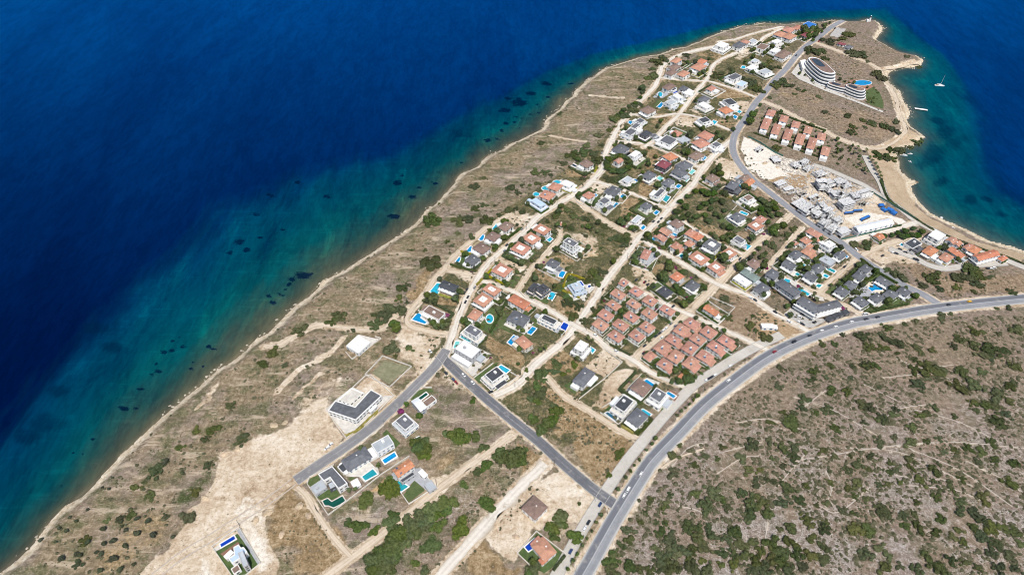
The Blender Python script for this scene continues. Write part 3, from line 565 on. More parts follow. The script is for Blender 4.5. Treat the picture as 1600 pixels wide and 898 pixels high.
for i, (nm, pts, wd, mk) in enumerate(ROADS):
    ln = catmull(pts, 3.0); d = np.gradient(ln, axis=0); d /= np.maximum(np.hypot(*d.T)[:, None], 1e-6); nrm = np.column_stack([-d[:, 1], d[:, 0]])
    rg = np.random.default_rng(100 + i); soft = 0.0 if mk in ('main', 'tar', 'tar2', 'grey', 'pave') else min(1.5, wd * .2)
    z0 = .06 + .004 * i + {'dirt': 0, 'trace': -.1, 'pale': .25, 'pave': .5, 'grey': .75, 'tar2': .76, 'tar': .77, 'main': 1.0}[mk] * .3
    jit = lambda: soft * np.convolve(rg.normal(size=len(ln)), [.25, .5, .25], 'same')
    us = np.linspace(0, 1, 9); Ls = [ln + nrm * ((.5 - u) * wd + (jit() if u in (0, 1) else 0))[:, None] if u in (0, 1) else ln + nrm * (.5 - u) * wd for u in us]
    lz = land_z(ln); V = np.concatenate([np.column_stack([L, lz + z0]) for L in Ls]); n = len(ln)
    F = [(k * n + j, (k + 1) * n + j, (k + 1) * n + j + 1, k * n + j + 1) for k in range(8) for j in range(n - 1)]
    me = bpy.data.meshes.new(nm); me.from_pydata(V.tolist(), [], F); uvl = me.uv_layers.new(name='UVMap')
    vi = np.zeros(len(me.loops), np.int32); me.loops.foreach_get('vertex_index', vi)
    uvl.data.foreach_set('uv', np.column_stack([us[vi // n], (vi % n) / 10]).astype(np.float32).ravel()); me.materials.append(RM[mk])
    tag(link(nm, me), kind='structure'); ROAD_TEST.append((ln[::2], wd, z0))
ROADMASK_P = np.vstack([r[0] for r in ROAD_TEST]); ROADMASK_W = np.concatenate([np.full(len(r[0]), r[1] / 2) for r in ROAD_TEST])
def road_gap(p):            # metres from a point to the nearest road edge
    return float((np.hypot(*(ROADMASK_P - np.asarray(p)).T) - ROADMASK_W).min())
def road_z(p):
    return max([z for ln, wd, z in ROAD_TEST if np.hypot(*(ln - p).T).min() < wd / 2 + 1] + [0.0])
def road_heading(p):
    best = (1e9, 0)
    for ln, wd, _z in ROAD_TEST:
        if wd < 5: continue
        d = np.hypot(*(ln - p).T); k = int(d.argmin())
        if d[k] < best[0]:
            v = ln[min(k + 1, len(ln) - 1)] - ln[max(k - 1, 0)]; best = (d[k], math.atan2(v[1], v[0]))
    return best[1]
# raised kerbs along the paved lane beside the main road and the two asphalt streets
kerb = mat('kerb_concrete', (.42, .41, .39), .9)
for nm, pts, wd, mk in ROADS:
    if mk not in ('tar', 'tar2', 'pave') : continue
    ln = catmull(pts, 4.0); dd = np.gradient(ln, axis=0); dd /= np.hypot(*dd.T)[:, None]; nr = np.column_stack([-dd[:, 1], dd[:, 0]]); lz = land_z(ln)
    for sgn in (-1, 1):
        mb = MB(); off = wd / 2 + .16
        for j in range(len(ln) - 1):
            a, c_ = ln[j] + nr[j] * sgn * (off - .15), ln[j + 1] + nr[j + 1] * sgn * (off - .15); e, f = ln[j] + nr[j] * sgn * (off + .15), ln[j + 1] + nr[j + 1] * sgn * (off + .15)
            z = lz[j] + .72
            mb.quad((*a, z), (*c_, z), (*f, z), (*e, z)); mb.quad((*a, z), (*a, z - .7), (*c_, z - .7), (*c_, z)); mb.quad((*e, z), (*f, z), (*f, z - .7), (*e, z - .7))
        tag(mb.build('kerb', kerb), kind='structure')
# ---------------------------------------------------------------- building materials
white = mat('white_plaster', (.78, .77, .75), .85, .06, .3, .05); cream = mat('cream_plaster', (.66, .59, .49), .85, .08, .3, .06); greyp = mat('grey_plaster', (.42, .42, .43), .85, .1, .3, .08)
darkp = mat('dark_cladding', (.085, .085, .095), .7, .12, .3); bluep = mat('pale_blue_plaster', (.52, .62, .74), .8, .08, .3)
glass = mat('window_glass', (.035, .05, .07), .12, .2, .2, .2, .5); glassb = mat('blue_glass', (.06, .12, .2), .1, .15, .2, .2, .5)
TILE = {'r': mat('terracotta_tiles', (.46, .235, .165), .85, .14, .35, .07, .15, .3), 'o': mat('orange_tiles', (.50, .215, .125), .85, .15, .35, .07, .15, .3),
        'p': mat('faded_pink_tiles', (.45, .24, .178), .88, .14, .35, .06, .15, .3), 'k': mat('brown_tiles', (.235, .165, .135), .85, .15, .35, .1, .15, .3),
        'g': mat('grey_slates', (.135, .14, .155), .75, .16, .35, .12, .2, .3), 'l': mat('light_grey_membrane', (.42, .45, .48), .8, .08, .2, .1), 'd': mat('charcoal_slates', (.065, .07, .08), .7, .16, .35, .1, .2, .3),
        'w': mat('white_roof_membrane', (.74, .75, .76), .75, .05, .15, .04), 'b': mat('pale_blue_roof', (.45, .56, .70), .7, .08, .2), 'n': mat('grey_green_tiles', (.20, .25, .23), .8, .14, .35), 'u': mat('blue_sheet', (.03, .16, .48), .5, .15, .3), 'm': mat('maroon_tiles', (.24, .07, .085), .85, .15, .35)}
WALL = {'w': white, 'c': cream, 'g': greyp, 'd': darkp, 'b': bluep}
timber = mat('timber', (.30, .17, .09), .7, .15, .5); concrete = mat('raw_concrete', (.55, .545, .54), .9, .12, .4, .08); metal = mat('galvanised_metal', (.5, .5, .52), .45, .1, .5, 0, .5, 0, .7)
steel = mat('dark_steel', (.06, .06, .065), .5); paving = mat('pale_paving', (.56, .53, .48), .85, .12, .35, .08); deckm = mat('brown_deck', (.24, .13, .09), .8, .15, .4); greypave = mat('grey_paving', (.36, .37, .39), .85, .1, .35, .06)
lawnm, t, b = nt('lawn'); q = NB(t); q.put(b.inputs['Base Color'], q.mix(q.n('ShaderNodeObjectInfo').outputs['Random'], q.mix(q.rng(q.noise(.25, 6, .7), .35, .65), (.030, .068, .014), (.075, .125, .032)), q.mix(q.rng(q.noise(.3, 6, .7), .35, .65), (.05, .082, .022), (.115, .135, .05)))); b.inputs['Roughness'].default_value = .9
dryl, t, b = nt('dull_field'); q = NB(t); q.put(b.inputs['Base Color'], q.mix(q.rng(q.noise(.2, 6, .7), .35, .65), (.155, .155, .085), (.25, .235, .145))); b.inputs['Roughness'].default_value = .9
POOL = {}
for k, col in {'b': (.008, .235, .50), 'c': (.025, .36, .50), 't': (.02, .28, .33), 'g': (.01, .075, .055), 'n': (.008, .05, .36), 'm': (.17, .52, .50), 'd': (.02, .10, .17)}.items():
    mm, t, b = nt('pool_water_' + k); q = NB(t); cc = q.mix(q.rng(q.noise(.35, 4, .7), .3, .7), tuple(v * .86 for v in col), tuple(v * 1.12 for v in col)); q.put(b.inputs['Base Color'], cc)
    b.inputs['Roughness'].default_value = .08; b.inputs['IOR'].default_value = 1.33; q.put(b.inputs['Normal'], q.bump(q.noise(.9, 3), .25, .3)); POOL[k] = mm
def unit(name, m, fn):
    mb = MB(); fn(mb); return mb.mesh(name, m)
win_me = {g: unit('window', [white, mm], lambda mb: (mb.box(-.5, .5, -.06, .0, -.5, .5), mb.box(-.43, .43, -.085, -.055, -.42, .42))) for g, mm in (('n', glass), ('b', glassb))}
for me_ in win_me.values():
    for p in me_.polygons: p.material_index = 1 if p.index >= 6 else 0
door_me = unit('door', timber, lambda mb: mb.box(-.5, .5, -.07, 0, 0, 1))
chim_me = unit('chimney', white, lambda mb: (mb.box(-.4, .4, -.4, .4, 0, 1.3), mb.box(-.52, .52, -.52, .52, 1.3, 1.45)))
def _heat(mb): mb.tube((-.8, .25, 1.15), (.8, .25, 1.15), .32); mb.box(-.75, -.65, .15, .3, 0, 1.1); mb.box(.65, .75, .15, .3, 0, 1.1)
heat_me = unit('water_heater', white, _heat); pan_me = unit('solar_panel', glassb, lambda mb: (mb.quad((-.85, -1.3, .25), (.85, -1.3, .25), (.85, .05, .95), (-.85, .05, .95)), mb.quad((-.85, .05, .93), (.85, .05, .93), (.85, -1.3, .23), (-.85, -1.3, .23))))
HOUSES = []
def rect_from(k, pts, h):
    L, B, Rr = G(*C(k, pts).T, h); u = B - L; v = Rr - B; w_, d_ = np.hypot(*u), np.hypot(*v)
    a1 = math.atan2(u[1], u[0]); a2 = math.atan2(v[1], v[0]) - math.pi / 2
    a2 = a1 + ((a2 - a1 + math.pi) % (2 * math.pi) - math.pi); an = a1 + (a2 - a1) * w_ ** 0 * d_ / (w_ + d_)
    return (L + Rr) / 2, w_, d_, an
def hip(mb, w_, d_, z, pitch, ov=.55, th=.22):
    W, D = w_ / 2 + ov, d_ / 2 + ov; r = min(W, D); hh = r * pitch
    e = [(-W, -D), (W, -D), (W, D), (-W, D)]
    if W >= D: a, b_ = (-(W - D), 0, z + th + hh), (W - D, 0, z + th + hh)
    else: a, b_ = (0, -(D - W), z + th + hh), (0, D - W, z + th + hh)
    E = [(x, y, z + th) for x, y in e]; F = [(x, y, z) for x, y in e]
    for i in range(4): mb.quad(F[i], F[(i + 1) % 4], E[(i + 1) % 4], E[i])
    mb.quad(*F[::-1])
    if W >= D: mb.quad(E[0], E[1], b_, a); mb.quad(E[1], E[2], b_); mb.quad(E[2], E[3], a, b_); mb.quad(E[3], E[0], a)
    else: mb.quad(E[0], E[1], a); mb.quad(E[1], E[2], b_, a); mb.quad(E[2], E[3], b_); mb.quad(E[3], E[0], a, b_)
    return hh
def gable(mb, w_, d_, z, pitch, ov=.5, th=.2):
    W, D = w_ / 2 + ov, d_ / 2 + ov; alongx = W >= D
    def P(x, y, zz): return (x, y, zz) if alongx else (y, x, zz)
    A_, B2 = (W, D) if alongx else (D, W); hh = B2 * pitch
    pts = [(-B2, z), (0, z + hh), (B2, z), (B2, z + th), (0, z + hh + th), (-B2, z + th)]; n = 6
    for i in range(n):
        (y0, z0), (y1, z1) = pts[i], pts[(i + 1) % n]; mb.quad(P(-A_, y0, z0), P(A_, y0, z0), P(A_, y1, z1), P(-A_, y1, z1)) if alongx else mb.quad(P(A_, y0, z0), P(-A_, y0, z0), P(-A_, y1, z1), P(A_, y1, z1))
    for s in (-A_, A_):
        mb.quad(*[P(s, y, zz) for y, zz in (pts[0], pts[1], pts[4], pts[5])]); mb.quad(*[P(s, y, zz) for y, zz in (pts[1], pts[2], pts[3], pts[4])])
    return hh
RD = {'r': 'terracotta', 'o': 'orange', 'p': 'faded pink', 'k': 'brown', 'g': 'grey', 'l': 'light grey', 'd': 'charcoal', 'w': 'white', 'b': 'pale blue', 'n': 'grey-green', 'u': 'bright blue', 'm': 'maroon'}
WD = {'w': 'white', 'c': 'cream', 'g': 'grey', 'd': 'dark-walled', 'b': 'pale blue'}
def house(k, pts, h=6.2, roof='H', col='r', wall='w', label=None, extra='', cat='house', group=None, small=False):
    """L, B, R: three consecutive roof corners on the survey sheet; walls, roof, windows are children of an Empty at the base"""
    ctr, w_, d_, an = rect_from(k, pts, h); gsc = 1.25 if group and 'terraced' in group else 1.06 if group and 'estate' in group else 1.13; w_ *= gsc; d_ *= gsc; ov = .55 if roof in 'HWG' else 0.0
    w_, d_ = max(w_ - 2 * ov, 3.2), max(d_ - 2 * ov, 3.2); px = PX(ctr, 0.0); rg = random.Random(int(ctr[0] * 31 + ctr[1] * 17)); scale = px[1] + 618
    z = float(land_z(ctr)[0]); o = empty('villa' if cat == 'house' else cat.replace(' ', '_'), (*ctr, z), an)
    wm = WALL[wall]; W, D = w_ / 2, d_ / 2; mb = MB()
    step = roof == 'F' and h >= 5.5 and not small and cat == 'house' and 'T' not in extra; W0, D0 = W, D; off_x = off_y = 0.0
    if step:                # upper storey set back, the rest of the ground floor carries a white terrace
        W, D = W0 * rg.uniform(.66, .9), D0 * rg.uniform(.66, .9); w_, d_ = 2 * W, 2 * D; gx, gy = W0 * 1.12, D0 * 1.12
        gb = MB(); gb.box(-gx, gx, -gy, gy, -.6, 3.0); gb.build('ground_floor', wm, o); gb = MB()
        for x0, x1, y0, y1 in ((-gx - .05, gx + .05, -gy - .05, -gy + .3), (-gx - .05, gx + .05, gy - .3, gy + .05), (-gx - .05, -gx + .3, -gy + .3, gy - .3), (gx - .3, gx + .05, -gy + .3, gy - .3)): gb.box(x0, x1, y0, y1, 2.98, 3.9)
        gb.build('terrace_parapet', wm, o); gb = MB(); gb.box(-gx + .3, gx - .3, -gy + .3, gy - .3, 2.97, 3.06); gb.build('terrace', rg.choice([white, paving, TILE['l']]), o)
    mb.box(-W, W, -D, D, -.6 if not step else 3.0, h)
    if not small and cat == 'house' and label is None and scale > 720 and rg.random() < .55:      # lower wing with its own roof
        s_ = rg.choice([-1, 1]); ww_, dd_ = rg.uniform(3, 5.5), d_ * rg.uniform(.4, .75); x0 = s_ * (W0 + (W0 * .12 if step else 0) + .004); yo = rg.uniform(-.2, .2) * d_; wb = MB(); wb.box(min(x0, x0 + s_ * ww_), max(x0, x0 + s_ * ww_), yo - dd_ / 2, yo + dd_ / 2, -.6, 2.9); wg = wb.build('wing', wm, o)
        wb = MB(); wb.box(min(x0, x0 + s_ * (ww_ + .25)), max(x0, x0 + s_ * (ww_ + .25)), yo - dd_ / 2 - .25, yo + dd_ / 2 + .25, 2.9, 3.15); wb.build('wing_roof', TILE[rg.choice(['w', 'l', col, 'w'])], wg)
    if not small and cat == 'house' and label is None and scale > 760 and rg.random() < .35:      # pergola over the front terrace
        pb = MB(); px0 = -W0 * rg.uniform(.2, .9); pw = rg.uniform(3.5, 6); py = -D0 * (1.12 if step else 1) - .02
        for i in range(7): pb.box(px0 + pw * i / 7, px0 + pw * i / 7 + .18, py - 3.2, py, 2.5, 2.68)
        for i in (0, 1): pb.box(px0 - .1 + (pw) * i, px0 + .1 + pw * i, py - 3.2, py - 3.0, -.3, 2.5)
        pb.build('pergola', white if rg.random() < .6 else timber, o)
    if roof == 'G':
        hh = (min(W, D) + .5) * .42; k1 = .5 / (min(W, D) + .5) * hh
        if W >= D:
            for s in (-1, 1): mb.v += [(s * W, -D, h), (s * W, D, h), (s * W, 0, h + hh - .02)]; i = len(mb.v); mb.f.append((i - 3, i - 2, i - 1) if s > 0 else (i - 2, i - 3, i - 1))
        else:
            for s in (-1, 1): mb.v += [(-W, s * D, h), (W, s * D, h), (0, s * D, h + hh - .02)]; i = len(mb.v); mb.f.append((i - 3, i - 2, i - 1))
    body = mb.build('walls', wm, o); near = scale > 1000 and not small; mid = scale > 800
    rb = MB(); rz = h
    if roof == 'H': rz = h + hip(rb, w_, d_, h, .36); rf = rb.build('roof', TILE[col], o)
    elif roof == 'G': rz = h + gable(rb, w_, d_, h, .42); rf = rb.build('roof', TILE[col], o)
    elif roof == 'W':       # tiled skirt round a sunken white terrace
        W2, D2 = W + .6, D + .6; iW, iD = W * .52, D * .52; zt = h + (W2 - iW) * .30
        e = [(-W2, -D2), (W2, -D2), (W2, D2), (-W2, D2)]; f = [(-iW, -iD), (iW, -iD), (iW, iD), (-iW, iD)]
        for i in range(4):
            a, c_ = e[i], e[(i + 1) % 4]; g_, j = f[i], f[(i + 1) % 4]
            rb.quad((*a, h + .2), (*c_, h + .2), (*j, zt), (*g_, zt)); rb.quad((*a, h), (*c_, h), (*c_, h + .2), (*a, h + .2)); rb.quad((*g_, zt), (*j, zt), (*j, h + .3), (*g_, h + .3))
        rb.quad(*[(*p, h) for p in e[::-1]]); rf = rb.build('roof', TILE[col], o)
        tb = MB(); tb.prism(f, h + .3, h + .6); tb.box(-iW * .35, iW * .3, -iD * .2, iD * .5, h + .6, h + 2.4); tb.build('roof_terrace', white, rf); rz = h + .6
    elif roof == 'B':
        n = 8; prof = [(-W - .3 + (w_ + .6) * i / n, h + math.sin(math.pi * i / n) * 1.5 + .1) for i in range(n + 1)]
        for i in range(n): rb.quad((prof[i][0], -D - .4, prof[i][1]), (prof[i + 1][0], -D - .4, prof[i + 1][1]), (prof[i + 1][0], D + .4, prof[i + 1][1]), (prof[i][0], D + .4, prof[i][1]))
        for s in (-1, 1): rb.v += [(p[0], s * (D + .4), p[1]) for p in prof]; rb.f.append(tuple(range(len(rb.v) - n - 1, len(rb.v))))
        rf = rb.build('roof', TILE[col], o)
    else:                   # flat: parapet proud of the walls, membrane inside, roof hatch
        pt = .42; ph = .65; p = MB()
        for x0, x1, y0, y1 in ((-W - .06, W + .06, -D - .06, -D + pt), (-W - .06, W + .06, D - pt, D + .06), (-W - .06, -W + pt, -D + pt, D - pt), (W - pt, W + .06, -D + pt, D - pt)): p.box(x0, x1, y0, y1, h - .02, h + ph)
        rb.prism([(-W + pt, -D + pt), (W - pt, -D + pt), (W - pt, D - pt), (-W + pt, D - pt)], h - .01, h + .25); rf = rb.build('roof', TILE[col], o); p.build('parapet', wm, o); rz = h + .25
        if min(w_, d_) > 7 and near:
            x, y = rg.uniform(-.4, .2) * W, rg.uniform(-.3, .4) * D; hb = MB(); hb.box(x - 1.2, x + 1.2, y - 1, y + 1, h + .24, h + 1.9); hb.build('roof_hatch', wm, rf)
    if roof in 'HG' and mid and not small:
        ch = link('chimney', chim_me, rf, (rg.uniform(-.3, .3) * W, rg.uniform(-.1, .35) * D, h + .36 * min(W, D) * .45), 0)
    if 's' in extra and mid:
        yy = -D * .35 if roof != 'F' else D * .2; hz = h + .5 + .36 * min(W, D) * .45 if roof == 'H' else rz
        hw = link('water_heater', heat_me, rf, (rg.uniform(-.2, .35) * W, yy, hz), -an, (1.1,) * 3); link('solar_panel', pan_me, hw, (0, 0, 0))
    if 'p' in extra:        # photovoltaic rows on the roof
        for i in range(3): link('solar_panel', pan_me, rf, (-W * .5 + i * W * .45, -D * .45, h + .36 * D * .3), 0, (2.0, 1.2, .6))
    if step: extra = extra.replace('a', '').replace('A', '')
    if 'a' in extra:        # lower annex with its own flat roof on the front left
        hb = MB(); hb.box(-W, W * .35, -D - 3.4, -D - .003, -.6, 3.1); hb.box(-W - .1, W * .35 + .1, -D - 3.5, -D - .005, 3.1, 3.35); hb.build('annex', wm, o)
    if 'A' in extra:        # tiled lean-to on the right
        hb = MB(); hb.box(W + .003, W + 3, -D * .8, D * .8, -.6, 2.9); hb.build('annex', wm, o); lb = MB(); lb.quad((W + .005, -D * .85, 4.0), (W + 3.5, -D * .85, 2.95), (W + 3.5, D * .85, 2.95), (W + .005, D * .85, 4.0)); lb.quad((W + .005, D * .85, 3.8), (W + 3.5, D * .85, 2.8), (W + 3.5, -D * .85, 2.8), (W + .005, -D * .85, 3.8)); lb.build('annex_roof', TILE[col], o)
    if 'T' in extra:        # white terrace block stepping out in front
        hb = MB(); hb.box(-W * .98, W * .98, -D - 5.5, -D - .003, -.6, 3.2); hb.box(-W * .98, W * .98, -D - 5.5, -D - 5.2, 3.2, 4.1); hb.build('terrace', white, o)
    if step: extra = extra.replace('v', '').replace('a', '').replace('A', '')
    if 'v' in extra:        # veranda slab on posts along the front
        hb = MB(); hb.box(-W, W, -D - 2.8, -D - .003, 2.95, 3.2)
        for i in range(4): x = -W + .2 + (w_ - .4) * i / 3; hb.box(x - .14, x + .14, -D - 2.7, -D - 2.42, -.3, 2.95)
        hb.build('veranda', wm, o)
    if 'c' in extra and not step:        # balcony decks wrapping the two seaward faces
        for zz in [3.0 + 3.1 * i for i in range(max(1, int(h / 3.1) - 1))]:
            hb = MB(); hb.box(-W - 1.6, W + 1.6, -D - 1.8, -D - .003, zz, zz + .28); hb.box(W + .003, W + 1.6, -D, D, zz, zz + .28); hb.box(-W - 1.6, W + 1.6, -D - 1.8, -D - 1.65, zz + .28, zz + 1.0); hb.build('balcony', wm, o)
    ns = max(1, int(round(h / 3.1))); g_ = 'b' if rg.random() < .4 else 'n'
    sides = [(-D, w_, 0.0, 0), (W, d_, math.pi / 2, 1), (D, w_, math.pi, 2), (-W, d_, -math.pi / 2, 3)]
    for off, ln, ra, si in sides:
        if small and si > 1: continue
        if si > 1 and not near: continue
        n = max(1, int(ln / (3.6 if near else 5.5 if mid else 8))) if si < 2 else 1
        for st in range(ns):
            if small and st: continue
            if step and st == 0: continue
            for i in range(n):
                x = (i + .5) / n * ln - ln / 2; ww = min(2.2 if rg.random() < .55 else 1.5, ln / n * .7); hh_ = 2.0 if rg.random() < .4 else 1.4
                if not near: ww *= 1.35; hh_ *= 1.15
                zc = st * h / ns + 1.0 + hh_ / 2; zc = min(zc, h - hh_ / 2 - .2)
                loc = {0: (x, -D - .002, zc), 1: (W + .002, x, zc), 2: (-x, D + .002, zc), 3: (-W - .002, -x, zc)}[si]
                if st == 0 and si == 0 and i == n // 2 and near and not set('aTv') & set(extra): link('door', door_me, o, (loc[0], loc[1], .02), ra, (1.2, 1, 2.2))
                else: link('window', win_me[g_], o, loc, ra, (ww, 1, hh_))
    if step:
        for off, ln, ra, si in [(-gy, 2 * gx, 0.0, 0), (gx, 2 * gy, math.pi / 2, 1)]:
            n = max(1, int(ln / (3.6 if near else 5.5)))
            for i in range(n): x = (i + .5) / n * ln - ln / 2; link('window', win_me[g_], o, (x, off - .002, 1.45) if si == 0 else (off + .002, x, 1.45), ra, (min(2.6, ln / n * .75), 1, 2.0))
        W, D = gx, gy; w_, d_ = 2 * W, 2 * D
    desc = f"{WD[wall]} villa with " + {'H': f'{RD[col]} hipped roof', 'G': f'{RD[col]} gabled roof', 'W': f'{RD[col]} roof round a white terrace', 'B': f'{RD[col]} barrel roof', 'F': f'{RD[col]} flat roof'}[roof]
    if cat != 'house': desc = desc.replace('villa', cat)
    tag(o, label or desc, cat, group or ('villas and houses of the settlement' if cat == 'house' else None))
    if label is None: rank_later(o, desc, PX(ctr, h))
    HOUSES.append((ctr, w_, d_, an, px, o, k, cat, group)); return o
def slabs(k, polys, h, top, edge, label, name='building', cat='building', z0=-.6):
    """irregular outline: walls, membrane roof and a parapet rim"""
    P = G(*C(k, polys).T, h); ctr = P.mean(0); o = empty(name, (*ctr, float(land_z(ctr)[0])))
    Q = [tuple(p - ctr) for p in P]; area = sum(Q[i][0] * Q[(i + 1) % len(Q)][1] - Q[(i + 1) % len(Q)][0] * Q[i][1] for i in range(len(Q)))
    if area < 0: Q = Q[::-1]
    n = len(Q); mb = MB(); mb.prism(Q, z0, h); mb.build('walls', edge, o)
    def inset(t):
        out = []
        for i in range(n):
            a, b_, c_ = Vector(Q[i - 1]), Vector(Q[i]), Vector(Q[(i + 1) % n]); e1 = (b_ - a).normalized(); e2 = (c_ - b_).normalized()
            n1, n2 = Vector((-e1.y, e1.x)), Vector((-e2.y, e2.x)); bis = (n1 + n2); bis = bis / max(.3, bis.length_squared / 2) ; out.append(tuple(b_ + bis * t))
        return out
    I = inset(.55); Oo = inset(-.08); rb = MB(); rb.prism(I, h - .02, h + .3); rb.build('roof', top, o); p = MB()
    for i in range(n):
        j = (i + 1) % n; z1 = h + .75
        p.quad((*Oo[i], z1), (*Oo[j], z1), (*I[j], z1), (*I[i], z1)); p.quad((*Oo[i], h - .3), (*Oo[j], h - .3), (*Oo[j], z1), (*Oo[i], z1)); p.quad((*I[j], h), (*I[i], h), (*I[i], z1), (*I[j], z1))
    p.build('parapet', edge, o)
    for i in range(n):
        a, b_ = Vector(Q[i]), Vector(Q[(i + 1) % n]); L = (b_ - a).length
        if L < 3.5: continue
        k_ = max(1, int(L / 3.4)); ra = math.atan2((b_ - a).y, (b_ - a).x)
        for st in range(max(1, int(h / 3.1))):
            for jx in range(k_):
                c_ = a + (b_ - a) * ((jx + .5) / k_); nn = Vector((math.sin(ra), -math.cos(ra))) * .004
                link('window', win_me['n'], o, (c_.x + nn.x, c_.y + nn.y, st * 3.1 + 1.7), ra, (min(2.4, L / k_ * .75), 1, 1.7))
    tag(o, label, cat)
    xs_ = [p[0] for p in Q]; ys_ = [p[1] for p in Q]; HOUSES.append((ctr, max(xs_) - min(xs_), max(ys_) - min(ys_), 0, PX(ctr), o, k, 'building', None)); return o
# ---------------------------------------------------------------- villas and other houses, read off the survey sheets
T = lambda k, pts, h, r, c, w_='w', ex='', lab=None, **kw: house(k, pts, h, r, c, w_, lab, ex, **kw)
# far end of the headland
T('z1',(780,340,870,378,925,330),8,'F','w','w','c','white three-tier modern villa with wrapping balconies beside the coast road')
for p, h, r, c, ex in [((985,340,1040,375,1085,328),6,'H','g',''),((1035,312,1090,340,1132,303),6,'H','p',''),((1130,300,1180,325,1216,290),6,'F','l',''),((1370,300,1420,335,1466,298),6.5,'F','w','c'),
  ((1410,225,1470,262,1506,220),6,'H','r',''),((1500,248,1560,288,1600,240),6,'H','r',''),((1490,182,1565,213,1600,172),6,'H','p',''),((1215,365,1290,393,1332,347),5,'F','k',''),((1360,400,1410,430,1452,388),6,'F','w',''),
  ((1420,445,1490,482,1556,418),6,'H','k',''),((325,505,380,530,430,488),6,'H','r',''),((300,572,360,602,416,560),6,'H','k',''),((270,628,325,657,380,616),6,'H','k',''),((390,640,450,670,510,628),6,'H','r',''),
  ((540,568,620,606,682,556),6.5,'H','r','a'),((595,507,650,535,690,503),6,'H','o',''),((915,672,970,705,1042,662),6,'F','g','T'),((1005,745,1060,772,1106,733),5,'F','b',''),((1150,502,1200,530,1242,498),6,'F','l',''),
  ((1120,575,1165,605,1212,568),5,'F','w',''),((1240,605,1310,655,1366,618),6,'F','l','c'),((690,790,740,815,792,783),5,'H','p',''),((235,775,290,800,350,758),5,'H','k','')]: T('z1',p,h,r,c,'w',ex)
T('z2',(470,175,500,195,526,168),5,'H','m'); T('z2',(530,160,550,172,570,155),4,'H','p',small=True); T('z2',(400,120,430,138,460,110),5,'H','r')
T('z2',(470,98,535,122,576,95),5,'F','u','b','','blue waterslide hall with flat blue roof near the tip of the headland',cat='waterslide hall')
for i, p in enumerate([(745,240,762,252,782,240),(768,246,785,258,806,246),(800,268,830,285,856,266)]): T('z2',p,3.2,'H','mmg'[i],'w','',f"{['maroon','maroon','grey'][i]}-roofed hut {['at the left end','in the middle','at the right end'][i]} of the three on the headland scrub",cat='hut',small=True)
# upper left lane
for p, h, r, c, w_, ex in [((1040,45,1095,78,1162,33),5.5,'H','k','w',''),((1125,130,1190,180,1256,148),6,'F','w','w','c'),((1205,60,1260,85,1300,52),6,'H','g','w',''),((1070,195,1120,240,1172,205),6,'F','l','w','v'),((1240,95,1280,122,1346,88),4,'F','w','w',''),
  ((1400,170,1450,205,1512,163),6,'H','g','w',''),((1390,225,1480,275,1552,240),6.2,'F','w','w','c'),((820,280,880,330,942,280),6.5,'H','k','w','v'),((1410,385,1440,432,1522,385),6.5,'F','d','w','c'),
  ((750,395,800,430,852,388),6,'F','g','w',''),((700,455,755,487,802,438),6,'F','g','w',''),((640,520,700,562,757,498),6,'F','g','w','a'),((800,535,860,582,917,518),6.5,'F','d','d','v'),((905,550,935,572,972,545),3.4,'F','g','g',''),
  ((1120,525,1190,555,1237,518),4.5,'H','r','w',''),((1010,605,1110,667,1172,583),6,'F','g','w','c'),((1200,590,1250,632,1302,590),5,'F','l','g',''),((1420,545,1500,600,1547,543),6.5,'H','r','w','a'),((1360,620,1430,682,1502,628),6.5,'H','r','w','v'),
  ((1540,640,1590,690,1642,640),6,'F','g','w',''),((1330,760,1385,812,1442,748),5.5,'H','k','w',''),((520,690,600,742,672,678),6.2,'H','g','w','v'),((690,745,750,782,802,728),6.2,'F','w','w','c'),((1045,760,1110,812,1182,768),6.5,'H','o','w','a'),
  ((975,850,1060,892,1117,838),6.5,'H','m','d',''),((185,835,245,887,297,838),6,'H','k','w','a')]: T('z3',p,h,r,c,w_,ex)
T('z3',(535,812,575,845,615,806),5,'G','p','w','','small house with pink and white striped roof inside the ring of pines')
T('z4',(490,185,525,252,582,208),7,'F','d','w','c'); T('z4',(425,275,490,322,562,288),6,'H','o','w','a')
# salmon-roofed terraces
UP = [(940,275,920,325,985,345),(1075,335,1055,388,1120,405),(1195,395,1180,448,1245,465),(1325,450,1308,508,1370,525),(1460,520,1445,578,1515,592)]
LO = [(895,370,860,458,925,475),(1000,430,970,513,1035,530),(1120,480,1090,568,1155,585),(1245,530,1215,618,1285,635),(1370,570,1340,663,1405,680),(1505,665,1480,735,1550,748)]
for nm, rows in (('upper', UP), ('lower', LO)):
    for i, p in enumerate(rows): T('z4',(p[2],p[3],p[4],p[5],p[0]+p[4]-p[2],p[1]+p[5]-p[3]),5.5,'H','p','w','T',f'white house with salmon tiled roof, {("first","second","third","fourth","fifth","sixth")[i]} from the street in the {nm} terrace row',group='terraced houses with salmon roofs')
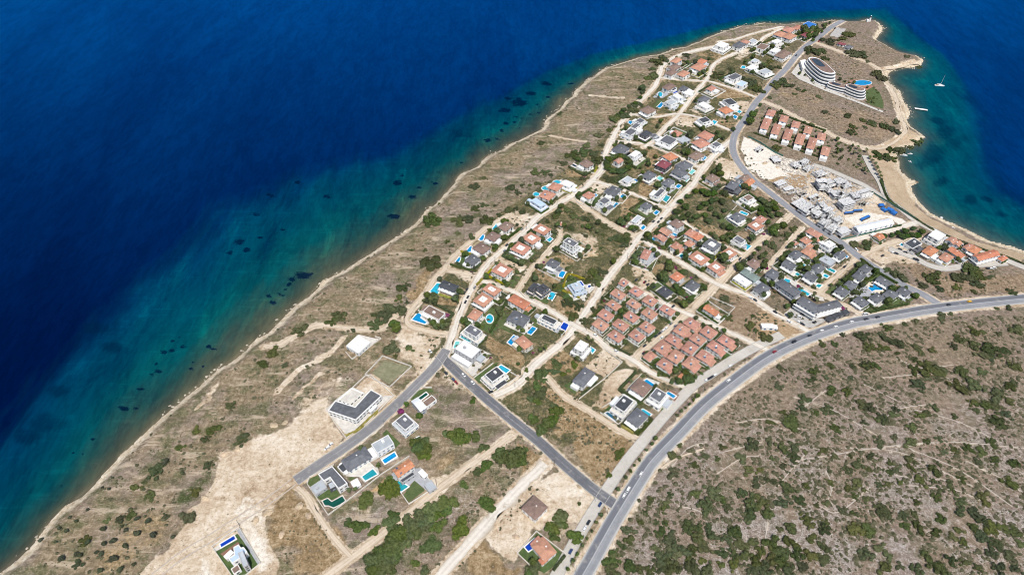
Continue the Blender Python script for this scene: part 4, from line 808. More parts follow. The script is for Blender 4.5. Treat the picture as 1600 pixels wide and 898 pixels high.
# west lane, upper middle
for k, p, h, r, c, w_, ex in [('z5',(635,385,735,432,787,378),6.2,'F','w','w','c'),('z5',(520,420,600,462,647,403),5.5,'H','r','w',''),('z5',(410,510,520,547,587,488),5.5,'H','r','w','s'),('z5',(340,560,430,637,472,590),6.5,'F','b','b','c'),
  ('z5',(870,500,930,542,992,500),6,'H','r','w','a'),('z5',(1130,470,1210,512,1252,438),6.2,'H','g','w','a'),('z5',(1040,565,1090,612,1147,553),6.8,'F','g','w','v'),('z5',(1280,340,1340,392,1392,338),6,'F','l','w','c'),('z5',(610,795,640,815,677,798),3.5,'H','r','w',''),
  ('z6',(525,190,600,242,672,188),6.2,'H','g','w',''),('z6',(470,255,560,312,617,263),6,'H','g','g','v'),('z6',(165,300,230,347,287,288),6.5,'H','g','w','c'),('z6',(365,375,430,412,492,358),6.4,'H','g','w',''),('z6',(265,500,330,532,402,453),6,'F','g','w','v'),
  ('z6',(150,610,205,652,252,608),6.2,'H','g','w',''),('z6',(30,770,90,802,167,728),6,'F','l','w','c'),('z6',(815,320,890,362,962,323),6.4,'H','k','w','A'),('z6',(1175,330,1225,372,1262,318),5,'G','k','w',''),('z6',(1220,375,1270,412,1312,358),5,'G','o','w',''),
  ('z6',(1040,410,1110,452,1152,383),6.2,'H','g','d','c'),('z6',(1190,520,1260,572,1327,533),6.2,'F','k','w','c'),('z6',(1075,720,1160,777,1227,733),6.2,'H','g','w','c'),('z6',(1325,750,1390,787,1452,748),6,'H','p','w',''),('z6',(1265,810,1340,872,1407,818),6.4,'W','r','w',''),('z6',(440,790,520,842,592,798),6,'H','k','w','a'),
  ('z7',(1055,165,1130,212,1207,153),5.5,'H','k','w','a'),('z7',(920,275,1010,312,1082,253),5.5,'H','k','w','a'),('z7',(790,385,890,442,972,383),5.5,'H','k','w','a'),('z7',(705,515,790,562,867,498),5.5,'H','g','w','a'),('z7',(440,780,590,837,642,778),5.2,'H','d','w','v'),
  ('z7',(1420,190,1530,247,1598,188),6.4,'W','r','w',''),('z7',(1310,280,1410,342,1492,283),6.4,'W','r','w',''),('z7',(1185,395,1310,447,1392,378),6.6,'W','r','w','c'),('z7',(990,620,1115,682,1197,603),6.4,'W','r','w',''),('z7',(885,810,1010,867,1092,818),6.4,'W','r','w','')]: T(k,p,h,r,c,w_,ex)
T('z8',(265,318,370,382,422,330),9.6,'F','g','w','c','white three-storey villa with grey roof alone on pale dug earth')
for k, p, h, r, c, w_, ex in [('z8',(95,545,180,592,227,538),6.2,'H','g','w','v'),('z8',(335,760,390,847,487,808),6.2,'F','l','b',''),('z8',(1110,395,1065,480,1137,502),6.2,'H','p','w',''),('z8',(1270,205,1350,262,1397,223),5.8,'G','p','w',''),('z8',(1235,270,1310,322,1357,288),5.8,'G','p','w',''),
  ('z8',(1385,365,1450,407,1502,358),5.5,'H','r','w','A'),('z8',(1380,680,1450,732,1517,678),5,'H','o','w',''),('z8',(1240,830,1330,892,1407,843),3.2,'H','d','w',''),
  ('z9',(605,235,670,277,717,223),5.5,'H','r','w','A'),('z9',(675,265,730,312,787,263),5.5,'H','o','w',''),('z9',(590,335,645,377,702,338),5.5,'H','r','w',''),('z9',(790,350,900,412,972,348),6,'W','g','w','v'),('z9',(975,435,1060,492,1142,438),6,'W','r','w',''),('z9',(650,475,770,562,847,498),6,'W','r','w',''),
  ('z9',(825,575,930,632,1022,588),6,'W','r','w','A'),('z9',(1095,290,1180,342,1232,303),6.2,'F','g','w','v'),('z9',(1245,545,1330,602,1397,548),5.5,'H','k','w','a'),('z9',(1180,640,1320,732,1372,688),5.8,'H','n','w',''),('z9',(1110,700,1230,782,1282,738),5,'F','w','w',''),('z9',(1440,660,1530,712,1592,648),5.5,'H','g','w',''),
  ('z9',(1320,810,1400,872,1477,798),5.5,'H','g','w',''),('z9',(600,770,690,822,762,768),6,'H','g','w','c'),('z9',(1540,775,1590,812,1642,768),5.5,'H','g','w',''),
  ('za',(395,215,510,277,562,238),6,'H','p','w','a'),('za',(335,300,400,347,452,308),6,'H','r','w',''),('za',(250,330,285,357,317,333),3.5,'H','p','w',''),('za',(340,420,430,467,502,418),5.5,'H','r','w','A'),('za',(480,295,520,322,547,298),3.5,'H','r','w',''),('za',(560,340,640,392,712,348),6.2,'F','w','w','c'),
  ('za',(685,455,760,502,812,458),5.8,'G','g','w','v'),('za',(215,455,290,502,352,453),5.8,'G','g','w','v'),('za',(145,550,245,612,302,568),5.8,'G','g','w','v'),('za',(530,505,640,562,702,518),4.5,'F','l','g',''),('za',(440,595,520,652,582,598),5.8,'G','g','w','v'),('za',(375,670,470,732,527,688),5.8,'G','g','w','v'),
  ('za',(1090,260,1160,302,1217,273),4,'G','o','c','')]: T(k,p,h,r,c,w_,ex)
for i, (k, p) in enumerate([('za',(940,600,1020,647,1087,598)),('za',(870,675,960,727,1022,668)),('za',(775,770,870,817,942,763)),('za',(690,830,790,892,852,838)),('za',(1115,710,1270,797,1322,758)),('za',(1325,825,1430,882,1502,843)),('za',(1185,860,1280,922,1367,868)),('ze',(1190,430,1270,492,1347,438)),('ze',(1015,455,1120,532,1187,488))]):
    hh = house(k,p,5.2,'H','g','w','x','v',group='grey-roofed houses of the pool estate'); rank_later(hh,'white estate house with grey hipped roof on green lawn',PX(HOUSES[-1][0],5))
T('zd',(530,285,600,327,682,288),4,'F','d','w'); T('zd',(580,335,640,362,700,335),3.5,'F','g','d')
for p, h, r, c, ex in [((680,355,760,392,837,348),5,'H','o','v'),((890,255,960,292,1012,268),5,'G','p',''),((950,290,1010,312,1047,283),5,'G','r',''),((915,345,1025,417,1072,393),4.5,'G','o',''),((820,410,900,442,977,408),5,'H','r','a'),((1045,320,1090,352,1142,318),5,'G','r',''),((1085,345,1160,377,1217,338),5,'H','o','v')]: T('zd',p,h,r,c,'w',ex)
T('zd',(1130,390,1195,432,1377,393),7,'G','o','w','c','long white guest house with big orange roof at the end of the grey lane'); T('zd',(1365,420,1400,447,1442,413),4,'H','o')
T('zd',(730,215,830,262,907,213),8,'F','w','w','c','tall white flat-roofed block beside the beach promenade')
# lower middle
for k, p, h, r, c, w_, ex in [('zf',(280,380,430,457,492,398),4.6,'F','k','w','v'),('zf',(800,265,905,327,992,243),7,'W','r','w','c'),('zf',(735,430,820,467,892,388),6,'H','r','w','a'),('zf',(680,570,830,652,907,588),8,'F','g','w','c'),('zf',(1145,260,1310,337,1392,288),6,'H','o','w','A'),('zf',(1150,460,1305,532,1377,438),6,'H','g','w','s'),('zf',(1210,680,1330,742,1432,713),5.8,'H','r','c','a'),
  ('zb',(480,300,640,392,727,308),8.5,'F','w','g','T'),('zb',(765,570,860,652,1002,558),7.2,'F','d','w','c'),('zg',(300,140,350,172,412,98),6.5,'F','d','d',''),('zg',(385,140,440,192,517,128),6.5,'F','d','d','v'),('zg',(415,450,575,522,622,473),6,'F','d','w','v'),
  ('zy',(765,595,890,667,1032,508),6,'H','g','w','a'),('zi',(935,490,1050,557,1132,478),6,'H','k','w','v'),('zi',(1105,570,1195,632,1262,538),7,'F','g','w','c'),('zi',(785,655,875,717,972,598),7,'F','d','w','v'),('zi',(905,760,1000,832,1092,738),5.6,'H','g','w','v'),
  ('zh',(925,280,1045,357,1092,318),5.6,'G','o','w','')]: T(k,p,h,r,c,w_,ex)
T('zw',(470,545,668,672,770,500),9.6,'F','w','w','c','tall white cubic villa beside the crossroads, two red awning windows')
LE = [('zg',[(1230,85,1295,117,1352,73),(1340,165,1440,222,1512,173),(1485,265,1590,327,1652,263)]),('zg',[(1145,190,1260,252,1327,203),(1310,290,1420,347,1492,308),(1470,390,1580,462,1652,403)]),('zg',[(1100,300,1210,367,1282,323),(1285,425,1395,492,1462,438),(1445,535,1555,602,1632,543)]),('zg',[(1015,410,1130,482,1197,418),(1175,510,1290,587,1352,523),(1335,620,1450,692,1522,633)]),('zg',[(960,510,1075,582,1147,518),(1120,625,1240,697,1312,638)])]
RE = [('zh',[(710,430,825,502,902,443),(885,520,1000,597,1077,528),(1065,610,1190,687,1257,623)]),('zh',[(610,510,715,577,787,493),(770,590,890,662,962,603),(955,665,1080,747,1147,688)]),('zh',[(515,600,640,667,707,608),(695,695,800,762,872,678),(840,775,970,852,1042,778)]),('zh',[(400,690,500,757,597,668),(545,790,650,857,732,763),(700,855,800,922,887,828)]),('zh',[(425,855,540,917,622,858)])]
RN = ('first', 'second', 'third', 'fourth', 'fifth')
for side, rows in (('left', LE), ('right', RE)):
    for i, (k, ps) in enumerate(rows):
        for j, p in enumerate(ps): T(k,p,5.8,'H','p','w','sA' if side == 'right' and j % 2 == 0 else 's',f'terracotta estate villa, {RN[j]} from the left in the {RN[i]} row of the {side} estate',group='terracotta villas of the two close-packed estates')
T('zh',(460,285,580,352,642,308),5.8,'H','p','w','s','terracotta estate villa at the far right corner of the left estate, beside the lane crossing',group='terracotta villas of the two close-packed estates')
T('zh',(305,780,365,832,432,768),4,'H','p','w','','small pink-roofed corner house at the foot of the right terracotta estate',small=True)
T('zi',(1360,387,1390,408,1420,380),3.2,'H','o','w','','tiny orange-roofed gatehouse among trees below the right terracotta estate',cat='gatehouse',small=True)
# foreground
T('zj',(1130,290,1210,375,1262,345),6.5,'B','w','g','','grey house with white barrel roof beside the lower asphalt street'); T('zj',(1230,300,1275,336,1362,275),3.4,'F','k','w','','low white annexe with brown flat roof beside the barrel-roofed house')
T('zj',(965,480,1060,582,1157,493),6.8,'F','g','w','c','white cubic villa with grey roof and stepped terraces beside the barrel-roofed house'); T('zj',(745,700,803,772,952,698),6.5,'F','l','w','T','white villa with light grey flat roof and a blue lap pool in front')
T('zk',(540,222,600,312,792,195),5,'H','g','w','v','broad villa with lilac-grey hipped roof beside a teal lap pool'); T('zk',(505,280,545,332,592,290),3.4,'F','d','w','','low charcoal-roofed pool house beside the lilac-grey villa',cat='pool house')
slabs('zk',[(325,345),(450,275),(585,425),(505,475),(430,375),(375,405)],7,TILE['g'],white,'L-shaped white villa with grey roof and dark green pool at the street end','villa','house')
T('zk',(260,462,305,522,397,460),3.4,'F','l','g','','low grey garage wing beside the L-shaped villa at the street end',cat='garage wing')
T('zk',(410,430,435,475,490,450),4.2,'F','l','d','','low grey link wing in the corner of the L-shaped villa',cat='link wing')
T('zk',(990,310,1040,372,1172,275),6.8,'G','o','w','p','white villa with orange gabled roof carrying solar panels'); T('zk',(1060,395,1075,420,1175,350),3.4,'F','d','g','','low grey veranda block below the orange-roofed solar villa',cat='veranda block')
T('zk',(1220,330,1260,380,1290,350),3.2,'F','w','w','','small white outbuilding right of the orange-roofed solar villa',cat='outbuilding'); T('zk',(1275,440,1310,505,1365,460),3.0,'F','l','g','','open grey-rimmed garden store at the corner of the solar villa plot',cat='garden store')
T('zk',(610,415,648,462,707,438),2.8,'F','w','w','','square white pergola roof beside the teal lap pool',cat='pergola')
slabs('zc',[(432,600),(530,535),(522,400),(612,352),(655,412),(702,396),(765,480),(640,600),(490,692)],6.4,TILE['b'],white,'angular modern white villa with pale blue roofs inside a walled lawn plot','villa','house')
T('zc',(350,560,400,610,515,500),3.6,'F','w','w','','low white pavilion with fan-shaped terrace beside the angular modern villa',cat='pavilion'); T('zc',(605,520,700,735,780,700),8.6,'F','l','g','','grey stair tower rising from the angular modern villa',cat='stair tower'); T('zc',(485,790,530,880,640,800),3.2,'F','k','w','','white car port at the foot of the angular modern villa',cat='car port')
T('zl',(550,302,660,402,762,295),5.6,'H','k','w','','white house with brown hipped roof on pale earth by the wide track')
T('zl',(635,640,745,770,842,690),5.6,'H','r','w','','salmon-tiled main block of the walled house beside the service lane'); T('zl',(625,620,660,665,720,590),4.6,'H','r','w','','salmon-tiled side wing beside the deep blue pool of the walled house',cat='house wing')
T('zl',(690,765,725,808,770,765),4.2,'H','o','w','','small orange-tiled front wing of the walled house beside the service lane',cat='house wing')
slabs('zj',[(325,380),(590,470),(840,235),(735,178),(585,345),(395,285)],6.2,TILE['g'],white,'large L-shaped white building with dark grey roof beside the lower asphalt street')
slabs('zj',[(420,280),(540,330),(670,215),(550,165)],.9,paving,white,'raised pale courtyard terrace inside the angle of the L-shaped building','courtyard_terrace','terrace')
T('zj',(710,370,735,395,785,335),3.6,'F','w','w','','white entrance porch on the street side of the L-shaped building',cat='porch')
T('zm',(570,560,640,600,706,540),4,'F','w','w','','single-storey white flat-roofed house alone in the coastal scrub')
T('ze',(66,705,78,745,190,745),3,'F','w','w','','long white site cabin on the orange field beside the lane',cat='site cabin',small=True); T('ze',(195,722,200,752,228,752),2.6,'F','w','w','','short white box cabin beside the long white site cabin',cat='site cabin',small=True)
# V-shaped hotel and its neighbour
T('ze',(450,480,622,595,668,530),9.6,'H','g','w','c','left wing of the grey V-shaped hotel, above the white car park',cat='hotel wing'); T('ze',(628,530,652,592,870,510),9.6,'H','g','w','c','right wing of the grey V-shaped hotel, towards the main road',cat='hotel wing')
T('ze',(215,290,400,412,472,368),8,'H','g','g','c','long grey-roofed annexe between the blue pool strip and the V-shaped hotel',cat='hotel annexe')
for i, p in enumerate([(735,640,770,675,825,645),(790,615,828,650,880,622),(845,595,880,628,925,605),(900,575,935,608,978,590)]): T('ze',p,2.8,'F','d','d','',f'dark flat garden shed, {RN[i]} from the left in front of the V-shaped hotel',cat='shed',small=True,group='dark sheds in front of the hotel')
# ---------------------------------------------------------------- wave-shaped hotel
def wave(k, c0, c1, depth, floors, label, bulge=.35, base=0.0):
    A_, B2 = G(*C(k, c0).T)[0], G(*C(k, c1).T)[0]; ctr = (A_ + B2) / 2; ax = B2 - A_; L = np.hypot(*ax); an = math.atan2(ax[1], ax[0])
    o = empty('wave_hotel', (*ctr, 0), an); n = 26
    def outline(sc, sh):
        pts = []
        for i in range(2 * n):
            a = math.pi + math.pi * i / n; ca, sa_ = math.cos(a), math.sin(a); x = math.copysign(abs(ca) ** .8, ca) * L / 2; y = math.copysign(abs(sa_) ** .85, sa_) * depth * (.62 if sa_ < 0 else .42) - depth * .10 * math.sin(ca * 3.0)
            pts.append((x * sc - sh * .9, y * sc + sh))
        return pts
    for f in range(floors):
        sc = 1 - .05 * f; sh = depth * .055 * f; z = base + f * 3.2; s = MB(); s.prism(outline(sc, sh), z, z + 1.45, True); s.build('balcony_band', white, o)
        g_ = MB(); g_.prism(outline(sc * .93, sh), z + 1.44, z + 3.21); g_.build('glazed_storey', glass, o)
    zt = base + floors * 3.2; sc = 1 - .05 * floors; sh = depth * .055 * floors; r = MB(); r.prism(outline(sc, sh), zt, zt + .9, True); r.build('parapet', white, o)
    r = MB(); r.prism(outline(sc * .9, sh), zt + .85, zt + .95); r.build('roof', TILE['k'], o)
    r = MB(); r.prism([(x * .38 - sh * .9 - L * .12, y * .42 + sh) for x, y in outline(1, 0)], zt + .94, zt + 1.3); r.build('roof_light', glass, o)
    tag(o, label, 'hotel'); HOUSES.append((ctr, L, depth * 1.2, an, PX(ctr), o, k, 'hotel', None))
wave('z2',(478,418),(712,580),24,4,'tall wave-shaped white hotel tower with banded balconies')
wave('z2',(785,622),(960,668),14,3,'lower wave-shaped white hotel wing beside the oval pool')
wave('z2',(650,585),(840,622),12,2,'low curving white hotel link between the two wave-shaped wings',.1)
slabs('z2',[(450,375),(490,368),(512,420),(470,440)],5,TILE['w'],white,'small white entrance block at the street end of the wave-shaped hotel','entrance_block','hotel block')
# ---------------------------------------------------------------- unfinished concrete houses
col_me = unit('column', concrete, lambda mb: mb.box(-.2, .2, -.2, .2, 0, 1))
def frame_house(k, pts, storeys, wallp, seed):
    h = storeys * 3.0; ctr, w_, d_, an = rect_from(k, pts, h); o = empty('unfinished_house', (*ctr, 0), an); rg = random.Random(seed)
    nx, ny = max(2, int(w_ / 4.5)), max(2, int(d_ / 4.5)); W, D = w_ / 2, d_ / 2
    for s in range(storeys + (1 if rg.random() < .45 else 0)):
        z = s * 3.0; x1 = W if s < storeys or rg.random() < .5 else W * rg.uniform(-.1, .6); sl_ = MB(); sl_.box(-W - .4, x1 + .4, -D - .4, D + .4, z - .28 if s else -.4, z); sl_.build('floor_slab', concrete, o)
    for s in range(storeys + (1 if rg.random() < .8 else 0)):
        for i in range(nx + 1):
            for j in range(ny + 1):
                x, y = -W + w_ * i / nx * .98 + .2, -D + d_ * j / ny * .98 + .2; top = s * 3 + (2.72 if s < storeys else rg.choice([.8, 1.8, 2.6])); link('column', col_me, o, (x, y, s * 3 + .002), 0, (1, 1, top - s * 3))
    for s in range(storeys):
        for i in range(nx):
            if rg.random() < wallp: wb = MB(); x = -W + w_ * i / nx; wb.box(x + .35, x + w_ / nx - .3, -D + .02, -D + .3, s * 3 + .002, s * 3 + 2.7); wb.build('infill_wall', white if rg.random() < .6 else concrete, o)
        for j in range(ny):
            if rg.random() < wallp: wb = MB(); y = -D + d_ * j / ny; wb.box(W - .3, W - .02, y + .35, y + d_ / ny - .3, s * 3 + .002, s * 3 + 2.7); wb.build('infill_wall', white if rg.random() < .6 else concrete, o)
    tag(o, None, 'unfinished house', 'unfinished concrete houses'); rank_later(o, f'unfinished {("", "one", "two", "three", "four")[storeys]}-storey grey concrete house shell', PX(ctr, h)); HOUSES.append((ctr, w_, d_, an, PX(ctr), o, k, 'unfinished house', None))
for i, (k, p, s, wp) in enumerate([('zx',(525,285,560,330,640,290),2,.5),('zx',(600,280,640,305,690,270),2,.6),('zx',(745,375,790,425,880,385),2,.5),('zx',(775,470,810,540,900,520),3,.3),('zx',(850,490,890,545,950,500),2,.4),('zx',(960,470,1000,520,1060,490),2,.4),('zx',(1030,470,1060,545,1110,500),2,.4),
  ('zx',(930,600,960,650,1040,620),2,.3),('zx',(1000,600,1030,640,1090,600),3,.4),('zx',(1020,690,1060,750,1150,700),3,.3),('zx',(1140,590,1170,640,1230,620),3,.2),('zx',(1220,600,1240,650,1330,590),2,.9),('zx',(1210,700,1250,730,1320,700),1,.3),
  ('zx',(530,690,600,750,700,690),2,.4),('zx',(600,740,680,800,780,740),3,.3),('zx',(700,780,760,840,860,790),2,.4),('zx',(780,690,840,760,910,740),3,.4),('zx',(690,650,740,690,820,650),1,.6),('zx',(560,590,610,640,690,610),1,.6),('zx',(330,500,390,545,470,510),1,.8),('zx',(430,560,480,610,560,580),1,.8),
  ('za',(540,90,600,130,660,80),3,.4),('za',(630,150,680,200,740,140),3,.4),('za',(720,190,770,245,850,200),2,.7),('za',(560,30,620,60,680,20),3,.4),('za',(470,20,520,50,570,10),2,.4),('zx',(300,240,330,290,390,270),1,.3),('zx',(130,150,170,170,225,140),1,.2),('zx',(890,560,915,600,960,570),2,.3),('zx',(640,330,680,360,740,325),2,.4),('zx',(1110,640,1140,690,1200,650),2,.3),('za',(600,60,640,90,690,50),2,.5),('za',(690,80,730,120,780,80),2,.4),('zx',(850,780,900,830,960,790),3,.3)]): frame_house(k, p, s, wp, 40 + i)
ruv, ruf = [], []; rg = np.random.default_rng(77); RP_ = G(*C('zx', [(300,200),(480,260),(760,340),(1100,480),(1300,580),(1380,700),(1250,760),(1000,780),(950,880),(600,760),(320,520),(480,420),(280,280)]).T)
cb_ = np.array([(x, y, z) for z in (-.5, 1) for x, y in ((-1, -1), (1, -1), (1, 1), (-1, 1))]); cf_ = [(4, 5, 6, 7), (0, 1, 5, 4), (1, 2, 6, 5), (2, 3, 7, 6), (3, 0, 4, 7)]
lo_, hi_ = RP_.min(0), RP_.max(0); q_ = rg.uniform(lo_, hi_, (5000, 2)); q_ = q_[inside(q_, RP_)][:750]
for p in q_:
    s_ = np.array([rg.uniform(.25, 2.4) * (2.2 if rg.random() < .15 else 1), rg.uniform(.25, 1.2), rg.uniform(.15, .9)]); a = rg.uniform(0, 3.1) if rg.random() < .5 else -.75; R_ = np.array([[math.cos(a), -math.sin(a), 0], [math.sin(a), math.cos(a), 0], [0, 0, 1]]); i0 = len(ruv) * 8; ruv.append((cb_ * s_) @ R_.T + [*p, 0]); ruf.extend([tuple(v + i0 for v in f_) for f_ in cf_])
me = bpy.data.meshes.new('building_rubble'); me.from_pydata(np.vstack(ruv).tolist(), [], ruf); me.materials.append(mat('rubble', (.50, .45, .39), .95, .3, .15)); me.update(); tag(link('building_rubble', me), kind='stuff')
# long white hall, containers, tarpaulins
T('za',(885,152,962,197,1310,138),6,'G','w','w','','long white tent-like hall with ridge roof beside the construction plot',cat='hall')
T('za',(890,195,935,240,960,205),4.5,'F','g','g','','dark grey lean-to at the near end of the long white hall',cat='lean-to',small=True)
def container(k, pts, h, col, label): ctr, w_, d_, an = rect_from(k, pts, h); o = empty('shipping_container', (*ctr, 0), an); mb = MB(); n = max(4, int(w_ / .5)); x = -w_ / 2; mb.box(-w_ / 2, w_ / 2, -d_ / 2, d_ / 2, 0, h); mb.build('body', col, o); d = MB(); d.box(w_ / 2, w_ / 2 + .06, -d_ / 2 + .1, d_ / 2 - .1, .15, h - .15); d.build('doors', steel, o); r = MB(); [r.box(-w_ / 2 + w_ * (i + .3) / n, -w_ / 2 + w_ * (i + .7) / n, -d_ / 2, d_ / 2, h, h + .05) for i in range(n)]; r.build('roof_ribs', col, o); tag(o, label, 'container', 'blue containers on the building plot')
for i, p in enumerate([(1065,805,1070,818,1155,808),(1155,782,1162,795,1250,785),(1225,870,1250,885,1335,850),(1420,720,1430,745,1478,740),(1435,760,1490,790,1520,785),(1500,770,1560,800,1580,780),(1540,800,1590,825,1620,810)]):
    container('zx', p, 2.7, TILE['u'], f'blue container on the pale building plot, {("nearest the concrete houses","second from the concrete houses","nearest the white hall","first in the row by the lane","second in the row by the lane","third in the row by the lane","last in the row by the lane")[i]}')
# ---------------------------------------------------------------- pier, lighthouse, boats
o = empty('pier', (*G(*C('z2',(1390,759)).T, SEA)[0], SEA)); a, b_ = G(*C('z2',(1340,752)).T, SEA)[0], G(*C('z2',(1440,766)).T, SEA)[0]; v = (b_ - a); L = np.hypot(*v); o.rotation_euler = (0, 0, math.atan2(v[1], v[0]))
d = MB(); d.box(-L / 2, L / 2, -1.6, 1.6, 1.2, 1.5); d.build('deck', white, o)
for i in range(9):
    for s in (-1.3, 1.3): p = MB(); p.tube((-L / 2 + .6 + (L - 1.2) * i / 8, s, -2), (-L / 2 + .6 + (L - 1.2) * i / 8, s, 1.25), .16); p.build('pile', steel, o)
tag(o, 'long narrow white bathing pier running out from the rocky shore', 'pier')
o = empty('lighthouse', (*G(*C('z2',(990,68)).T)[0], 0)); p = MB(); p.tube((0, 0, 0), (0, 0, 7), 1.7, 1.2, 12); p.build('tower', white, o); p = MB(); p.tube((0, 0, 7), (0, 0, 7.3), 1.8, 1.8, 12); p.tube((0, 0, 7.3), (0, 0, 8.8), .8, .8, 10); p.build('lantern', glass, o); p = MB(); p.tube((0, 0, 8.8), (0, 0, 9.8), 1.0, .1, 10); p.build('cap', white, o); p = MB(); p.box(-5, -2.2, -2, 2, 0, 3); p.build('keeper_room', white, o)
tag(o, 'small white lighthouse on the far tip of the headland', 'lighthouse')
def hull(L, B, Hh):
    mb = MB(); n = 12; rows = []
    for zz, k_ in ((-.4, .55), (Hh * .5, .9), (Hh, 1.0)):
        r = []
        for i in range(n + 1): u = i / n; w_ = B / 2 * k_ * (1 - max(0, (u - .45) / .55) ** 2.0) * (.86 + .14 * min(1, u * 4)); r.append((u * L - L / 2, w_, zz))
        rows.append(r + [(x, -y, z) for x, y, z in r[::-1]])
    m_ = len(rows[0])
    for a in range(2):
        for i in range(m_): mb.quad(rows[a][i], rows[a + 1][i], rows[a + 1][(i + 1) % m_], rows[a][(i + 1) % m_])
    mb.quad(*rows[2][::-1]); mb.quad(*rows[0]); return mb
def boat(k, pt, L, rz, label, sail=False):
    o = empty('sailing_boat' if sail else 'motor_boat', (*G(*C(k, pt).T, SEA)[0], SEA), rz); hull(L, L * .3, L * .11).build('hull', white, o)
    c_ = MB(); c_.prism([(-L * .15, -L * .09), (L * .2, -L * .06), (L * .2, L * .06), (-L * .15, L * .09)], L * .11, L * .11 + .8); c_.build('cabin', white, o); c_ = MB(); c_.prism([(-L * .12, -L * .095), (L * .17, -L * .065), (L * .17, L * .065), (-L * .12, L * .095)], L * .11 + .25, L * .11 + .6); c_.build('cabin_window', glass, o)
    d = MB(); d.prism([(-L * .45, -L * .1), (-L * .18, -L * .11), (-L * .18, L * .11), (-L * .45, L * .1)], L * .11, L * .11 + .06); d.build('cockpit', timber, o)
    if sail: s = MB(); s.tube((L * .05, 0, L * .1), (L * .05, 0, L * 1.25), .16, .09); s.build('mast', white, o); s = MB(); s.tube((L * .05, 0, L * .25), (-L * .38, 0, L * .26), .18); s.build('boom', white, o); s = MB(); s.tube((L * .05, 0, L * 1.22), (L * .48, 0, L * .12), .04); s.build('forestay', steel, o)
    tag(o, label, 'boat')
boat('z2',(1536,572),13,-.1,'white sailing boat with bare mast anchored off the headland',True)
boat('zv',(595,336),9,-.2,'largest white motor boat moored off the little sand spit'); boat('zv',(650,325),6,-.1,'white motor boat moored just right of the largest one'); boat('zv',(649,389),4.5,-.9,'tiny white dinghy moored alone below the motor boats'); boat('zv',(527,280),6,.6,'white boat drawn up against the rocks of the sand spit'); boat('zv',(905,857),6,.2,'white boat lying on the sand of the long beach'); boat('zd',(955,150),6,0,'white boat pulled up on the sand near the beach hedge')
# ---------------------------------------------------------------- pools
def ell(x, y, rx, ry, n=14): return [(x + rx * math.cos(2 * math.pi * i / n), y + ry * math.sin(2 * math.pi * i / n)) for i in range(n)]
def pent(x, y, s=1): return [(x + a * s, y + b_ * s) for a, b_ in ((-32, 22), (8, -28), (26, -24), (20, 0), (12, 26), (-12, 32))]
PN = {'b': 'bright blue', 'c': 'light blue', 't': 'teal', 'g': 'dark green', 'n': 'deep blue', 'm': 'pale turquoise', 'd': 'dark teal'}
POOLS = []; PZ = .46
def pool(k, pts, col='b', kind='rectangular', cope=True):
    pts = np.asarray(pts, float).reshape(-1, 2); P = G(*C(k, pts).T); ar = sum(P[i - 1][0] * P[i][1] - P[i][0] * P[i - 1][1] for i in range(len(P)))
    if ar < 0: P = P[::-1]
    c_ = P.mean(0); Q = P - c_; n = len(Q); o = empty('swimming_pool', (*c_, float(land_z(c_)[0])))
    mb = MB(); mb.prism([tuple(q_) for q_ in Q], PZ - .3, PZ); mb.build('water', POOL[col], o)
    r = MB(); out = []
    for i in range(n):
        e1 = Q[i] - Q[i - 1]; e2 = Q[(i + 1) % n] - Q[i]; n1 = np.array([e1[1], -e1[0]]) / max(np.hypot(*e1), .01); n2 = np.array([e2[1], -e2[0]]) / max(np.hypot(*e2), .01); b2 = n1 + n2; out.append(Q[i] + b2 / max(.4, (b2 @ b2) / 2) * .75)
    for i in range(n):
        j = (i + 1) % n; r.quad((*Q[i], PZ + .12), (*out[i], PZ + .12), (*out[j], PZ + .12), (*Q[j], PZ + .12)); r.quad((*out[i], PZ + .12), (*out[i], 0), (*out[j], 0), (*out[j], PZ + .12)); r.quad((*Q[j], PZ + .12), (*Q[j], PZ - .2), (*Q[i], PZ - .2), (*Q[i], PZ + .12))
    r.build('coping', white if cope else paving, o); tag(o, None, 'swimming pool', 'swimming pools of the villas'); rank_later(o, f'{PN[col]} {kind} swimming pool', PX(c_)); POOLS.append((c_, np.abs(Q).max()))
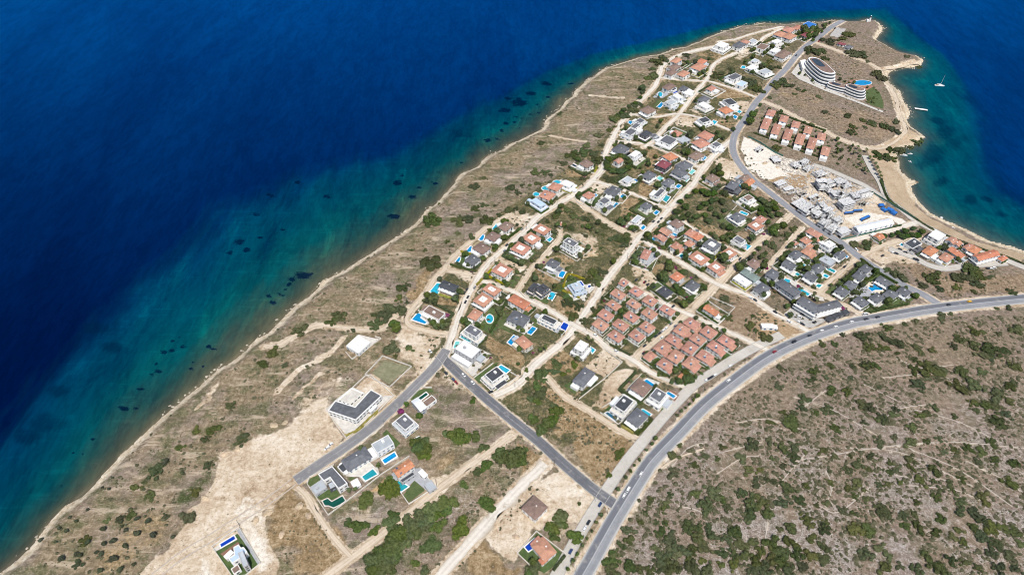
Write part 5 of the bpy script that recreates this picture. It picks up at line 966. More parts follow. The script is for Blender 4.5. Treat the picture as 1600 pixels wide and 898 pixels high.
for k, p, c_ in [('zc',(280,345,525,195,555,250,300,400),'n'),('zk',(715,368,810,300,850,345,745,402),'t'),('zk',(895,220,1000,152,1022,185,918,252),'b'),('zk',(1003,425,1040,403,1125,455,1060,500),'t'),('zj',(1190,260,1265,205,1285,225,1215,275),'g'),('zj',(1130,665,1195,630,1215,645,1150,690),'g'),
  ('zb',(918,495,950,470,1042,522,1005,552),'c'),('zb',(455,290,480,222,522,228,490,302),'m'),('zb',(525,180,560,160,662,208,630,235),'t'),('zb',(685,385,710,360,742,370,720,402),'m'),('zf',(345,172,418,85,470,92,420,208),'c'),('zf',(1150,700,1215,625,1252,650,1190,728),'b'),('zf',(1350,600,1410,535,1452,555,1395,618),'b'),
  ('zg',(632,548,670,490,722,515,690,578),'n'),('zg',(505,245,535,178,592,190,550,262),'c'),('zg',(815,70,850,65,882,110,855,118),'n'),('zg',(915,122,935,103,957,113,940,137),'n'),('zw',(785,590,810,543,897,600,840,667),'c'),('zi',(1058,430,1080,413,1157,465,1135,492),'b'),('zi',(1253,540,1275,523,1342,562,1320,582),'b'),
  ('zi',(1028,690,1050,678,1122,722,1100,747),'c'),('zi',(713,715,735,703,822,757,805,782),'d'),('z8',(218,680,235,620,292,635,260,692),'b'),('z8',(1185,292,1210,268,1237,290,1200,312),'b'),('z8',(1393,240,1410,228,1452,245,1435,262),'b'),('z8',(1468,465,1500,443,1527,460,1490,487),'t'),('z8',(95,302,130,273,157,290,125,322),'c'),('z8',(1070,182,1100,148,1122,165,1095,197),'b'),
  ('z9',(1203,370,1235,343,1287,365,1245,402),'c'),('z6',(1165,682,1185,666,1257,695,1240,712),'c'),('z6',(500,412,530,388,567,400,530,432),'b'),('z6',(368,550,405,503,447,520,405,577),'t'),('z6',(273,687,305,658,332,675,300,707),'b'),('z6',(638,270,680,233,707,250,670,287),'m'),('z6',(590,347,620,318,647,330,615,362),'m'),('z6',(1135,402,1160,388,1207,410,1190,427),'c'),('z6',(760,122,795,93,827,110,790,142),'b'),('z6',(305,327,335,303,377,325,345,352),'m'),
  ('z5',(752,192,775,173,812,195,800,212),'b'),('z5',(1380,372,1400,333,1442,345,1415,382),'b'),('z5',(1253,517,1285,488,1322,510,1285,532),'b'),('z5',(1165,637,1215,578,1242,590,1185,642),'b'),('z5',(985,497,1000,486,1022,500,1005,517),'b'),('z3',(973,252,1020,203,1047,220,1005,262),'b'),('z3',(1133,102,1165,73,1192,95,1150,112),'n'),('z3',(673,412,690,393,722,405,700,432),'b'),('z3',(588,547,605,523,637,530,625,552),'d'),('z3',(748,577,770,543,802,550,780,587),'d'),('z3',(83,862,105,843,152,870,130,882),'b'),
  ('z4',(608,302,630,281,657,300,635,317),'c'),('z4',(563,357,580,333,612,350,595,377),'b'),('z4',(343,417,365,388,402,405,375,432),'c'),('za',(318,567,345,543,387,560,355,592),'c'),('za',(278,657,300,638,332,655,310,677),'t'),('za',(568,672,590,653,632,675,610,697),'c'),('za',(493,782,520,758,562,770,530,797),'t'),('za',(608,607,625,588,702,620,685,642),'t'),('za',(1368,352,1385,336,1412,350,1395,367),'c'),('za',(798,472,815,460,832,475,815,487),'b'),
  ('ze',(288,257,315,236,367,255,350,287),'c'),('ze',(438,347,460,333,567,395,545,417),'c'),('z1',(1048,577,1065,553,1097,560,1090,587),'c')]: pool(k, p, c_)
for k, p in (('z7',pent(1025,165,1.05)),('z7',pent(885,275)),('z7',pent(755,395)),('z7',pent(640,505,.85))): pool(k, p, 'b' if p[0][0] < 900 else 'c', 'drop-shaped')
for k, p in (('z5',ell(480,430,36,20)),('z5',ell(385,492,32,20)),('z5',ell(300,582,26,18)),('z5',ell(600,365,40,17)),('z3',ell(1008,120,24,24)),('z1',ell(1062,762,22,12)),('zf',ell(965,455,36,44)),('z2',ell(935,549,72,20))): pool(k, p, 'c' if k != 'z2' else 'b', 'rounded')
pool('zk',[(365,582),(410,562),(445,592),(540,540),(565,582),(520,612),(462,640),(420,622),(385,622)],'g','boomerang-shaped',False); pool('zf',[(158,462),(220,393),(267,415),(240,442),(312,492),(290,507)],'b','L-shaped'); pool('zl',[(568,650),(650,578),(667,600),(632,640),(642,660),(600,687)],'n','L-shaped')
pool('za',[(1038,800),(1100,763),(1132,785),(1197,800),(1187,822),(1110,820),(1078,837)],'b','star-shaped')
# ---------------------------------------------------------------- lawns and paved terraces
SHEETS = [0]
def sheet(name, k, pts, m, z=None):
    SHEETS[0] += 1; P = G(*C(k, pts).T); c_ = P.mean(0); mb = MB(); z = (.16 if name == 'lawn' else .34) + SHEETS[0] * .0004
    if sum(P[i - 1][0] * P[i][1] - P[i][0] * P[i - 1][1] for i in range(len(P))) < 0: P = P[::-1]
    mb.quad(*[(*(p - c_), 0) for p in P]); o = mb.build(name, m); o.location = (*c_, z + float(land_z(c_)[0])); tag(o, kind='structure'); return o
L_ = lambda k, pts: sheet('lawn', k, pts, lawnm)
for k, p in [('zc',[(160,420),(590,150),(990,690),(740,900),(500,910)]),('zk',[(232,425),(252,380),(322,350),(372,410),(262,457)]),('zk',[(305,540),(400,480),(490,480),(520,530),(440,580),(400,550),(350,575)]),('zk',[(1080,530),(1180,400),(1260,470),(1270,490),(1130,590)]),('zk',[(590,385),(640,350),(650,380),(610,405)]),
  ('zj',[(845,600),(885,560),(1020,690),(960,745)]),('zj',[(1110,270),(1200,180),(1310,160),(1340,200),(1270,200),(1190,265)]),('zi',[(345,470),(410,430),(500,490),(440,540)]),('zi',[(715,680),(870,545),(900,560),(800,640),(850,690),(830,750)]),('zi',[(1200,660),(1290,590),(1315,605),(1215,700)]),('zi',[(860,830),(900,790),(990,850),(950,890)]),
  ('z3',[(940,240),(990,175),(1050,195),(1000,215),(960,255)]),('z3',[(1165,230),(1200,195),(1245,215),(1190,265)]),('z7',[(1140,760),(1230,660),(1290,690),(1210,790)]),('z6',[(370,470),(400,445),(490,480),(460,505)]),('z6',[(165,790),(250,690),(300,705),(190,800)]),
  ('za',[(590,850),(780,690),(830,690),(930,540),(1000,520),(1300,720),(1340,800),(1500,870),(1400,898),(900,898)]),('ze',[(960,490),(1010,420),(1590,420),(1596,500),(1180,590)]),('z1',[(420,555),(470,510),(550,525),(500,575)]),('z4',[(610,370),(640,340),(670,350),(650,385)]),('zh',[(1100,800),(1170,735),(1250,780),(1160,840)]),('zh',[(960,890),(1000,850),(1060,890),(1040,930)]),
  ('zl',[(510,700),(680,520),(925,720),(870,790),(740,880),(640,830)]),('zf',[(880,560),(960,330),(1040,330),(1000,440),(1080,350),(1190,390),(1120,480),(990,620)]),('zg',[(330,220),(420,190),(520,240),(500,300)]),('zg',[(690,120),(740,40),(900,90),(830,230)]),('zb',[(670,600),(900,440),(930,440),(790,560),(770,640),(720,660)]),('zb',[(870,690),(990,600),(1040,620),(900,740)]),('z2',[(410,470),(450,450),(520,520),(620,560),(560,560),(440,500)]),('z2',[(940,640),(1000,570),(1070,620),(1100,700),(1100,750),(1000,720)])]: L_(k, p)
sheet('grass_field','zm',[(722,730),(800,650),(955,690),(830,800)],dryl)
V_ = lambda k, pts, m=paving: sheet('terrace_paving', k, pts, m)
for k, p, m_ in [('zk',[(560,330),(780,235),(850,300),(790,360),(640,370),(570,360)],paving),('zk',[(690,370),(850,280),(870,340),(740,420)],paving),('zk',[(975,340),(1060,300),(1240,290),(1370,470),(1300,500),(1180,400),(1060,520),(990,430)],greypave),('zk',[(870,200),(1010,140),(1040,200),(915,265)],paving),('zk',[(250,460),(310,530),(400,470),(360,420)],greypave),
  ('zc',[(160,420),(540,180),(590,260),(190,480)],paving),('zc',[(280,520),(600,300),(640,350),(420,600)],deckm),('zc',[(570,90),(640,60),(1000,690),(960,720)],greypave),('zl',[(560,650),(660,560),(700,620),(600,700)],paving),('zb',[(440,280),(490,190),(860,360),(660,580),(430,400)],paving),('zb',[(900,490),(950,455),(1060,520),(1000,570)],paving),('zf',[(140,470),(240,340),(500,380),(480,440),(300,520)],paving),('zf',[(340,190),(430,50),(480,60),(440,220)],paving),
  ('zg',[(600,480),(740,520),(650,620),(570,590)],greypave),('zg',[(850,110),(980,80),(1000,130),(930,200),(880,290),(850,240)],paving),('zj',[(300,370),(400,270),(560,150),(740,240),(850,240),(950,230),(510,630)],paving),('zi',[(1040,420),(1090,400),(1200,440),(1150,510)],paving),('zi',[(1240,530),(1290,500),(1370,550),(1330,610)],deckm),('z3',[(930,150),(990,90),(1100,120),(1030,160)],greypave),('z3',[(1060,240),(1200,100),(1260,140),(1150,260)],paving),('z5',[(960,630),(1060,510),(1250,580),(1110,715)],paving),('z5',[(340,610),(480,400),(660,330),(760,420),(560,560),(430,640)],paving),
  ('za',[(970,760),(1080,720),(1260,800),(1140,870),(980,830)],mat('pool_terrace', (.66, .57, .45), .85, .1, .4)),('za',[(760,860),(1000,760),(1120,850),(1000,898),(850,898)],greypave),('z8',[(225,385),(290,290),(490,390),(405,500)],mat('white_concrete', (.72, .70, .66), .85, .06, .3)),('z8',[(1040,500),(1190,360),(1290,450),(1130,585)],greypave),('zm',[(570,580),(640,490),(770,520),(650,620)],paving),('ze',[(270,230),(390,240),(610,400),(700,430),(720,470),(640,460)],paving),('z2',[(800,560),(850,520),(960,530),(1020,580),(960,610)],mat('pool_deck_brown', (.33, .17, .12), .85, .1, .4)),('z2',[(380,470),(450,380),(500,500),(650,590),(900,690),(1100,770),(1090,780),(860,690),(640,610),(440,520)],paving)]: sheet('terrace_paving', k, p, m_)
# ---------------------------------------------------------------- garden walls, fences, hedges
wallm = mat('rendered_wall', (.66, .62, .56), .9, .12, .4, .08); hedgem = [leafmat('hedge_leaves', (.030, .046, .014), (.075, .10, .03), .12), leafmat('yellow_hedge_leaves', (.20, .19, .02), (.33, .30, .045), .1)]
greenfence = mat('green_fence', (.07, .16, .13), .8, .15, .4)
def wall_line(name, k, pts, m, h=1.3, th=.3, closed=False, label=None, cat=None, world=False):
    P = np.asarray(pts, float) if world else G(*C(k, pts).T); c_ = P.mean(0); mb = MB(); n = len(P); last = n if closed else n - 1
    for i in range(last):
        a, b_ = P[i] - c_, P[(i + 1) % n] - c_; d = b_ - a; L = np.hypot(*d)
        if L < .2: continue
        d /= L; nn = np.array([-d[1], d[0]]) * th / 2; e0 = d * th / 2 * (1 if closed or i > 0 else 0)
        mb.prism([tuple(a + e0 - nn), tuple(b_ - d * th * .502 * (1 if closed or i < last - 1 else 0) - nn), tuple(b_ - d * th * .502 * (1 if closed or i < last - 1 else 0) + nn), tuple(a + e0 + nn)], -.3, h)
        if closed or i > 0: mb.box(a[0] - th * .499, a[0] + th * .499, a[1] - th * .499, a[1] + th * .499, -.3, h + .08)
    o = mb.build(name, m); o.location = (*c_, float(land_z(c_)[0])); tag(o, None, cat or name.replace('_', ' ')); rank_later(o, label, PX(c_)); return o
for k, p, cl in [('zc',[(132,392),(618,45),(1008,690),(740,905),(500,925)],1),('zk',[(228,432),(250,372),(465,262)],0),('zk',[(228,432),(415,708),(560,600),(890,345),(1135,185)],0),('zl',[(500,705),(670,512),(935,715)],0),('zl',[(500,705),(640,835)],0),('zj',[(300,362),(390,500),(500,648),(700,500),(955,235),(735,40),(690,40),(560,160)],0),('zi',[(480,590),(715,402),(865,262),(700,145)],0),('zi',[(915,490),(1038,368)],0),('zi',[(690,665),(880,540)],0),('zi',[(1050,618),(1130,520)],0),
  ('zm',[(560,600),(600,645),(780,515),(745,505)],0),('zm',[(680,742),(790,625),(970,690),(832,820)],1),('z5',[(782,520),(815,580),(955,637)],0),('z5',[(955,622),(1110,718),(1250,588),(1080,505)],1),('z5',[(800,235),(980,275),(1010,220)],0),('zh',[(935,235),(985,160),(1250,272),(1068,458)],1),('z8',[(0,607),(282,757),(362,640)],0),('zb',[(440,300),(400,390),(650,585),(700,560)],0),('zb',[(665,605),(870,450)],0),('zb',[(850,775),(1130,590),(1050,545)],0),('zk',[(1060,510),(1130,612),(1300,505),(1370,475),(1230,290)],0),
  ('zj',[(650,680),(860,520)],0),('zj',[(1090,290),(1220,155),(1320,160)],0),('zg',[(205,160),(260,230),(510,330)],0),('zg',[(420,450),(480,370)],0),('zg',[(640,640),(745,530)],0),('zi',[(670,710),(830,815),(960,690)],0),('z8',[(1040,500),(1130,588),(1285,455)],0),('z6',[(380,640),(470,540),(580,400)],0),('z6',[(1010,750),(1140,610)],0)]:
    wall_line('garden_wall', k, p, wallm, 1.5, .4, bool(cl), 'long pale garden wall', 'garden wall')
for k, p in [('za',[(758,298),(900,268),(1085,225),(1385,148)]),('zx',[(1340,605),(1480,692),(1600,765)]),('zv',[(428,705),(700,868)]),('zx',[(60,30),(180,90),(330,190),(420,230)])]: wall_line('mesh_fence', k, p, greenfence, 2.2, .25, False, 'green mesh fence of the building plot', 'mesh fence')
def hedge(k, pts, h=1.8, wd=1.6, y=0, world=False):
    ln = (catmull(G(*C(k, pts).T), 1.0) if not world else np.vstack([np.linspace(pts[i], pts[i + 1], max(2, int(np.hypot(*(np.asarray(pts[i + 1]) - pts[i])))))[(1 if i else 0):] for i in range(len(pts) - 1)])); c_ = ln.mean(0); d = np.gradient(ln, axis=0); d /= np.hypot(*d.T)[:, None]; nr = np.column_stack([-d[:, 1], d[:, 0]]); rg = np.random.default_rng(int(abs(c_[0] * 7 + c_[1])))
    mb = MB(); prof = [(-.5, 0), (-.55, .6), (-.3, 1), (.3, 1), (.55, .6), (.5, 0)]; rows = []
    for i in range(len(ln)):
        q_ = ln[i] - c_; rows.append([(*(q_ + nr[i] * u * wd * (1 + rg.normal() * .2)), h * v * (1 + rg.normal() * .13)) for u, v in prof])
    for i in range(len(rows) - 1):
        for j in range(5): mb.quad(rows[i][j], rows[i][j + 1], rows[i + 1][j + 1], rows[i + 1][j])
    mb.quad(*rows[0][::-1]); mb.quad(*rows[-1])
    for i in range(int(len(ln) * 7)):
        j = rg.integers(len(ln)); a_ = rg.uniform(-.6, .6); p_ = np.array([*(ln[j] - c_ + nr[j] * a_ * wd * 1.1 + d[j] * rg.uniform(-.5, .5)), h * (1.08 - abs(a_) * .6) * rg.uniform(.75, 1.15)]); u_ = rg.normal(size=3); u_ /= np.linalg.norm(u_); v_ = np.cross(u_, rg.normal(size=3)); v_ /= np.linalg.norm(v_); s_ = rg.uniform(.25, .6); mb.quad(*[tuple(p_ + (u_ * e_ + v_ * f_) * s_) for e_, f_ in ((-1, -.7), (.8, -1), (1, .7), (-.7, 1))])
    o = mb.build('hedge', hedgem[y]); o.location = (*c_, float(land_z(c_)[0])); tag(o, None, 'hedge', 'garden hedges')
    if world: nm = nearest_lm(PX(c_)); lb = f"{'dark green' if not y else 'yellow-green'} garden hedge round a villa closest to {nm}"; tag(o, lb, 'hedge', lb)
    else: rank_later(o, ('dark green' if not y else 'yellow-green') + ' clipped hedge', PX(c_))
for k, p, y in [('z3',[(1165,182),(1245,212),(1205,265)],1),('z3',[(1060,262),(1190,290)],0),('z7',[(668,420),(770,450)],1),('z7',[(560,560),(820,630)],0),('zf',[(440,205),(640,270)],1),('zf',[(830,105),(885,48)],1),('zg',[(665,130),(720,0),(890,50)],1),('zg',[(660,165),(740,192),(835,242)],1),('z5',[(990,265),(1015,215)],1),('z5',[(1080,512),(1240,578)],0),('z9',[(600,500),(738,378)],0),('z9',[(800,465),(885,495)],1),('z9',[(830,560),(965,437)],1),('z9',[(1010,310),(1220,422)],0),
  ('zi',[(862,832),(965,892)],1),('zi',[(500,555),(635,440)],0),('zg',[(1150,722),(1365,835)],0),('zj',[(500,622),(620,562),(700,480),(800,390)],1),('z6',[(660,112),(770,168)],0),('z6',[(600,640),(410,800),(280,890)],0),('ze',[(1092,32),(1240,142)],0),('ze',[(1290,182),(1475,290)],0),('ze',[(1100,290),(1260,190)],0),('ze',[(1190,590),(1590,500)],0),('za',[(560,390),(640,470)],0),('za',[(1100,210),(1380,150)],0),('z4',[(1010,300),(1250,400),(1530,500)],0),('z4',[(780,520),(1000,600),(1250,700),(1450,770)],0),('zx',[(1430,480),(1520,690),(1596,740)],0),('zv',[(410,530),(470,700),(720,880)],0),('zd',[(560,20),(760,150),(960,240),(1200,330),(1450,410),(1590,470)],0),('zh',[(720,590),(800,520)],0),('zl',[(820,860),(920,730)],0),('zf',[(1150,250),(1110,330),(1060,440),(970,600)],0),('z5',[(460,560),(560,600)],0),('z4',[(1040,300),(1020,400)],0)]: hedge(k, p, 1.9, 1.7, y)
# ---------------------------------------------------------------- plots: paving, lawn and boundary of each ordinary villa
HR = [(h[0], h[1], h[2], h[3]) for h in HOUSES]
def in_rect(p, r, m): d = np.asarray(p) - r[0]; c_, s_ = math.cos(r[3]), math.sin(r[3]); x, y = d[0] * c_ + d[1] * s_, -d[0] * s_ + d[1] * c_; return abs(x) < r[1] / 2 + m and abs(y) < r[2] / 2 + m
HC = np.array([r[0] for r in HR]); PLOTS = []; PLOTBAD = []
for hi, (ctr, w_, d_, an, px, ho, k, cat, grp) in enumerate(HOUSES):
    if cat != 'house' or k in ('zc', 'zk', 'zl', 'zj', 'zm', 'zx', 'zw', 'zy') or (grp and 'terraced' in grp): continue
    rg = random.Random(500 + hi); near = [j for j in np.argsort(np.hypot(*(HC - ctr).T))[1:9]]; c_, s_ = math.cos(an), math.sin(an); loc = lambda x, y: ctr + np.array([x * c_ - y * s_, x * s_ + y * c_])
    ext = [w_ / 2 + 1, w_ / 2 + 1, d_ / 2 + 1, d_ / 2 + 1]; mx = 4 if grp and 'estate' in grp else 9
    pl_near = [q_ for q_ in PLOTS if np.hypot(*(q_[0] - ctr)) < 70]
    for step in range(mx):
        for si in range(4):
            if rg.random() < .12: continue
            e = list(ext); e[si] += 1.0; x0, x1, y0, y1 = -e[0], e[1], -e[2], e[3]
            pts = [loc(x0 + (x1 - x0) * t_, yy) for t_ in (0, .25, .5, .75, 1) for yy in (y0, y1)] + [loc(xx, y0 + (y1 - y0) * t_) for t_ in (.25, .5, .75) for xx in (x0, x1)]
            if any(in_rect(p, HR[j], .9) for p in pts for j in near) or any(in_rect(p, q_, .4) for p in pts for q_ in pl_near) or min(road_gap(p) for p in pts) < .8: continue
            ext = e
    x0, x1, y0, y1 = -ext[0], ext[1], -ext[2], ext[3]; pc = loc((x0 + x1) / 2, (y0 + y1) / 2); PLOTS.append((pc, x1 - x0, y1 - y0, an)); SHEETS[0] += 1; zl = float(land_z(ctr)[0])
    lab = rg.random(); g_ = MB(); g_.quad(*[(x, y, 0) for x, y in ((x0, y0), (x1, y0), (x1, y1), (x0, y1))]); o = g_.build('lawn' if lab < .62 else 'garden_ground', lawnm if lab < .62 else (mat('garden_soil', (.30, .235, .15), .95, .25, .3, .12))); o.location = (*ctr, zl + .12 + SHEETS[0] * .0003); o.rotation_euler = (0, 0, an); tag(o, kind='structure')
    g_ = MB(); a_, b2 = rg.uniform(1, 4), rg.uniform(1, 4.5); g_.quad((max(x0 + .2, -w_ / 2 - a_), max(y0 + .2, -d_ / 2 - b2), 0), (min(x1 - .2, w_ / 2 + b2 + 1), max(y0 + .2, -d_ / 2 - b2), 0), (min(x1 - .2, w_ / 2 + b2 + 1), min(y1 - .2, d_ / 2 + .8), 0), (max(x0 + .2, -w_ / 2 - a_), min(y1 - .2, d_ / 2 + .8), 0))
    o = g_.build('terrace_paving', paving if rg.random() < .75 else greypave); o.location = (*ctr, zl + .26 + SHEETS[0] * .0003); o.rotation_euler = (0, 0, an); tag(o, kind='structure')
    cs_ = [loc(x0, y0), loc(x1, y0), loc(x1, y1), loc(x0, y1)]; bad = [any(seg_dist(np.array([c_p]), cs_[e_], cs_[(e_ + 1) % 4])[0] < r_p + .9 for c_p, r_p in POOLS if np.hypot(*(c_p - ctr)) < 60) for e_ in range(4)]; PLOTBAD.append(bad)
    if not any(bad) and rg.random() < (.5 if mx < 5 else .85):
        wall_line('garden_wall', None, [loc(x0, y0), loc(x1, y0), loc(x1, y1), loc(x0, y1)], wallm if rg.random() < .4 else white, rg.uniform(1.0, 1.6), .32, True, 'pale wall round a villa plot', 'garden wall', True)
# ---------------------------------------------------------------- vegetation
def blob_mesh(name, m, seed, lumps, leaf, nleaf, flat=.75, core=True, spread=1.0):
    rg = np.random.default_rng(seed); V, F = [], []; L = [(np.array([0, 0, .42 * flat]), .62 / spread ** .7)]
    for i in range(lumps): a = rg.uniform(0, 2 * math.pi); r = rg.uniform(.32, .62) * spread; L.append((np.array([math.cos(a) * r, math.sin(a) * r, rg.uniform(.15, .6) * flat]), rg.uniform(.22, .44)))
    if core:
        for c_, r in L:
            nu, nv = 8, 5; i0 = len(V)
            for iv in range(nv):
                ph = math.pi * (iv + .5) / nv
                for iu in range(nu): th = 2 * math.pi * iu / nu + iv * .4; q_ = np.array([math.sin(ph) * math.cos(th), math.sin(ph) * math.sin(th), math.cos(ph) * flat]); V.append(tuple(np.maximum(c_ + q_ * r * .9 * (1 + rg.normal() * .11), [-9, -9, -.05])))
            for iv in range(nv - 1):
                for iu in range(nu): F.append((i0 + iv * nu + iu, i0 + (iv + 1) * nu + iu, i0 + (iv + 1) * nu + (iu + 1) % nu, i0 + iv * nu + (iu + 1) % nu))
            F.append(tuple(i0 + iu for iu in range(nu)))
    wts = np.array([r * r for _, r in L]); wts /= wts.sum()
    for i in range(nleaf):
        c_, r = L[rg.choice(len(L), p=wts)]; d = rg.normal(size=3); d /= np.linalg.norm(d); d[2] = abs(d[2]) if rg.random() < .75 else d[2]; p = c_ + d * np.array([1, 1, flat]) * r * rg.uniform(.82, 1.16)
        if p[2] < 0: continue
        n_ = d + rg.normal(size=3) * .55; n_ /= np.linalg.norm(n_); u = np.cross(n_, rg.normal(size=3)); u /= np.linalg.norm(u); v = np.cross(n_, u); s = leaf * rg.uniform(.55, 1.25); i0 = len(V)
        V += [tuple(p + (u * a + v * b_ * .8) * s) for a, b_ in ((-1, -.6), (.7, -1), (1, .6), (-.6, 1))]; F.append((i0, i0 + 1, i0 + 2, i0 + 3))
    me = bpy.data.meshes.new(name); me.from_pydata(V, [], F); me.materials.append(m); me.update(); return me
dark = leafmat('maquis_leaves', (.036, .050, .019), (.090, .105, .040)); scrubm = leafmat('lentisk_leaves', (.050, .064, .022), (.120, .130, .050)); mid = leafmat('tree_leaves', (.042, .068, .020), (.115, .150, .046)); garm = leafmat('garrigue_leaves', (.042, .066, .017), (.112, .142, .042)); oliv = leafmat('olive_leaves', (.040, .050, .028), (.085, .098, .055)); pine = leafmat('pine_needles', (.030, .058, .014), (.080, .122, .028)); plum = leafmat('bougainvillea_flowers', (.10, .02, .055), (.26, .04, .14)); palmm = leafmat('palm_fronds', (.045, .065, .018), (.11, .13, .045)); bark = mat('bark', (.13, .095, .065), .95, .2, 2.)
SH = [blob_mesh('maquis_shrub', (dark, dark, scrubm)[i % 3], 20 + i, 5 + i % 5, .095, 520, .62, True, 1.55) for i in range(12)]; SHG = [blob_mesh('garrigue_bush', garm, 130 + i, 5 + i % 4, .095, 520, .62, True, 1.3) for i in range(6)]; PI = [blob_mesh('pine_crown', pine, 50 + i, 5 + i % 3, .09, 520, .7) for i in range(4)]
CR = [blob_mesh('crown', mid, 70 + i, 4 + i % 4, .12, 330, .95) for i in range(7)]; OL = [blob_mesh('crown', oliv, 90 + i, 4 + i % 3, .12, 330, .85) for i in range(4)]; BV = [blob_mesh('bougainvillea', plum, 110 + i, 4, .14, 260, .7) for i in range(3)]
def frond_mesh(seed):
    rg = random.Random(seed); mb = MB()
    for i in range(15):
        a = 2 * math.pi * i / 15 + rg.uniform(-.15, .15); up = rg.uniform(.1, .9); L = rg.uniform(.85, 1.1); pr = None
        for j in range(5):
            t_ = j / 4; r = L * t_; z = up * t_ * .9 - 1.1 * t_ * t_ * (1.2 - up * .5); wd = .16 * math.sin(math.pi * min(1, .15 + t_ * .9)) + .02; x, y = math.cos(a) * r, math.sin(a) * r; px_, py_ = -math.sin(a) * wd, math.cos(a) * wd; cur = ((x - px_, y - py_, z - .06), (x, y, z), (x + px_, y + py_, z - .06))
            if pr: mb.quad(pr[0], cur[0], cur[1], pr[1]); mb.quad(pr[1], cur[1], cur[2], pr[2])
            pr = cur
    return mb.mesh('crown', palmm)
FR = [frond_mesh(i) for i in range(3)]
tr = MB(); tr.tube((0, 0, -.3), (.05, .03, .6), .09, .06, 6); tr.tube((.05, .03, .55), (.25, .1, 1.0), .05, .03, 5); tr.tube((.05, .03, .55), (-.2, .12, 1.0), .045, .025, 5); TRUNK = tr.mesh('trunk', bark)
tr = MB(); tr.tube((0, 0, -.3), (.02, 0, 1), .045, .03, 7); PTRUNK = tr.mesh('trunk', bark)
VR = random.Random(99); NTREE = [0]
def nearest_lm(px): return min(LM, key=lambda n: (px[0] - LM[n][0]) ** 2 + (px[1] - LM[n][1]) ** 2)
def shrub(p, r, name='maquis_shrub', label='dark green rounded shrub', group=None, meshes=SH):
    o = link(name, VR.choice(meshes), None, (*p, float(land_z(p)[0])), VR.uniform(0, 6.3), (r * VR.uniform(.85, 1.2), r * VR.uniform(.8, 1.1), r * VR.uniform(.55, .85))); tag(o, label, 'shrub', group or label); return o
def tree(p, r, ht, name='garden_tree', label='leafy green tree', group=None, crowns=CR, tk=TRUNK, cat='tree'):
    o = empty(name, (*p, float(land_z(p)[0]))); th = ht * .45 if tk is TRUNK else ht
    link('trunk', tk, o, (0, 0, 0), VR.uniform(0, 6), (max(r, 1.5) * 1.2 if tk is TRUNK else 7, max(r, 1.5) * 1.2 if tk is TRUNK else 7, th)); link('crown', VR.choice(crowns), o, (0, 0, ht * .30 if tk is TRUNK else ht), VR.uniform(0, 6), (r * VR.uniform(.9, 1.15), r * VR.uniform(.9, 1.1), (ht * .72 if tk is TRUNK else r)))
    tag(o, label, cat, group or label); NTREE[0] += 1; return o
mpp = lambda y: 1 / (.0015045 * (y + 618))
def spots(k, lst, up=.3):
    s = CROPS[k][2]
    for t_ in lst:
        x, y = C(k, t_[:2])[0]; r = t_[2] / s * mpp(y); yield G(x, y, up * r), r, (x, y)
VEG = []
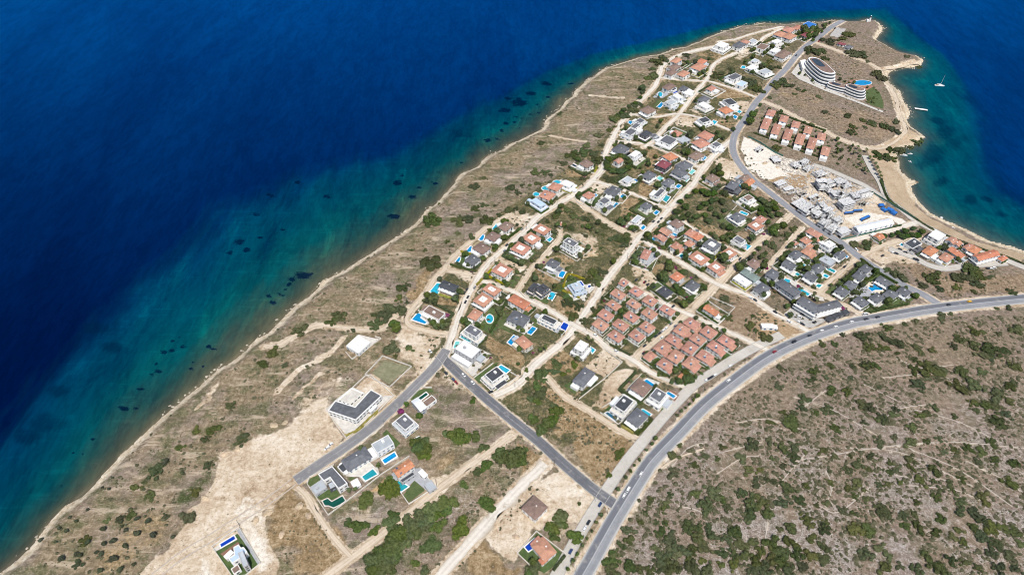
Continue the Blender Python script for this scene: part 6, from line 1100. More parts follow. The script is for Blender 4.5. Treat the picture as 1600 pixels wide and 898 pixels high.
RIGHT = [('zo',[(610,262,45),(745,210,28),(795,155,30),(910,95,25),(980,72,20),(880,170,22),(1040,165,42),(1100,85,50),(1220,165,25),(1290,210,28),(1070,245,38),(1140,245,25),(1120,315,38),(1180,295,28),(1240,320,28),(1230,255,20),(1430,215,18),(1380,262,18),(1435,130,22),(1535,122,32),(1500,165,18),(1360,165,38),(1310,135,22),(1210,68,30),(1280,95,45),(1360,95,40),(1580,240,22),(1580,310,30),(1520,310,15),(1340,360,50),(1430,340,30),(1400,425,40),(1300,440,50),(760,385,40),(850,365,58),(805,460,55),(900,420,35),(945,480,30),(885,500,18),(1030,380,45),(1100,430,60),(1160,440,60),(1190,500,50),(1090,500,60),(1070,540,30),(465,435,32),(585,395,28),(555,445,35),(545,485,28),(515,372,20),(630,440,15),(430,505,25),(500,520,20),(400,565,30),(565,580,28),(500,565,25),(335,620,40),(330,680,45),(280,710,35),(530,635,45),(590,640,35),(580,690,45),(510,735,38),(620,690,25),(730,600,58),(830,620,45),(770,650,50),(870,660,28),(990,610,52),(940,670,35),(1010,700,50),(1090,690,40),(1150,740,40),(1120,800,55),(1060,760,50),(1330,600,48),(1270,610,30),(1440,540,45),(1460,590,35),(1555,615,45),(1470,660,38),(1560,565,25),(1505,455,25),(1560,450,28),(240,760,40),(230,800,50),(350,840,55),(400,870,40),(230,870,50),(560,780,60),(640,760,50),(520,830,50),(600,850,60),(700,790,28),(730,740,40),(810,730,50),(790,800,30),(830,850,50),(930,760,50),(980,840,40),(900,830,35),(1100,870,40),(1230,700,50),(1290,740,55),(1280,820,60),(1350,690,45),(1380,760,50),(1460,770,55),(1540,720,40),(1540,800,50),(1420,850,45),(645,85,22),(615,155,35),(525,245,18),(495,320,18),(395,430,18),(340,548,18),(660,730,60),(700,840,60),(760,870,50),(460,870,40),(1010,780,45),(1180,850,50),(1230,770,50),(1330,860,50)]),
 ('zp',[(700,60,45),(790,45,30),(880,70,40),(990,60,25),(1070,45,25),(1100,120,30),(1170,115,25),(1250,100,35),(1340,130,40),(1415,175,35),(1305,185,30),(1510,320,55),(1540,190,45),(1400,65,35),(425,160,32),(520,155,22),(640,150,32),(560,200,40),(500,235,30),(630,235,25),(760,195,25),(750,250,28),(810,235,30),(890,165,40),(900,225,30),(1065,205,25),(1050,245,45),(1215,295,30),(960,315,40),(1030,305,25),(1140,330,30),(1080,365,25),(1160,370,22),(1050,410,35),(920,432,28),(740,330,28),(690,330,22),(820,315,25),(865,315,20),(570,330,45),(500,345,30),(540,400,28),(610,425,30),(440,375,22),(1350,400,40),(1355,440,35),(1210,430,45),(1200,490,45),(1300,510,45),(1110,485,22),(1080,540,40),(910,510,28),(850,530,32),(890,545,20),(710,490,50),(740,520,40),(470,490,32),(540,515,25),(1360,560,50),(1400,610,55),(1480,600,45),(1540,620,45),(1580,700,40),(1350,650,50),(1420,700,45),(1500,760,50),(1560,860,40),(1280,600,45),(1200,620,30),(1150,650,40),(1230,700,40),(1050,620,40),(950,600,40),(870,600,40),(560,600,60),(640,620,50),(700,720,45),(620,760,50),(760,780,40),(720,850,50),(830,840,35),(930,860,45),(1060,840,60),(1000,780,40),(1150,800,40),(1230,820,35),(1310,850,35),(1110,880,40),(1400,760,40),(1440,850,50)]),
 ('zq',[(85,495,30),(35,555,18),(140,510,14),(75,610,32),(340,340,30),(420,345,25),(470,290,22),(285,400,22),(290,515,35),(360,550,28),(400,480,35),(640,365,45),(725,370,38),(600,295,55),(700,285,25),(740,235,40),(860,222,22),(925,205,30),(780,330,55),(930,292,20),(1090,175,35),(810,405,25),(920,365,35),(950,395,25),(1025,380,32),(1160,355,35),(905,435,30),(680,480,30),(620,480,45),(535,485,25),(520,560,25),(1010,490,75),(1070,505,45),(920,500,40),(1060,560,28),(990,560,30),(935,595,50),(1215,520,45),(1330,520,35),(1290,260,40),(1350,270,20),(1555,260,50),(1190,310,40),(1280,340,45),(1390,380,65),(1470,385,45),(1400,425,40),(1330,410,35),(1540,485,50),(1530,580,25),(1510,610,40),(1190,610,60),(1310,610,60),(1440,670,55),(1500,690,35),(690,610,25),(400,640,35),(490,640,35),(280,570,25),(225,680,45),(300,770,30),(370,750,40),(210,740,35),(170,770,30),(100,775,25),(70,700,18),(165,840,65),(20,830,30),(590,720,40),(650,750,45),(720,810,40),(680,820,25),(790,785,30),(800,750,30),(990,770,30),(950,790,35),(1040,740,35),(1280,710,35),(1340,720,45),(1420,740,50),(1500,790,40),(1450,830,50),(1290,755,30),(900,870,40),(600,830,25),(430,870,35),(1170,800,25),(1500,118,25),(1430,122,18),(1140,160,20),(1440,285,25),(1420,340,15)])]
allr = []
for k, l in RIGHT:
    for p, r, px in spots(k, l, .35): allr.append((r, p, px))
allr.sort(key=lambda a: -a[0]); big = allr[:285]; rest = allr[285:]
for r, p, px in big: shrub(p, r * .95, 'maquis_shrub', 'dark green maquis shrub on the stony slope right of the main road')
def rest_shrub(lst, name, label, crop_group):
    for k, l in lst:
        for p, r, px in spots(k, l, .35): shrub(p, r * (1.0 if 'coast' in name else 1.16), name, label, crop_group, SHG if 'garrigue' in name else SH); VEG.append((p, r))
rest_shrub([('zi',[(130,350,65),(170,420,30),(275,260,45),(300,300,40),(265,340,40),(335,365,35),(390,330,30),(440,280,38),(25,500,45),(110,470,50),(150,540,70),(40,580,45),(110,600,40),(285,700,60),(200,800,70),(100,770,50),(50,750,40),(240,760,60),(160,860,60),(250,660,40),(10,330,25),(20,405,25)]),
 ('zn',[(870,40,75),(830,20,50),(960,30,40),(620,110,70),(640,60,40),(650,150,40),(1015,95,38),(1195,160,85),(1120,140,45),(1240,130,50),(1260,185,45),(890,335,32),(1055,440,50),(430,380,70),(440,310,40),(300,430,50),(240,590,55),(340,620,38),(440,570,50),(460,520,40),(880,600,65),(690,700,55),(830,430,50),(690,500,65),(620,540,55),(740,590,50),(560,590,60),(480,660,65),(430,720,70),(370,780,70),(310,820,55),(400,840,60),(660,870,40),(460,870,35),(590,830,25),(1030,210,40),(980,250,30),(1500,560,45),(1440,600,40),(1510,520,35),(1460,660,32),(180,570,35),(350,800,60),(330,860,60),(410,780,60),(470,760,55),(540,660,55),(520,700,50),(600,620,50),(660,560,55),(720,520,50),(780,450,50),(800,500,40),(640,600,45),(580,640,45),(450,690,55),(500,620,50),(380,850,50),(1330,860,50),(1300,880,40)]),
 ('zo',[(270,140,38),(205,270,22),(18,450,15)]),('zb',[(590,440,0.1),(660,835,40)]),('zl',[(1010,550,64),(885,330,45),(905,400,60),(830,470,60),(800,480,45)])],'garrigue_bush','broad green bush on the waste ground between the lanes','bushes on the waste ground')
rest_shrub([('zm',[(1085,38,60),(915,190,50),(895,260,30),(860,330,60),(800,360,50),(750,420,45),(740,360,25),(940,280,20),(510,370,45),(470,410,30),(850,560,60),(960,575,28),(870,620,18),(265,460,45),(110,590,40),(30,670,40),(180,680,20),(350,530,20),(1090,255,50),(600,460,18)]),('zs',[(1440,525,35),(1330,670,45),(1280,740,35),(1500,740,45),(1225,680,28),(1125,790,25),(1030,880,25)]),
 ('zt',[(960,250,55),(900,310,20),(850,350,30),(1295,215,35),(1210,370,42),(1165,525,50),(1030,525,28),(820,510,35),(750,560,35),(530,680,35),(480,830,35),(1510,45,45),(930,400,35),(660,560,25)]),
 ('zr',[(980,370,30),(625,590,20),(800,650,38),(570,780,30),(620,755,25),(835,685,20),(560,640,35),(945,545,30),(1000,550,30),(1110,490,30),(1240,420,50),(1300,430,35),(1270,380,30),(1180,440,40),(1330,470,40),(1310,490,30),(1150,450,25),(1355,385,15),(1440,270,15),(1405,290,20),(1440,220,40),(1490,200,45),(1540,160,45),(1580,120,45),(1350,320,30),(1100,180,20),(340,735,14),(690,760,15),(300,845,55),(470,850,40),(530,840,40),(640,850,40),(770,780,30),(820,780,20),(865,800,22),(720,820,20),(860,630,18),(905,632,15),(960,620,25),(1035,570,20),(1235,595,22)]),
 ('z7',[(340,120,60),(400,80,40),(620,220,35),(520,310,30),(770,260,45),(660,60,45),(740,80,45),(820,40,45),(950,100,55),(160,400,25),(290,400,25),(585,350,25),(550,430,18),(370,520,70),(280,560,45),(40,790,50),(110,760,40)])],'coastal_shrub','low green shrub on the coastal slope between the lanes and the sea','shrubs on the coastal slope')
rest_shrub([('z1',[(190,500,70),(260,470,50),(120,580,30),(130,640,60),(90,680,35),(30,800,50),(490,440,40),(790,640,55),(830,630,35),(960,580,45),(1200,760,60),(1250,800,50),(1160,720,50),(1100,690,40),(1360,500,40),(1440,560,30),(1330,540,30),(1360,570,35)]),('z2',[(560,290,50),(640,350,30),(600,290,40),(520,300,30),(880,310,50),(920,320,40),(840,160,40),(680,210,50),(770,200,30),(1280,340,25),(1390,390,25),(260,570,40),(300,540,50),(380,560,30),(220,660,20),(430,590,25),(400,630,18),(480,610,18),(600,655,25),(820,795,35),(640,770,25),(940,835,25),(1010,855,35),(1200,845,25),(1110,880,35),(860,885,30),(1070,490,50),(1050,460,40),(980,380,20)]),
 ('zv',[(160,140,40),(260,40,25),(335,65,35),(430,85,30),(480,105,35),(540,125,40),(270,95,22),(545,50,25),(175,90,18),(725,195,35),(760,170,20),(660,230,30),(560,250,50),(500,260,40),(510,330,40),(400,320,50),(450,340,35)]),('zd',[(380,520,35),(500,570,60),(110,295,50),(210,300,50),(800,570,65),(680,640,40),(830,670,40),(990,665,40),(1050,570,70),(1130,520,70),(1200,570,70),(1180,630,50),(1290,575,30),(760,620,30),(1500,720,35),(1140,710,25),(1440,690,20),(1210,670,25)]),
 ('zh',[(1140,180,55),(1190,370,45),(1400,470,50),(1440,440,40),(1470,510,30),(1435,360,28),(1560,570,70),(1370,400,20)]),('z8',[(800,280,50),(870,300,55),(920,340,50),(920,260,50),(840,440,35),(580,650,60),(650,620,60),(520,700,55),(640,700,60),(580,730,40),(190,380,28),(490,245,28),(560,195,20),(1130,270,50),(340,150,40),(500,80,45),(400,60,40),(680,140,40)]),('z5',[(1135,325,50),(1180,340,40),(700,640,40),(610,690,50),(570,720,40),(770,700,35),(860,730,40),(900,740,30),(510,770,30),(730,830,40)]),
 ('zg',[(605,125,45),(640,200,35),(710,290,55),(820,320,50),(760,400,50),(740,440,45),(730,240,35),(890,470,45),(970,350,40)]),('zx',[(370,140,50),(330,130,40)]),('za',[(70,230,45),(150,150,40),(200,250,45),(60,370,50),(260,190,40)])],'lot_bush','dark green bush on an empty lot or field among the villas','bushes on the empty lots')
PINES = [('z3',ell(572,836,122,80,19)),('z6',[(620,500),(700,450),(790,450),(560,560),(600,620),(510,680),(580,740),(720,720),(800,700),(860,640),(880,560),(940,540),(900,480),(980,560),(820,590),(760,620),(920,690),(1010,660),(840,760),(1000,820),(1060,830),(640,700),(660,760),(840,500)]),('z6',[(1400,640),(1480,600),(1540,640),(1500,700),(1420,700),(1570,700),(1440,570),(1520,580),(1380,690),(1460,650)]),('zd',[(420,215),(480,190),(540,180),(600,200),(650,210),(690,170),(620,150),(560,220),(510,225),(360,215)]),('z3',[(520,370),(560,340),(600,300),(640,280),(680,240),(740,200),(800,150)])]
PL = ['bright green pine in the closed ring round the little striped house', 'green pine in the loose grove on the rough lot between the lanes', 'dark pine in the dense thicket by the long street', 'grey-green pine in the belt behind the white hall', 'dark pine in the row above the coast lane']
for (k, l), lb in zip(PINES, PL):
    for x, y in l:
        p = G(*C(k, (x + VR.uniform(-8, 8), y + VR.uniform(-8, 8))).T, 3)[0]; r = (.0 + {'z3': 5.2 if lb.startswith('bright') else 4.2, 'z6': 5.0, 'zd': 4.4}[k]) * VR.uniform(.8, 1.15); tree(p, r, r * VR.uniform(1.1, 1.4), 'pine_tree', lb, lb, PI); VEG.append((p, r))
for p, r, px in spots('zt', [(640,610,22),(785,615,18),(855,640,25),(925,560,22),(955,645,28),(855,545,20),(705,685,25),(650,700,22),(550,690,20),(475,765,20),(500,772,22),(600,755,15),(630,768,20),(780,715,22),(705,795,30),(625,870,22),(750,860,22),(835,830,16),(370,605,15),(415,620,18),(435,538,13),(475,560,15),(545,490,13),(680,360,14),(700,290,12),(635,348,10),(345,690,14),(380,795,25),(240,665,18),(1075,660,17),(1135,262,18),(1030,190,26)], .6): tree(p, r * 1.0, r * 1.3, 'olive_tree', 'small grey-green olive tree on the terraced slope above the shore', 'olive trees on the shore slope', OL)
for k, l in [('zl',[(1465,30,22),(1395,135,25),(1245,365,25),(1205,430,22),(1165,505,18),(1125,570,16),(1080,635,22),(1035,710,22),(995,770,26),(950,845,25)]),('zo',[(495,45,18),(475,80,15),(440,120,14),(395,180,14),(365,215,12),(340,250,15),(312,290,16)]),('zu',[(510,330,25),(475,365,18),(440,405,18),(405,440,15),(370,465,22),(330,505,20),(140,710,25),(105,760,20)])]:
    for p, r, px in spots(k, l, .9): tree(p, r * .95, r * 1.9, 'street_tree', 'small round street tree in the row between the main road and the service lane', 'street trees beside the main road')
PALM = [('zx',[(1200,130),(1215,180),(1290,160),(1330,230),(1350,270),(1380,310),(1400,350),(1420,400),(1440,430),(1270,350),(1300,390),(1240,300),(1160,190)]),('zf',[(340,470),(370,500),(540,470),(520,520),(470,540),(430,520)]),('zk',[(655,480),(600,490),(700,120),(860,270)]),('zg',[(340,480),(200,540),(480,760),(430,770)]),('zw',[(760,360),(840,420),(540,770)]),('zl',[(640,780)]),('z9',[(745,190),(940,300),(900,230)]),('ze',[(470,350),(500,400),(600,420),(640,440)])]
for k, l in PALM:
    for x, y in l:
        p = G(*C(k, (x, y)).T, 4)[0]; nm = nearest_lm(PX(p)); tree(p, VR.uniform(2.2, 3.0), VR.uniform(4.5, 7), 'palm_tree', f'feathery palm tree, of those closest to {nm}', f'palms near {nm}', FR, PTRUNK, 'palm')
for pi, pl_ in enumerate(PLOTS):
    if VR.random() > .85: continue
    if sum(PLOTBAD[pi]) > 1: continue
    lc = lambda x, y: pl_[0] + np.array([x * math.cos(pl_[3]) - y * math.sin(pl_[3]), x * math.sin(pl_[3]) + y * math.cos(pl_[3])]); X, Y = pl_[1] / 2 - 1.1, pl_[2] / 2 - 1.1; cs = [lc(-X, -Y), lc(X, -Y), lc(X, Y), lc(-X, Y)]; st = (PLOTBAD[pi].index(True) + 1) if any(PLOTBAD[pi]) else VR.randrange(4); n_ = VR.choice([3, 3, 4]); hedge(None, [cs[(st + i) % 4] for i in range(n_)], VR.uniform(1.3, 2.4), VR.uniform(1.3, 2.3), 1 if VR.random() < .07 else 0, True)
# garden trees scattered through the plots, none on houses, pools or roads
RP = [(c_, r) for c_, r in POOLS]
def free(p, m): return road_gap(p) > m and not any(in_rect(p, HR[j], m + .2) for j in np.argsort(np.hypot(*(HC - p).T))[:5]) and all(np.hypot(*(p - c_)) > r + m + .5 for c_, r in RP)
GSH = []; GT = []
for pi, pl_ in enumerate(PLOTS):
    for t_ in range(VR.choice([13, 15, 17, 19])):
        for tries in range(4):
            side = VR.randrange(4); x, y = VR.uniform(-.5, .5) * pl_[1], VR.uniform(-.5, .5) * pl_[2]
            inn = VR.choice([2.4, 2.4, 3.5, 6.0])
            if side < 2: x = (.5 if side else -.5) * (pl_[1] - inn)
            else: y = (.5 if side == 3 else -.5) * (pl_[2] - inn)
            p = pl_[0] + np.array([x * math.cos(pl_[3]) - y * math.sin(pl_[3]), x * math.sin(pl_[3]) + y * math.cos(pl_[3])])
            if not free(p, .6): continue
            u = VR.random(); nm = nearest_lm(PX(p))
            if u < .24 and sum(1 for _ in GT) < 292: r = VR.uniform(2.3, 4.7); GT.append(1); tree(p, r, r * VR.uniform(1.4, 2.0), 'garden_tree', f'leafy garden tree among the villas closest to {nm}', f'garden trees near {nm}', CR + OL[:1])
            elif u < .95: r = VR.uniform(1.5, 3.2); GSH.append((r * (PX(p)[1] + 618), r, tuple(p), nm))
            else: shrub(p, VR.uniform(1.4, 2.4), 'bougainvillea', f'purple bougainvillea among the villas closest to {nm}', f'bougainvilleas near {nm}', BV)
            break
for k, x, y, r in [('zj',1020,380,45),('z7',950,665,32),('zf',515,415,40),('zb',1285,335,18),('z9',340,375,28),('z9',665,685,22),('z9',1420,235,22),('z9',1455,590,25),('z9',500,580,35),('zg',1050,325,20),('zg',1085,260,25),('ze',910,540,35),('ze',450,310,30),('zs',0,0,.0)]:
    if r: p = G(*C(k, (x, y)).T, 1)[0]; shrub(p, r / CROPS[k][2] * mpp(C(k, (x, y))[0][1]), 'bougainvillea', f'purple-red flowering bougainvillea closest to {nearest_lm(PX(p))}', 'large bougainvilleas', BV)
for k, x, y, r in [('z9',1000,500,65),('z9',430,560,55),('z9',440,610,60),('z9',370,690,70),('z9',390,720,60),('z9',1170,600,60),('z9',1300,290,48),('z9',1500,230,70),('z9',1540,190,60),('z9',210,260,50),('z9',1440,330,35),('z9',1370,390,35),('z9',1320,440,30),('z9',1440,440,30),('z9',1440,520,35),('z9',550,860,35),('z9',870,240,30),('z9',510,790,45),('zf',1075,400,45),('zf',1050,360,40),('zf',310,220,50),('zf',380,210,40),('zm',860,430,35),('zm',880,460,38),('zm',870,440,30),('ze',365,620,42),('ze',400,480,40),('ze',330,520,35),('za',150,160,50),('za',60,240,45),('z6',950,240,45),('z6',970,290,45),('z6',1380,555,40),('z3',820,70,45),('z3',880,850,40),('z3',1320,560,60),('z3',1290,740,45),('z3',1250,720,40),('z3',1100,480,30),('z4',760,350,50),('z4',740,420,55),('z4',810,300,30),('z4',850,230,25),('z4',570,490,30),('z4',80,720,50),('z4',120,540,40),('z4',400,520,30),('z4',380,580,30),('zh',670,115,30),('zh',720,240,55),('zh',750,190,20),('zh',650,200,30),('zi',1440,420,50),('zi',1370,440,45),('zi',1480,430,40),('zi',1340,350,40),('zi',1420,340,35),('zb',1140,310,45),('zb',270,70,40),('zb',350,60,45),('zg',790,590,20),('zg',1260,390,50),('zg',1310,700,40),('zk',1260,520,0),('zj',1080,320,38),('zj',1200,440,50),('zj',1190,750,70),('zj',1230,700,50),('zj',1500,620,55),('zl',635,785,35),('zc',690,340,16),('z2',490,165,34),('z2',515,200,34),('z2',560,190,30),('z2',480,140,36),('z2',540,140,30),('z2',580,160,26),('z2',600,140,18),('z2',640,120,16),('z2',530,150,22),('z2',550,215,18),('z2',460,190,18),('z2',620,150,14)]:
    if r: p = G(*C(k, (x, y)).T, 2)[0]; q_ = r / CROPS[k][2] * mpp(C(k, (x, y))[0][1]); tree(p, q_, q_ * 1.5, 'broad_tree', f'large rounded dark green tree closest to {nearest_lm(PX(p))}', f'large trees near {nearest_lm(PX(p))}', CR)
GSH.sort(reverse=True); MORE = []
for sz, r, p, nm in GSH[:290]: shrub(np.array(p), r, 'garden_shrub', f'green garden shrub among the villas closest to {nm}', f'garden shrubs near {nm}', CR if VR.random() < .6 else SH)
MORE = GSH[290:]
def fill(poly_k, poly, n, r0, r1, name, label, gap=.5, trees=.3, mm=None):
    P = G(*C(poly_k, poly).T); lo, hi = P.min(0), P.max(0); k_ = 0
    for i in range(n * 12):
        p = np.array([VR.uniform(lo[0], hi[0]), VR.uniform(lo[1], hi[1])])
        if k_ >= n or not inside(p[None], P)[0] or not free(p, gap): continue
        k_ += 1; r = VR.uniform(r0, r1)
        if VR.random() < trees: tree(p, r * 1.15, r * 2, name.replace('shrub', 'tree'), label.replace('shrub', 'tree'), label.replace('shrub', 'tree'))
        else: shrub(p, r, name, label, label, CR if VR.random() < .5 else SH)
fill('z4', [(770,500),(860,380),(930,250),(1280,390),(1560,520),(1580,740),(1440,780),(1150,680)], 85, 1.2, 2.6, 'terrace_shrub', 'green shrub between the salmon-roofed terraced houses', .4, .3)
fill('zg', [(930,490),(1130,180),(1240,70),(1680,250),(1640,640),(1450,720),(1300,720),(1080,600)], 75, 1.0, 2.2, 'estate_shrub', 'green shrub between the villas of the left terracotta estate', .2, .3)
fill('zh', [(380,700),(700,420),(830,370),(1300,600),(1250,720),(1050,860),(900,960),(400,900)], 75, 1.0, 2.4, 'estate_shrub', 'green shrub between the villas of the right terracotta estate', .2, .3)
fill('zu', [(60,120),(150,60),(300,180),(450,110),(560,190),(440,240),(280,240)], 30, 1.6, 3.2, 'verge_shrub', 'dark green shrub at the foot of the right terracotta estate', .3, .3)
fill('z2', [(420,480),(460,380),(500,460),(560,560),(900,680),(1090,740),(1060,600),(980,540),(820,510),(740,470),(700,480),(780,560),(700,600),(560,580)], 40, 1.2, 2.8, 'hotel_shrub', 'green shrub in the grounds of the wave-shaped hotel', .3, .4)
fill('zz', [(700,520),(760,420),(850,340),(930,270),(960,215),(1040,130),(1110,90),(1190,110),(1140,210),(1130,260),(1220,340),(1330,410),(1300,450),(1180,470),(1100,440),(1000,420),(930,480),(870,540),(790,600)], 150, 1.6, 3.6, 'village_shrub', 'green shrub on open ground between the villas of the village', 1.2, .45)
fill('z2', [(440,150),(480,110),(620,90),(700,80),(640,150),(560,230),(470,220)], 34, 1.8, 3.6, 'headland_shrub', 'dark green shrub round the buildings at the tip of the headland', .3, .5)
fill('zx', [(900,60),(1000,40),(1180,120),(1360,400),(1290,430),(1080,330),(930,300)], 40, 1.2, 2.6, 'park_shrub', 'green shrub in the garden strip beside the palm promenade', .3, .4)
fill('ze', [(700,390),(1080,40),(1240,170),(1590,330),(1596,470),(1140,580),(960,480)], 60, 1.0, 2.2, 'estate_shrub', 'green shrub on the lawns of the grey-roofed pool estate', .2, .25)
# low scrub: tufts without number over the wild ground, one object
tv, tf = [], []; rg = np.random.default_rng(5); ico = [(0, 0, 1), (.9, 0, .35), (.28, .85, .35), (-.72, .53, .35), (-.72, -.53, .35), (.28, -.85, .35), (.75, .5, -.2), (-.3, .85, -.2), (-.9, 0, -.2), (-.3, -.85, -.2), (.75, -.5, -.2)]
icf = [(0, 1, 2), (0, 2, 3), (0, 3, 4), (0, 4, 5), (0, 5, 1), (1, 6, 2), (2, 7, 3), (3, 8, 4), (4, 9, 5), (5, 10, 1), (2, 6, 7), (3, 7, 8), (4, 8, 9), (5, 9, 10), (1, 10, 6)]
ico = np.array(ico)
def scatter(poly, n, r0, r1):
    P = G(*np.array(poly, float).T); lo, hi = P.min(0), P.max(0); q_ = rg.uniform(lo, hi, (n * 4, 2)); q_ = q_[inside(q_, P)]
    px = PX(q_); keep = rg.random(len(q_)) < np.clip((px[:, 1] + 618) / 1300, .3, 1) ; q_ = q_[keep][:n]; z = land_z(q_)
    cl = np.sin(q_[:, 0] * .05 + 1.3 * np.sin(q_[:, 1] * .035)) * np.sin(q_[:, 1] * .06 + np.sin(q_[:, 0] * .04)) ; q_, z = q_[cl > -.45], z[cl > -.45]
    dmin = np.full(len(q_), 1e9)
    for a in range(0, len(ROADMASK_P), 400): dmin = np.minimum(dmin, (np.hypot(q_[:, None, 0] - ROADMASK_P[None, a:a + 400, 0], q_[:, None, 1] - ROADMASK_P[None, a:a + 400, 1]) - ROADMASK_W[None, a:a + 400]).min(1))
    for p, zz in zip(q_[dmin > 1.2], z[dmin > 1.2]):
        if zz < -4.2: continue
        r = r0 + (r1 - r0) * rg.random() ** 2.2; i0 = len(tv) * 11; tv.append(ico * [r * rg.uniform(.8, 1.3), r * rg.uniform(.8, 1.3), r * .6] * (1 + rg.normal(size=(11, 1)) * .2) + [*p, zz + .08]); tf.extend([(a + i0, b_ + i0, c_ + i0) for a, b_, c_ in icf])
scatter([(905,960),(1000,800),(1140,625),(1330,525),(1500,495),(1700,480),(1800,1000)], 11000, .4, 2.0)
scatter([(60,960),(60,850),(250,660),(480,470),(740,270),(950,110),(1100,70),(1020,150),(940,240),(740,370),(640,470),(600,560),(430,660),(330,740),(230,900)], 3800, .4, 1.7)
scatter([(1210,140),(1290,60),(1370,45),(1375,90),(1340,100),(1400,190),(1340,215),(1200,150)], 900, .5, 1.6)
scatter([(540,900),(820,640),(980,690),(960,760),(880,740),(700,900)], 700, .4, 1.5); scatter([(225,890),(300,800),(345,715),(470,655),(520,690),(465,745),(440,860),(430,898)], 90, .15, .6); scatter([(470,760),(550,860),(540,898),(440,898),(420,830)], 150, .2, 1.0)
scatter([(1340,420),(1440,400),(1560,420),(1600,455),(1480,468)], 350, .4, 1.5)
scatter([(640,590),(760,320),(900,240),(1030,110),(1240,50),(1150,220),(1300,390),(1440,460),(1230,520),(990,690),(880,700),(700,600)], 6500, .5, 1.9)
for r, p, px in rest + [(a[1], np.array(a[2]), None) for a in MORE]:
    i0 = len(tv) * 11; tv.append(ico * [r * .9, r * .9, r * .6] * (1 + rg.normal(size=(11, 1)) * .2) + [*p, 0.05]); tf.extend([(a + i0, b_ + i0, c_ + i0) for a, b_, c_ in icf])
me = bpy.data.meshes.new('low_scrub'); me.from_pydata(np.vstack(tv).tolist(), [], tf); me.materials.append(leafmat('scrub_leaves', (.046, .052, .025), (.130, .122, .064), .0)); me.update(); tag(link('low_scrub', me), kind='stuff')
rv, rf = [], []; rg = np.random.default_rng(8)
for i in range(2000):
    j = rg.integers(len(coast) - 1); p = coast[j] + (coast[j + 1] - coast[j]) * rg.random() + rg.normal(size=2) * [2.2, 2.2]
    if line_dist(p[None], beach_line)[0] < 18 or math.sin(j * .37) + math.sin(j * .11 + 2) < -.35: continue
    r = .3 + 1.0 * rg.random() ** 3; i0 = len(rv) * 11; rv.append(ico * [r * rg.uniform(.8, 1.6), r * rg.uniform(.8, 1.3), r * .55] * (1 + rg.normal(size=(11, 1)) * .2) + [*p, max(float(land_z(p)[0]), SEA - .15)]); rf.extend([(a + i0, b_ + i0, c_ + i0) for a, b_, c_ in icf])
me = bpy.data.meshes.new('shore_rocks'); me.from_pydata(np.vstack(rv).tolist(), [], rf); me.materials.append(mat('limestone', (.46, .395, .31), .95, .25, .3)); me.update(); tag(link('shore_rocks', me), kind='stuff')
heapm = mat('spoil_earth', (.50, .39, .27), .95, .25, .25, .12)
for i, (x, y, r) in enumerate([(352,708,5),(372,700,3.5),(428,664,4),(445,660,3),(400,812,3.5),(418,800,4.5),(440,835,3),(320,778,3.5),(468,790,4),(482,805,3),(612,532,3),(640,545,2.5),(806,838,3),(775,820,3.5),(905,760,2.5),(1195,255,4),(1215,262,3)]):
    p = G(x, y); rg_ = np.random.default_rng(300 + i); mb = MB(); n = 16; rings = [(1, 0), (.8, .22), (.55, .48), (.28, .68)]
    P_r = [[(math.cos(2 * math.pi * a / n) * r * q_ * (1 + rg_.normal() * .12), math.sin(2 * math.pi * a / n) * r * .7 * q_ * (1 + rg_.normal() * .12), r * .38 * h_ + (rg_.normal() * .12 if h_ else -.1)) for a in range(n)] for q_, h_ in rings]
    for a in range(3):
        for b_ in range(n): mb.quad(P_r[a][b_], P_r[a][(b_ + 1) % n], P_r[a + 1][(b_ + 1) % n], P_r[a + 1][b_])
    mb.quad(*P_r[3]); o = mb.build('spoil_heap', heapm); o.location = (*p, float(land_z(p)[0])); o.rotation_euler = (0, 0, i * 1.3); tag(o, None, 'spoil heap', 'heaps of dug earth'); rank_later(o, 'low heap of dug pale earth', (x, y))
# ---------------------------------------------------------------- cars and vans
CARC = {'white': (.78, .78, .78), 'dark': (.025, .027, .032), 'grey': (.22, .23, .25), 'blue': (.03, .06, .16), 'red': (.28, .02, .025), 'yellow': (.75, .42, .02)}
def car_mesh(col, van):
    L, W, Hb, Ht = (5.4, 2.0, 1.1, 2.25) if van else (4.4, 1.8, .85, 1.48); mb = MB(); n = 9; prof = [(-L / 2, .35), (-L / 2 + .05, Hb * .95), (-L / 2 + .5, Hb), (L / 2 - .9, Hb * .97), (L / 2 - .1, Hb * .75), (L / 2, .4), (L / 2 - .3, .28), (-L / 2 + .3, .28)]
    def ext(pr, w0, w1=None):
        w1 = w1 or w0; i = len(mb.v); m_ = len(pr); zs = [p[1] for p in pr]; z0, z1 = min(zs), max(zs); ww = [w0 + (w1 - w0) * (p[1] - z0) / (z1 - z0) for p in pr]
        mb.v += [(p[0], -q_ / 2, p[1]) for p, q_ in zip(pr, ww)] + [(p[0], q_ / 2, p[1]) for p, q_ in zip(pr, ww)]
        for j in range(m_): mb.f.append((i + j, i + (j + 1) % m_, i + m_ + (j + 1) % m_, i + m_ + j))
        mb.f.append(tuple(range(i + m_ - 1, i - 1, -1))); mb.f.append(tuple(range(i + m_, i + 2 * m_)))
    ext(prof[::-1], W * .96, W); rf = [(-L * .40, Ht - .07), (-L * .36, Ht), (L * (.28 if van else .08), Ht), (L * (.33 if van else .14), Ht - .07)]; ext(rf[::-1], W * .82); body = mb.mesh('body', mat('car_paint_' + col, CARC[col], .3, .04, .5, 0, .6))
    mb = MB(); cab = [(-L * .44, Hb - .02), (-L * .395, Ht - .06), (L * (.325 if van else .135), Ht - .06), (L * (.42 if van else .29), Hb - .02)]; ext(cab[::-1], W * .93, W * .8); return body, mb.mesh('windows', glass)
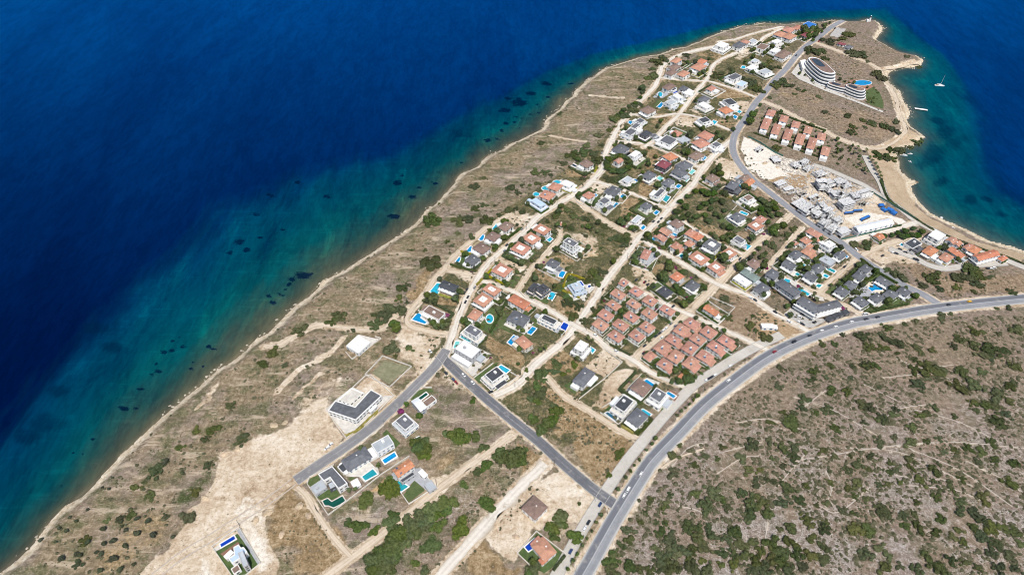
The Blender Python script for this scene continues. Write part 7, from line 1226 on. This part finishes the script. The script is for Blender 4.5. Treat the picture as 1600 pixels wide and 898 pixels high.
mb = MB(); mb.tube((0, -.1, 0), (0, .1, 0), .33, .33, 10); wheel_me = mb.mesh('wheel', steel); CM = {}
def car(k, x, y, col, van=False, rz=None):
    p = G(*C(k, (x, y)).T)[0]; rz = road_heading(p) if rz is None else rz; o = empty('van' if van else 'car', (*p, float(land_z(p)[0]) + road_z(p)), rz); key = (col, van)
    if key not in CM: CM[key] = car_mesh(col, van)
    link('body', CM[key][0], o); link('windows', CM[key][1], o); L, W = (5.4, 2.0) if van else (4.4, 1.8)
    for sx in (-.31, .31):
        for sy in (-.47, .47): link('wheel', wheel_me, o, (sx * L, sy * W, .33))
    tag(o, None, 'van' if van else 'car', 'vehicles on the roads and lots'); rank_later(o, f'{col} {"van" if van else "car"} on the ground', PX(p))
CARS = {'ze': [(690,780,'white'),(835,740,'white'),(1000,690,'white'),(565,830,'dark'),(1150,660,'dark'),(1270,640,'dark'),(405,890,'dark'),(460,635,'white'),(490,610,'dark'),(455,690,'white'),(490,710,'dark'),(615,690,'dark'),(1085,395,'dark'),(205,585,'dark'),(350,685,'white')],'zd': [(1105,805,'yellow'),(920,835,'dark'),(490,340,'dark'),(455,380,'dark'),(535,365,'white'),(640,435,'dark'),(1270,510,'dark'),(1298,510,'white'),(1325,505,'white'),(620,430,'dark')],'zq': [(40,400,'red'),(160,340,'dark')],'zu': [(785,200,'white'),(590,195,'white'),(615,180,'dark'),(640,165,'dark'),(665,150,'white'),(800,70,'white')],
 'zo': [(405,270,'white'),(300,405,'white'),(150,460,'blue'),(78,572,'dark'),(55,610,'white')],'zl': [(975,690,'blue')],'zj': [(350,705,'white'),(315,740,'white'),(1455,20,'dark'),(1530,85,'blue'),(1555,110,'red')],'zb': [(560,575,'white'),(655,655,'white'),(845,750,'dark'),(215,325,'white')],'zf': [(730,150,'dark'),(705,185,'dark'),(740,230,'dark'),(715,280,'dark'),(810,130,'grey')],'zg': [(1510,735,'dark'),(1500,810,'red'),(1215,790,'white'),(1000,625,'white'),(1515,75,'dark'),(1545,100,'dark')],
 'zh': [(535,490,'white'),(500,515,'white'),(470,540,'dark'),(430,570,'dark'),(585,440,'grey'),(630,465,'grey'),(490,585,'white'),(610,260,'dark'),(305,745,'dark'),(1415,175,'white'),(1460,195,'dark')],'z8': [(1285,80,'dark'),(1255,115,'dark'),(1205,110,'dark'),(1025,715,'dark'),(1110,740,'red'),(1210,790,'dark')],'z9': [(1170,500,'dark')],'za': [(795,580,'dark'),(915,400,'white'),(1425,430,'dark'),(1300,435,'white'),(1190,465,'dark'),(1540,510,'dark')],'z3': [(400,730,'grey'),(970,570,'dark'),(1115,690,'white')],'z2': [(595,225,'red'),(418,338,'dark'),(720,125,'dark')],'z7': [(1120,415,'grey'),(1145,355,'dark'),(1300,190,'grey')]}
for k, l in CARS.items():
    for x, y, c_ in l: car(k, x, y, c_)
car('ze',1140,610,'white',True); car('zo',325,368,'white',True)
# ---------------------------------------------------------------- street lamps and power poles
def lamp(k, x, y, h=9.5, lamp_=True):
    p = G(*C(k, (x, y)).T)[0]; rz = road_heading(p) + math.pi / 2; o = empty('street_lamp' if lamp_ else 'power_pole', (*p, float(land_z(p)[0])), rz); mb = MB(); mb.tube((0, 0, -.3), (0, 0, h), .16 if lamp_ else .2, .09 if lamp_ else .14, 8); mb.build('pole', metal if lamp_ else mat('weathered_pole', (.10, .075, .055), .9), o); mb = MB()
    if lamp_: mb.tube((0, 0, h - .1), (1.8, 0, h + .35), .07); mb.build('arm', metal, o); mb = MB(); mb.box(1.6, 2.4, -.16, .16, h + .25, h + .4); mb.build('lamp_head', metal, o)
    else: mb.box(-1.1, 1.1, -.09, .09, h - .6, h - .42); mb.build('crossarm', bark, o)
    tag(o, None, 'street lamp' if lamp_ else 'power pole', 'lamps and poles along the roads'); rank_later(o, 'tall grey street lamp' if lamp_ else 'dark wooden power pole', PX(p))
for k, x, y in [('zl',1195,245),('zj',860,520),('zl',1020,870),('zu',550,320),('zj',1180,140)]: lamp(k, x, y)
for k, x, y in [('zl',1300,350),('zo',290,345),('zu',310,555),('z7',1345,190),('z7',1020,540),('zg',548,345),('zg',905,570),('zb',1095,695),('zi',1400,450),('zt',1495,590),('zi',1580,530),('z6',1060,330),('z5',600,600),('z8',930,500),('z9',1050,590),('zk',1375,440),('zn',1460,215)]: lamp(k, x, y, 8.5, False)
flush_ranks()
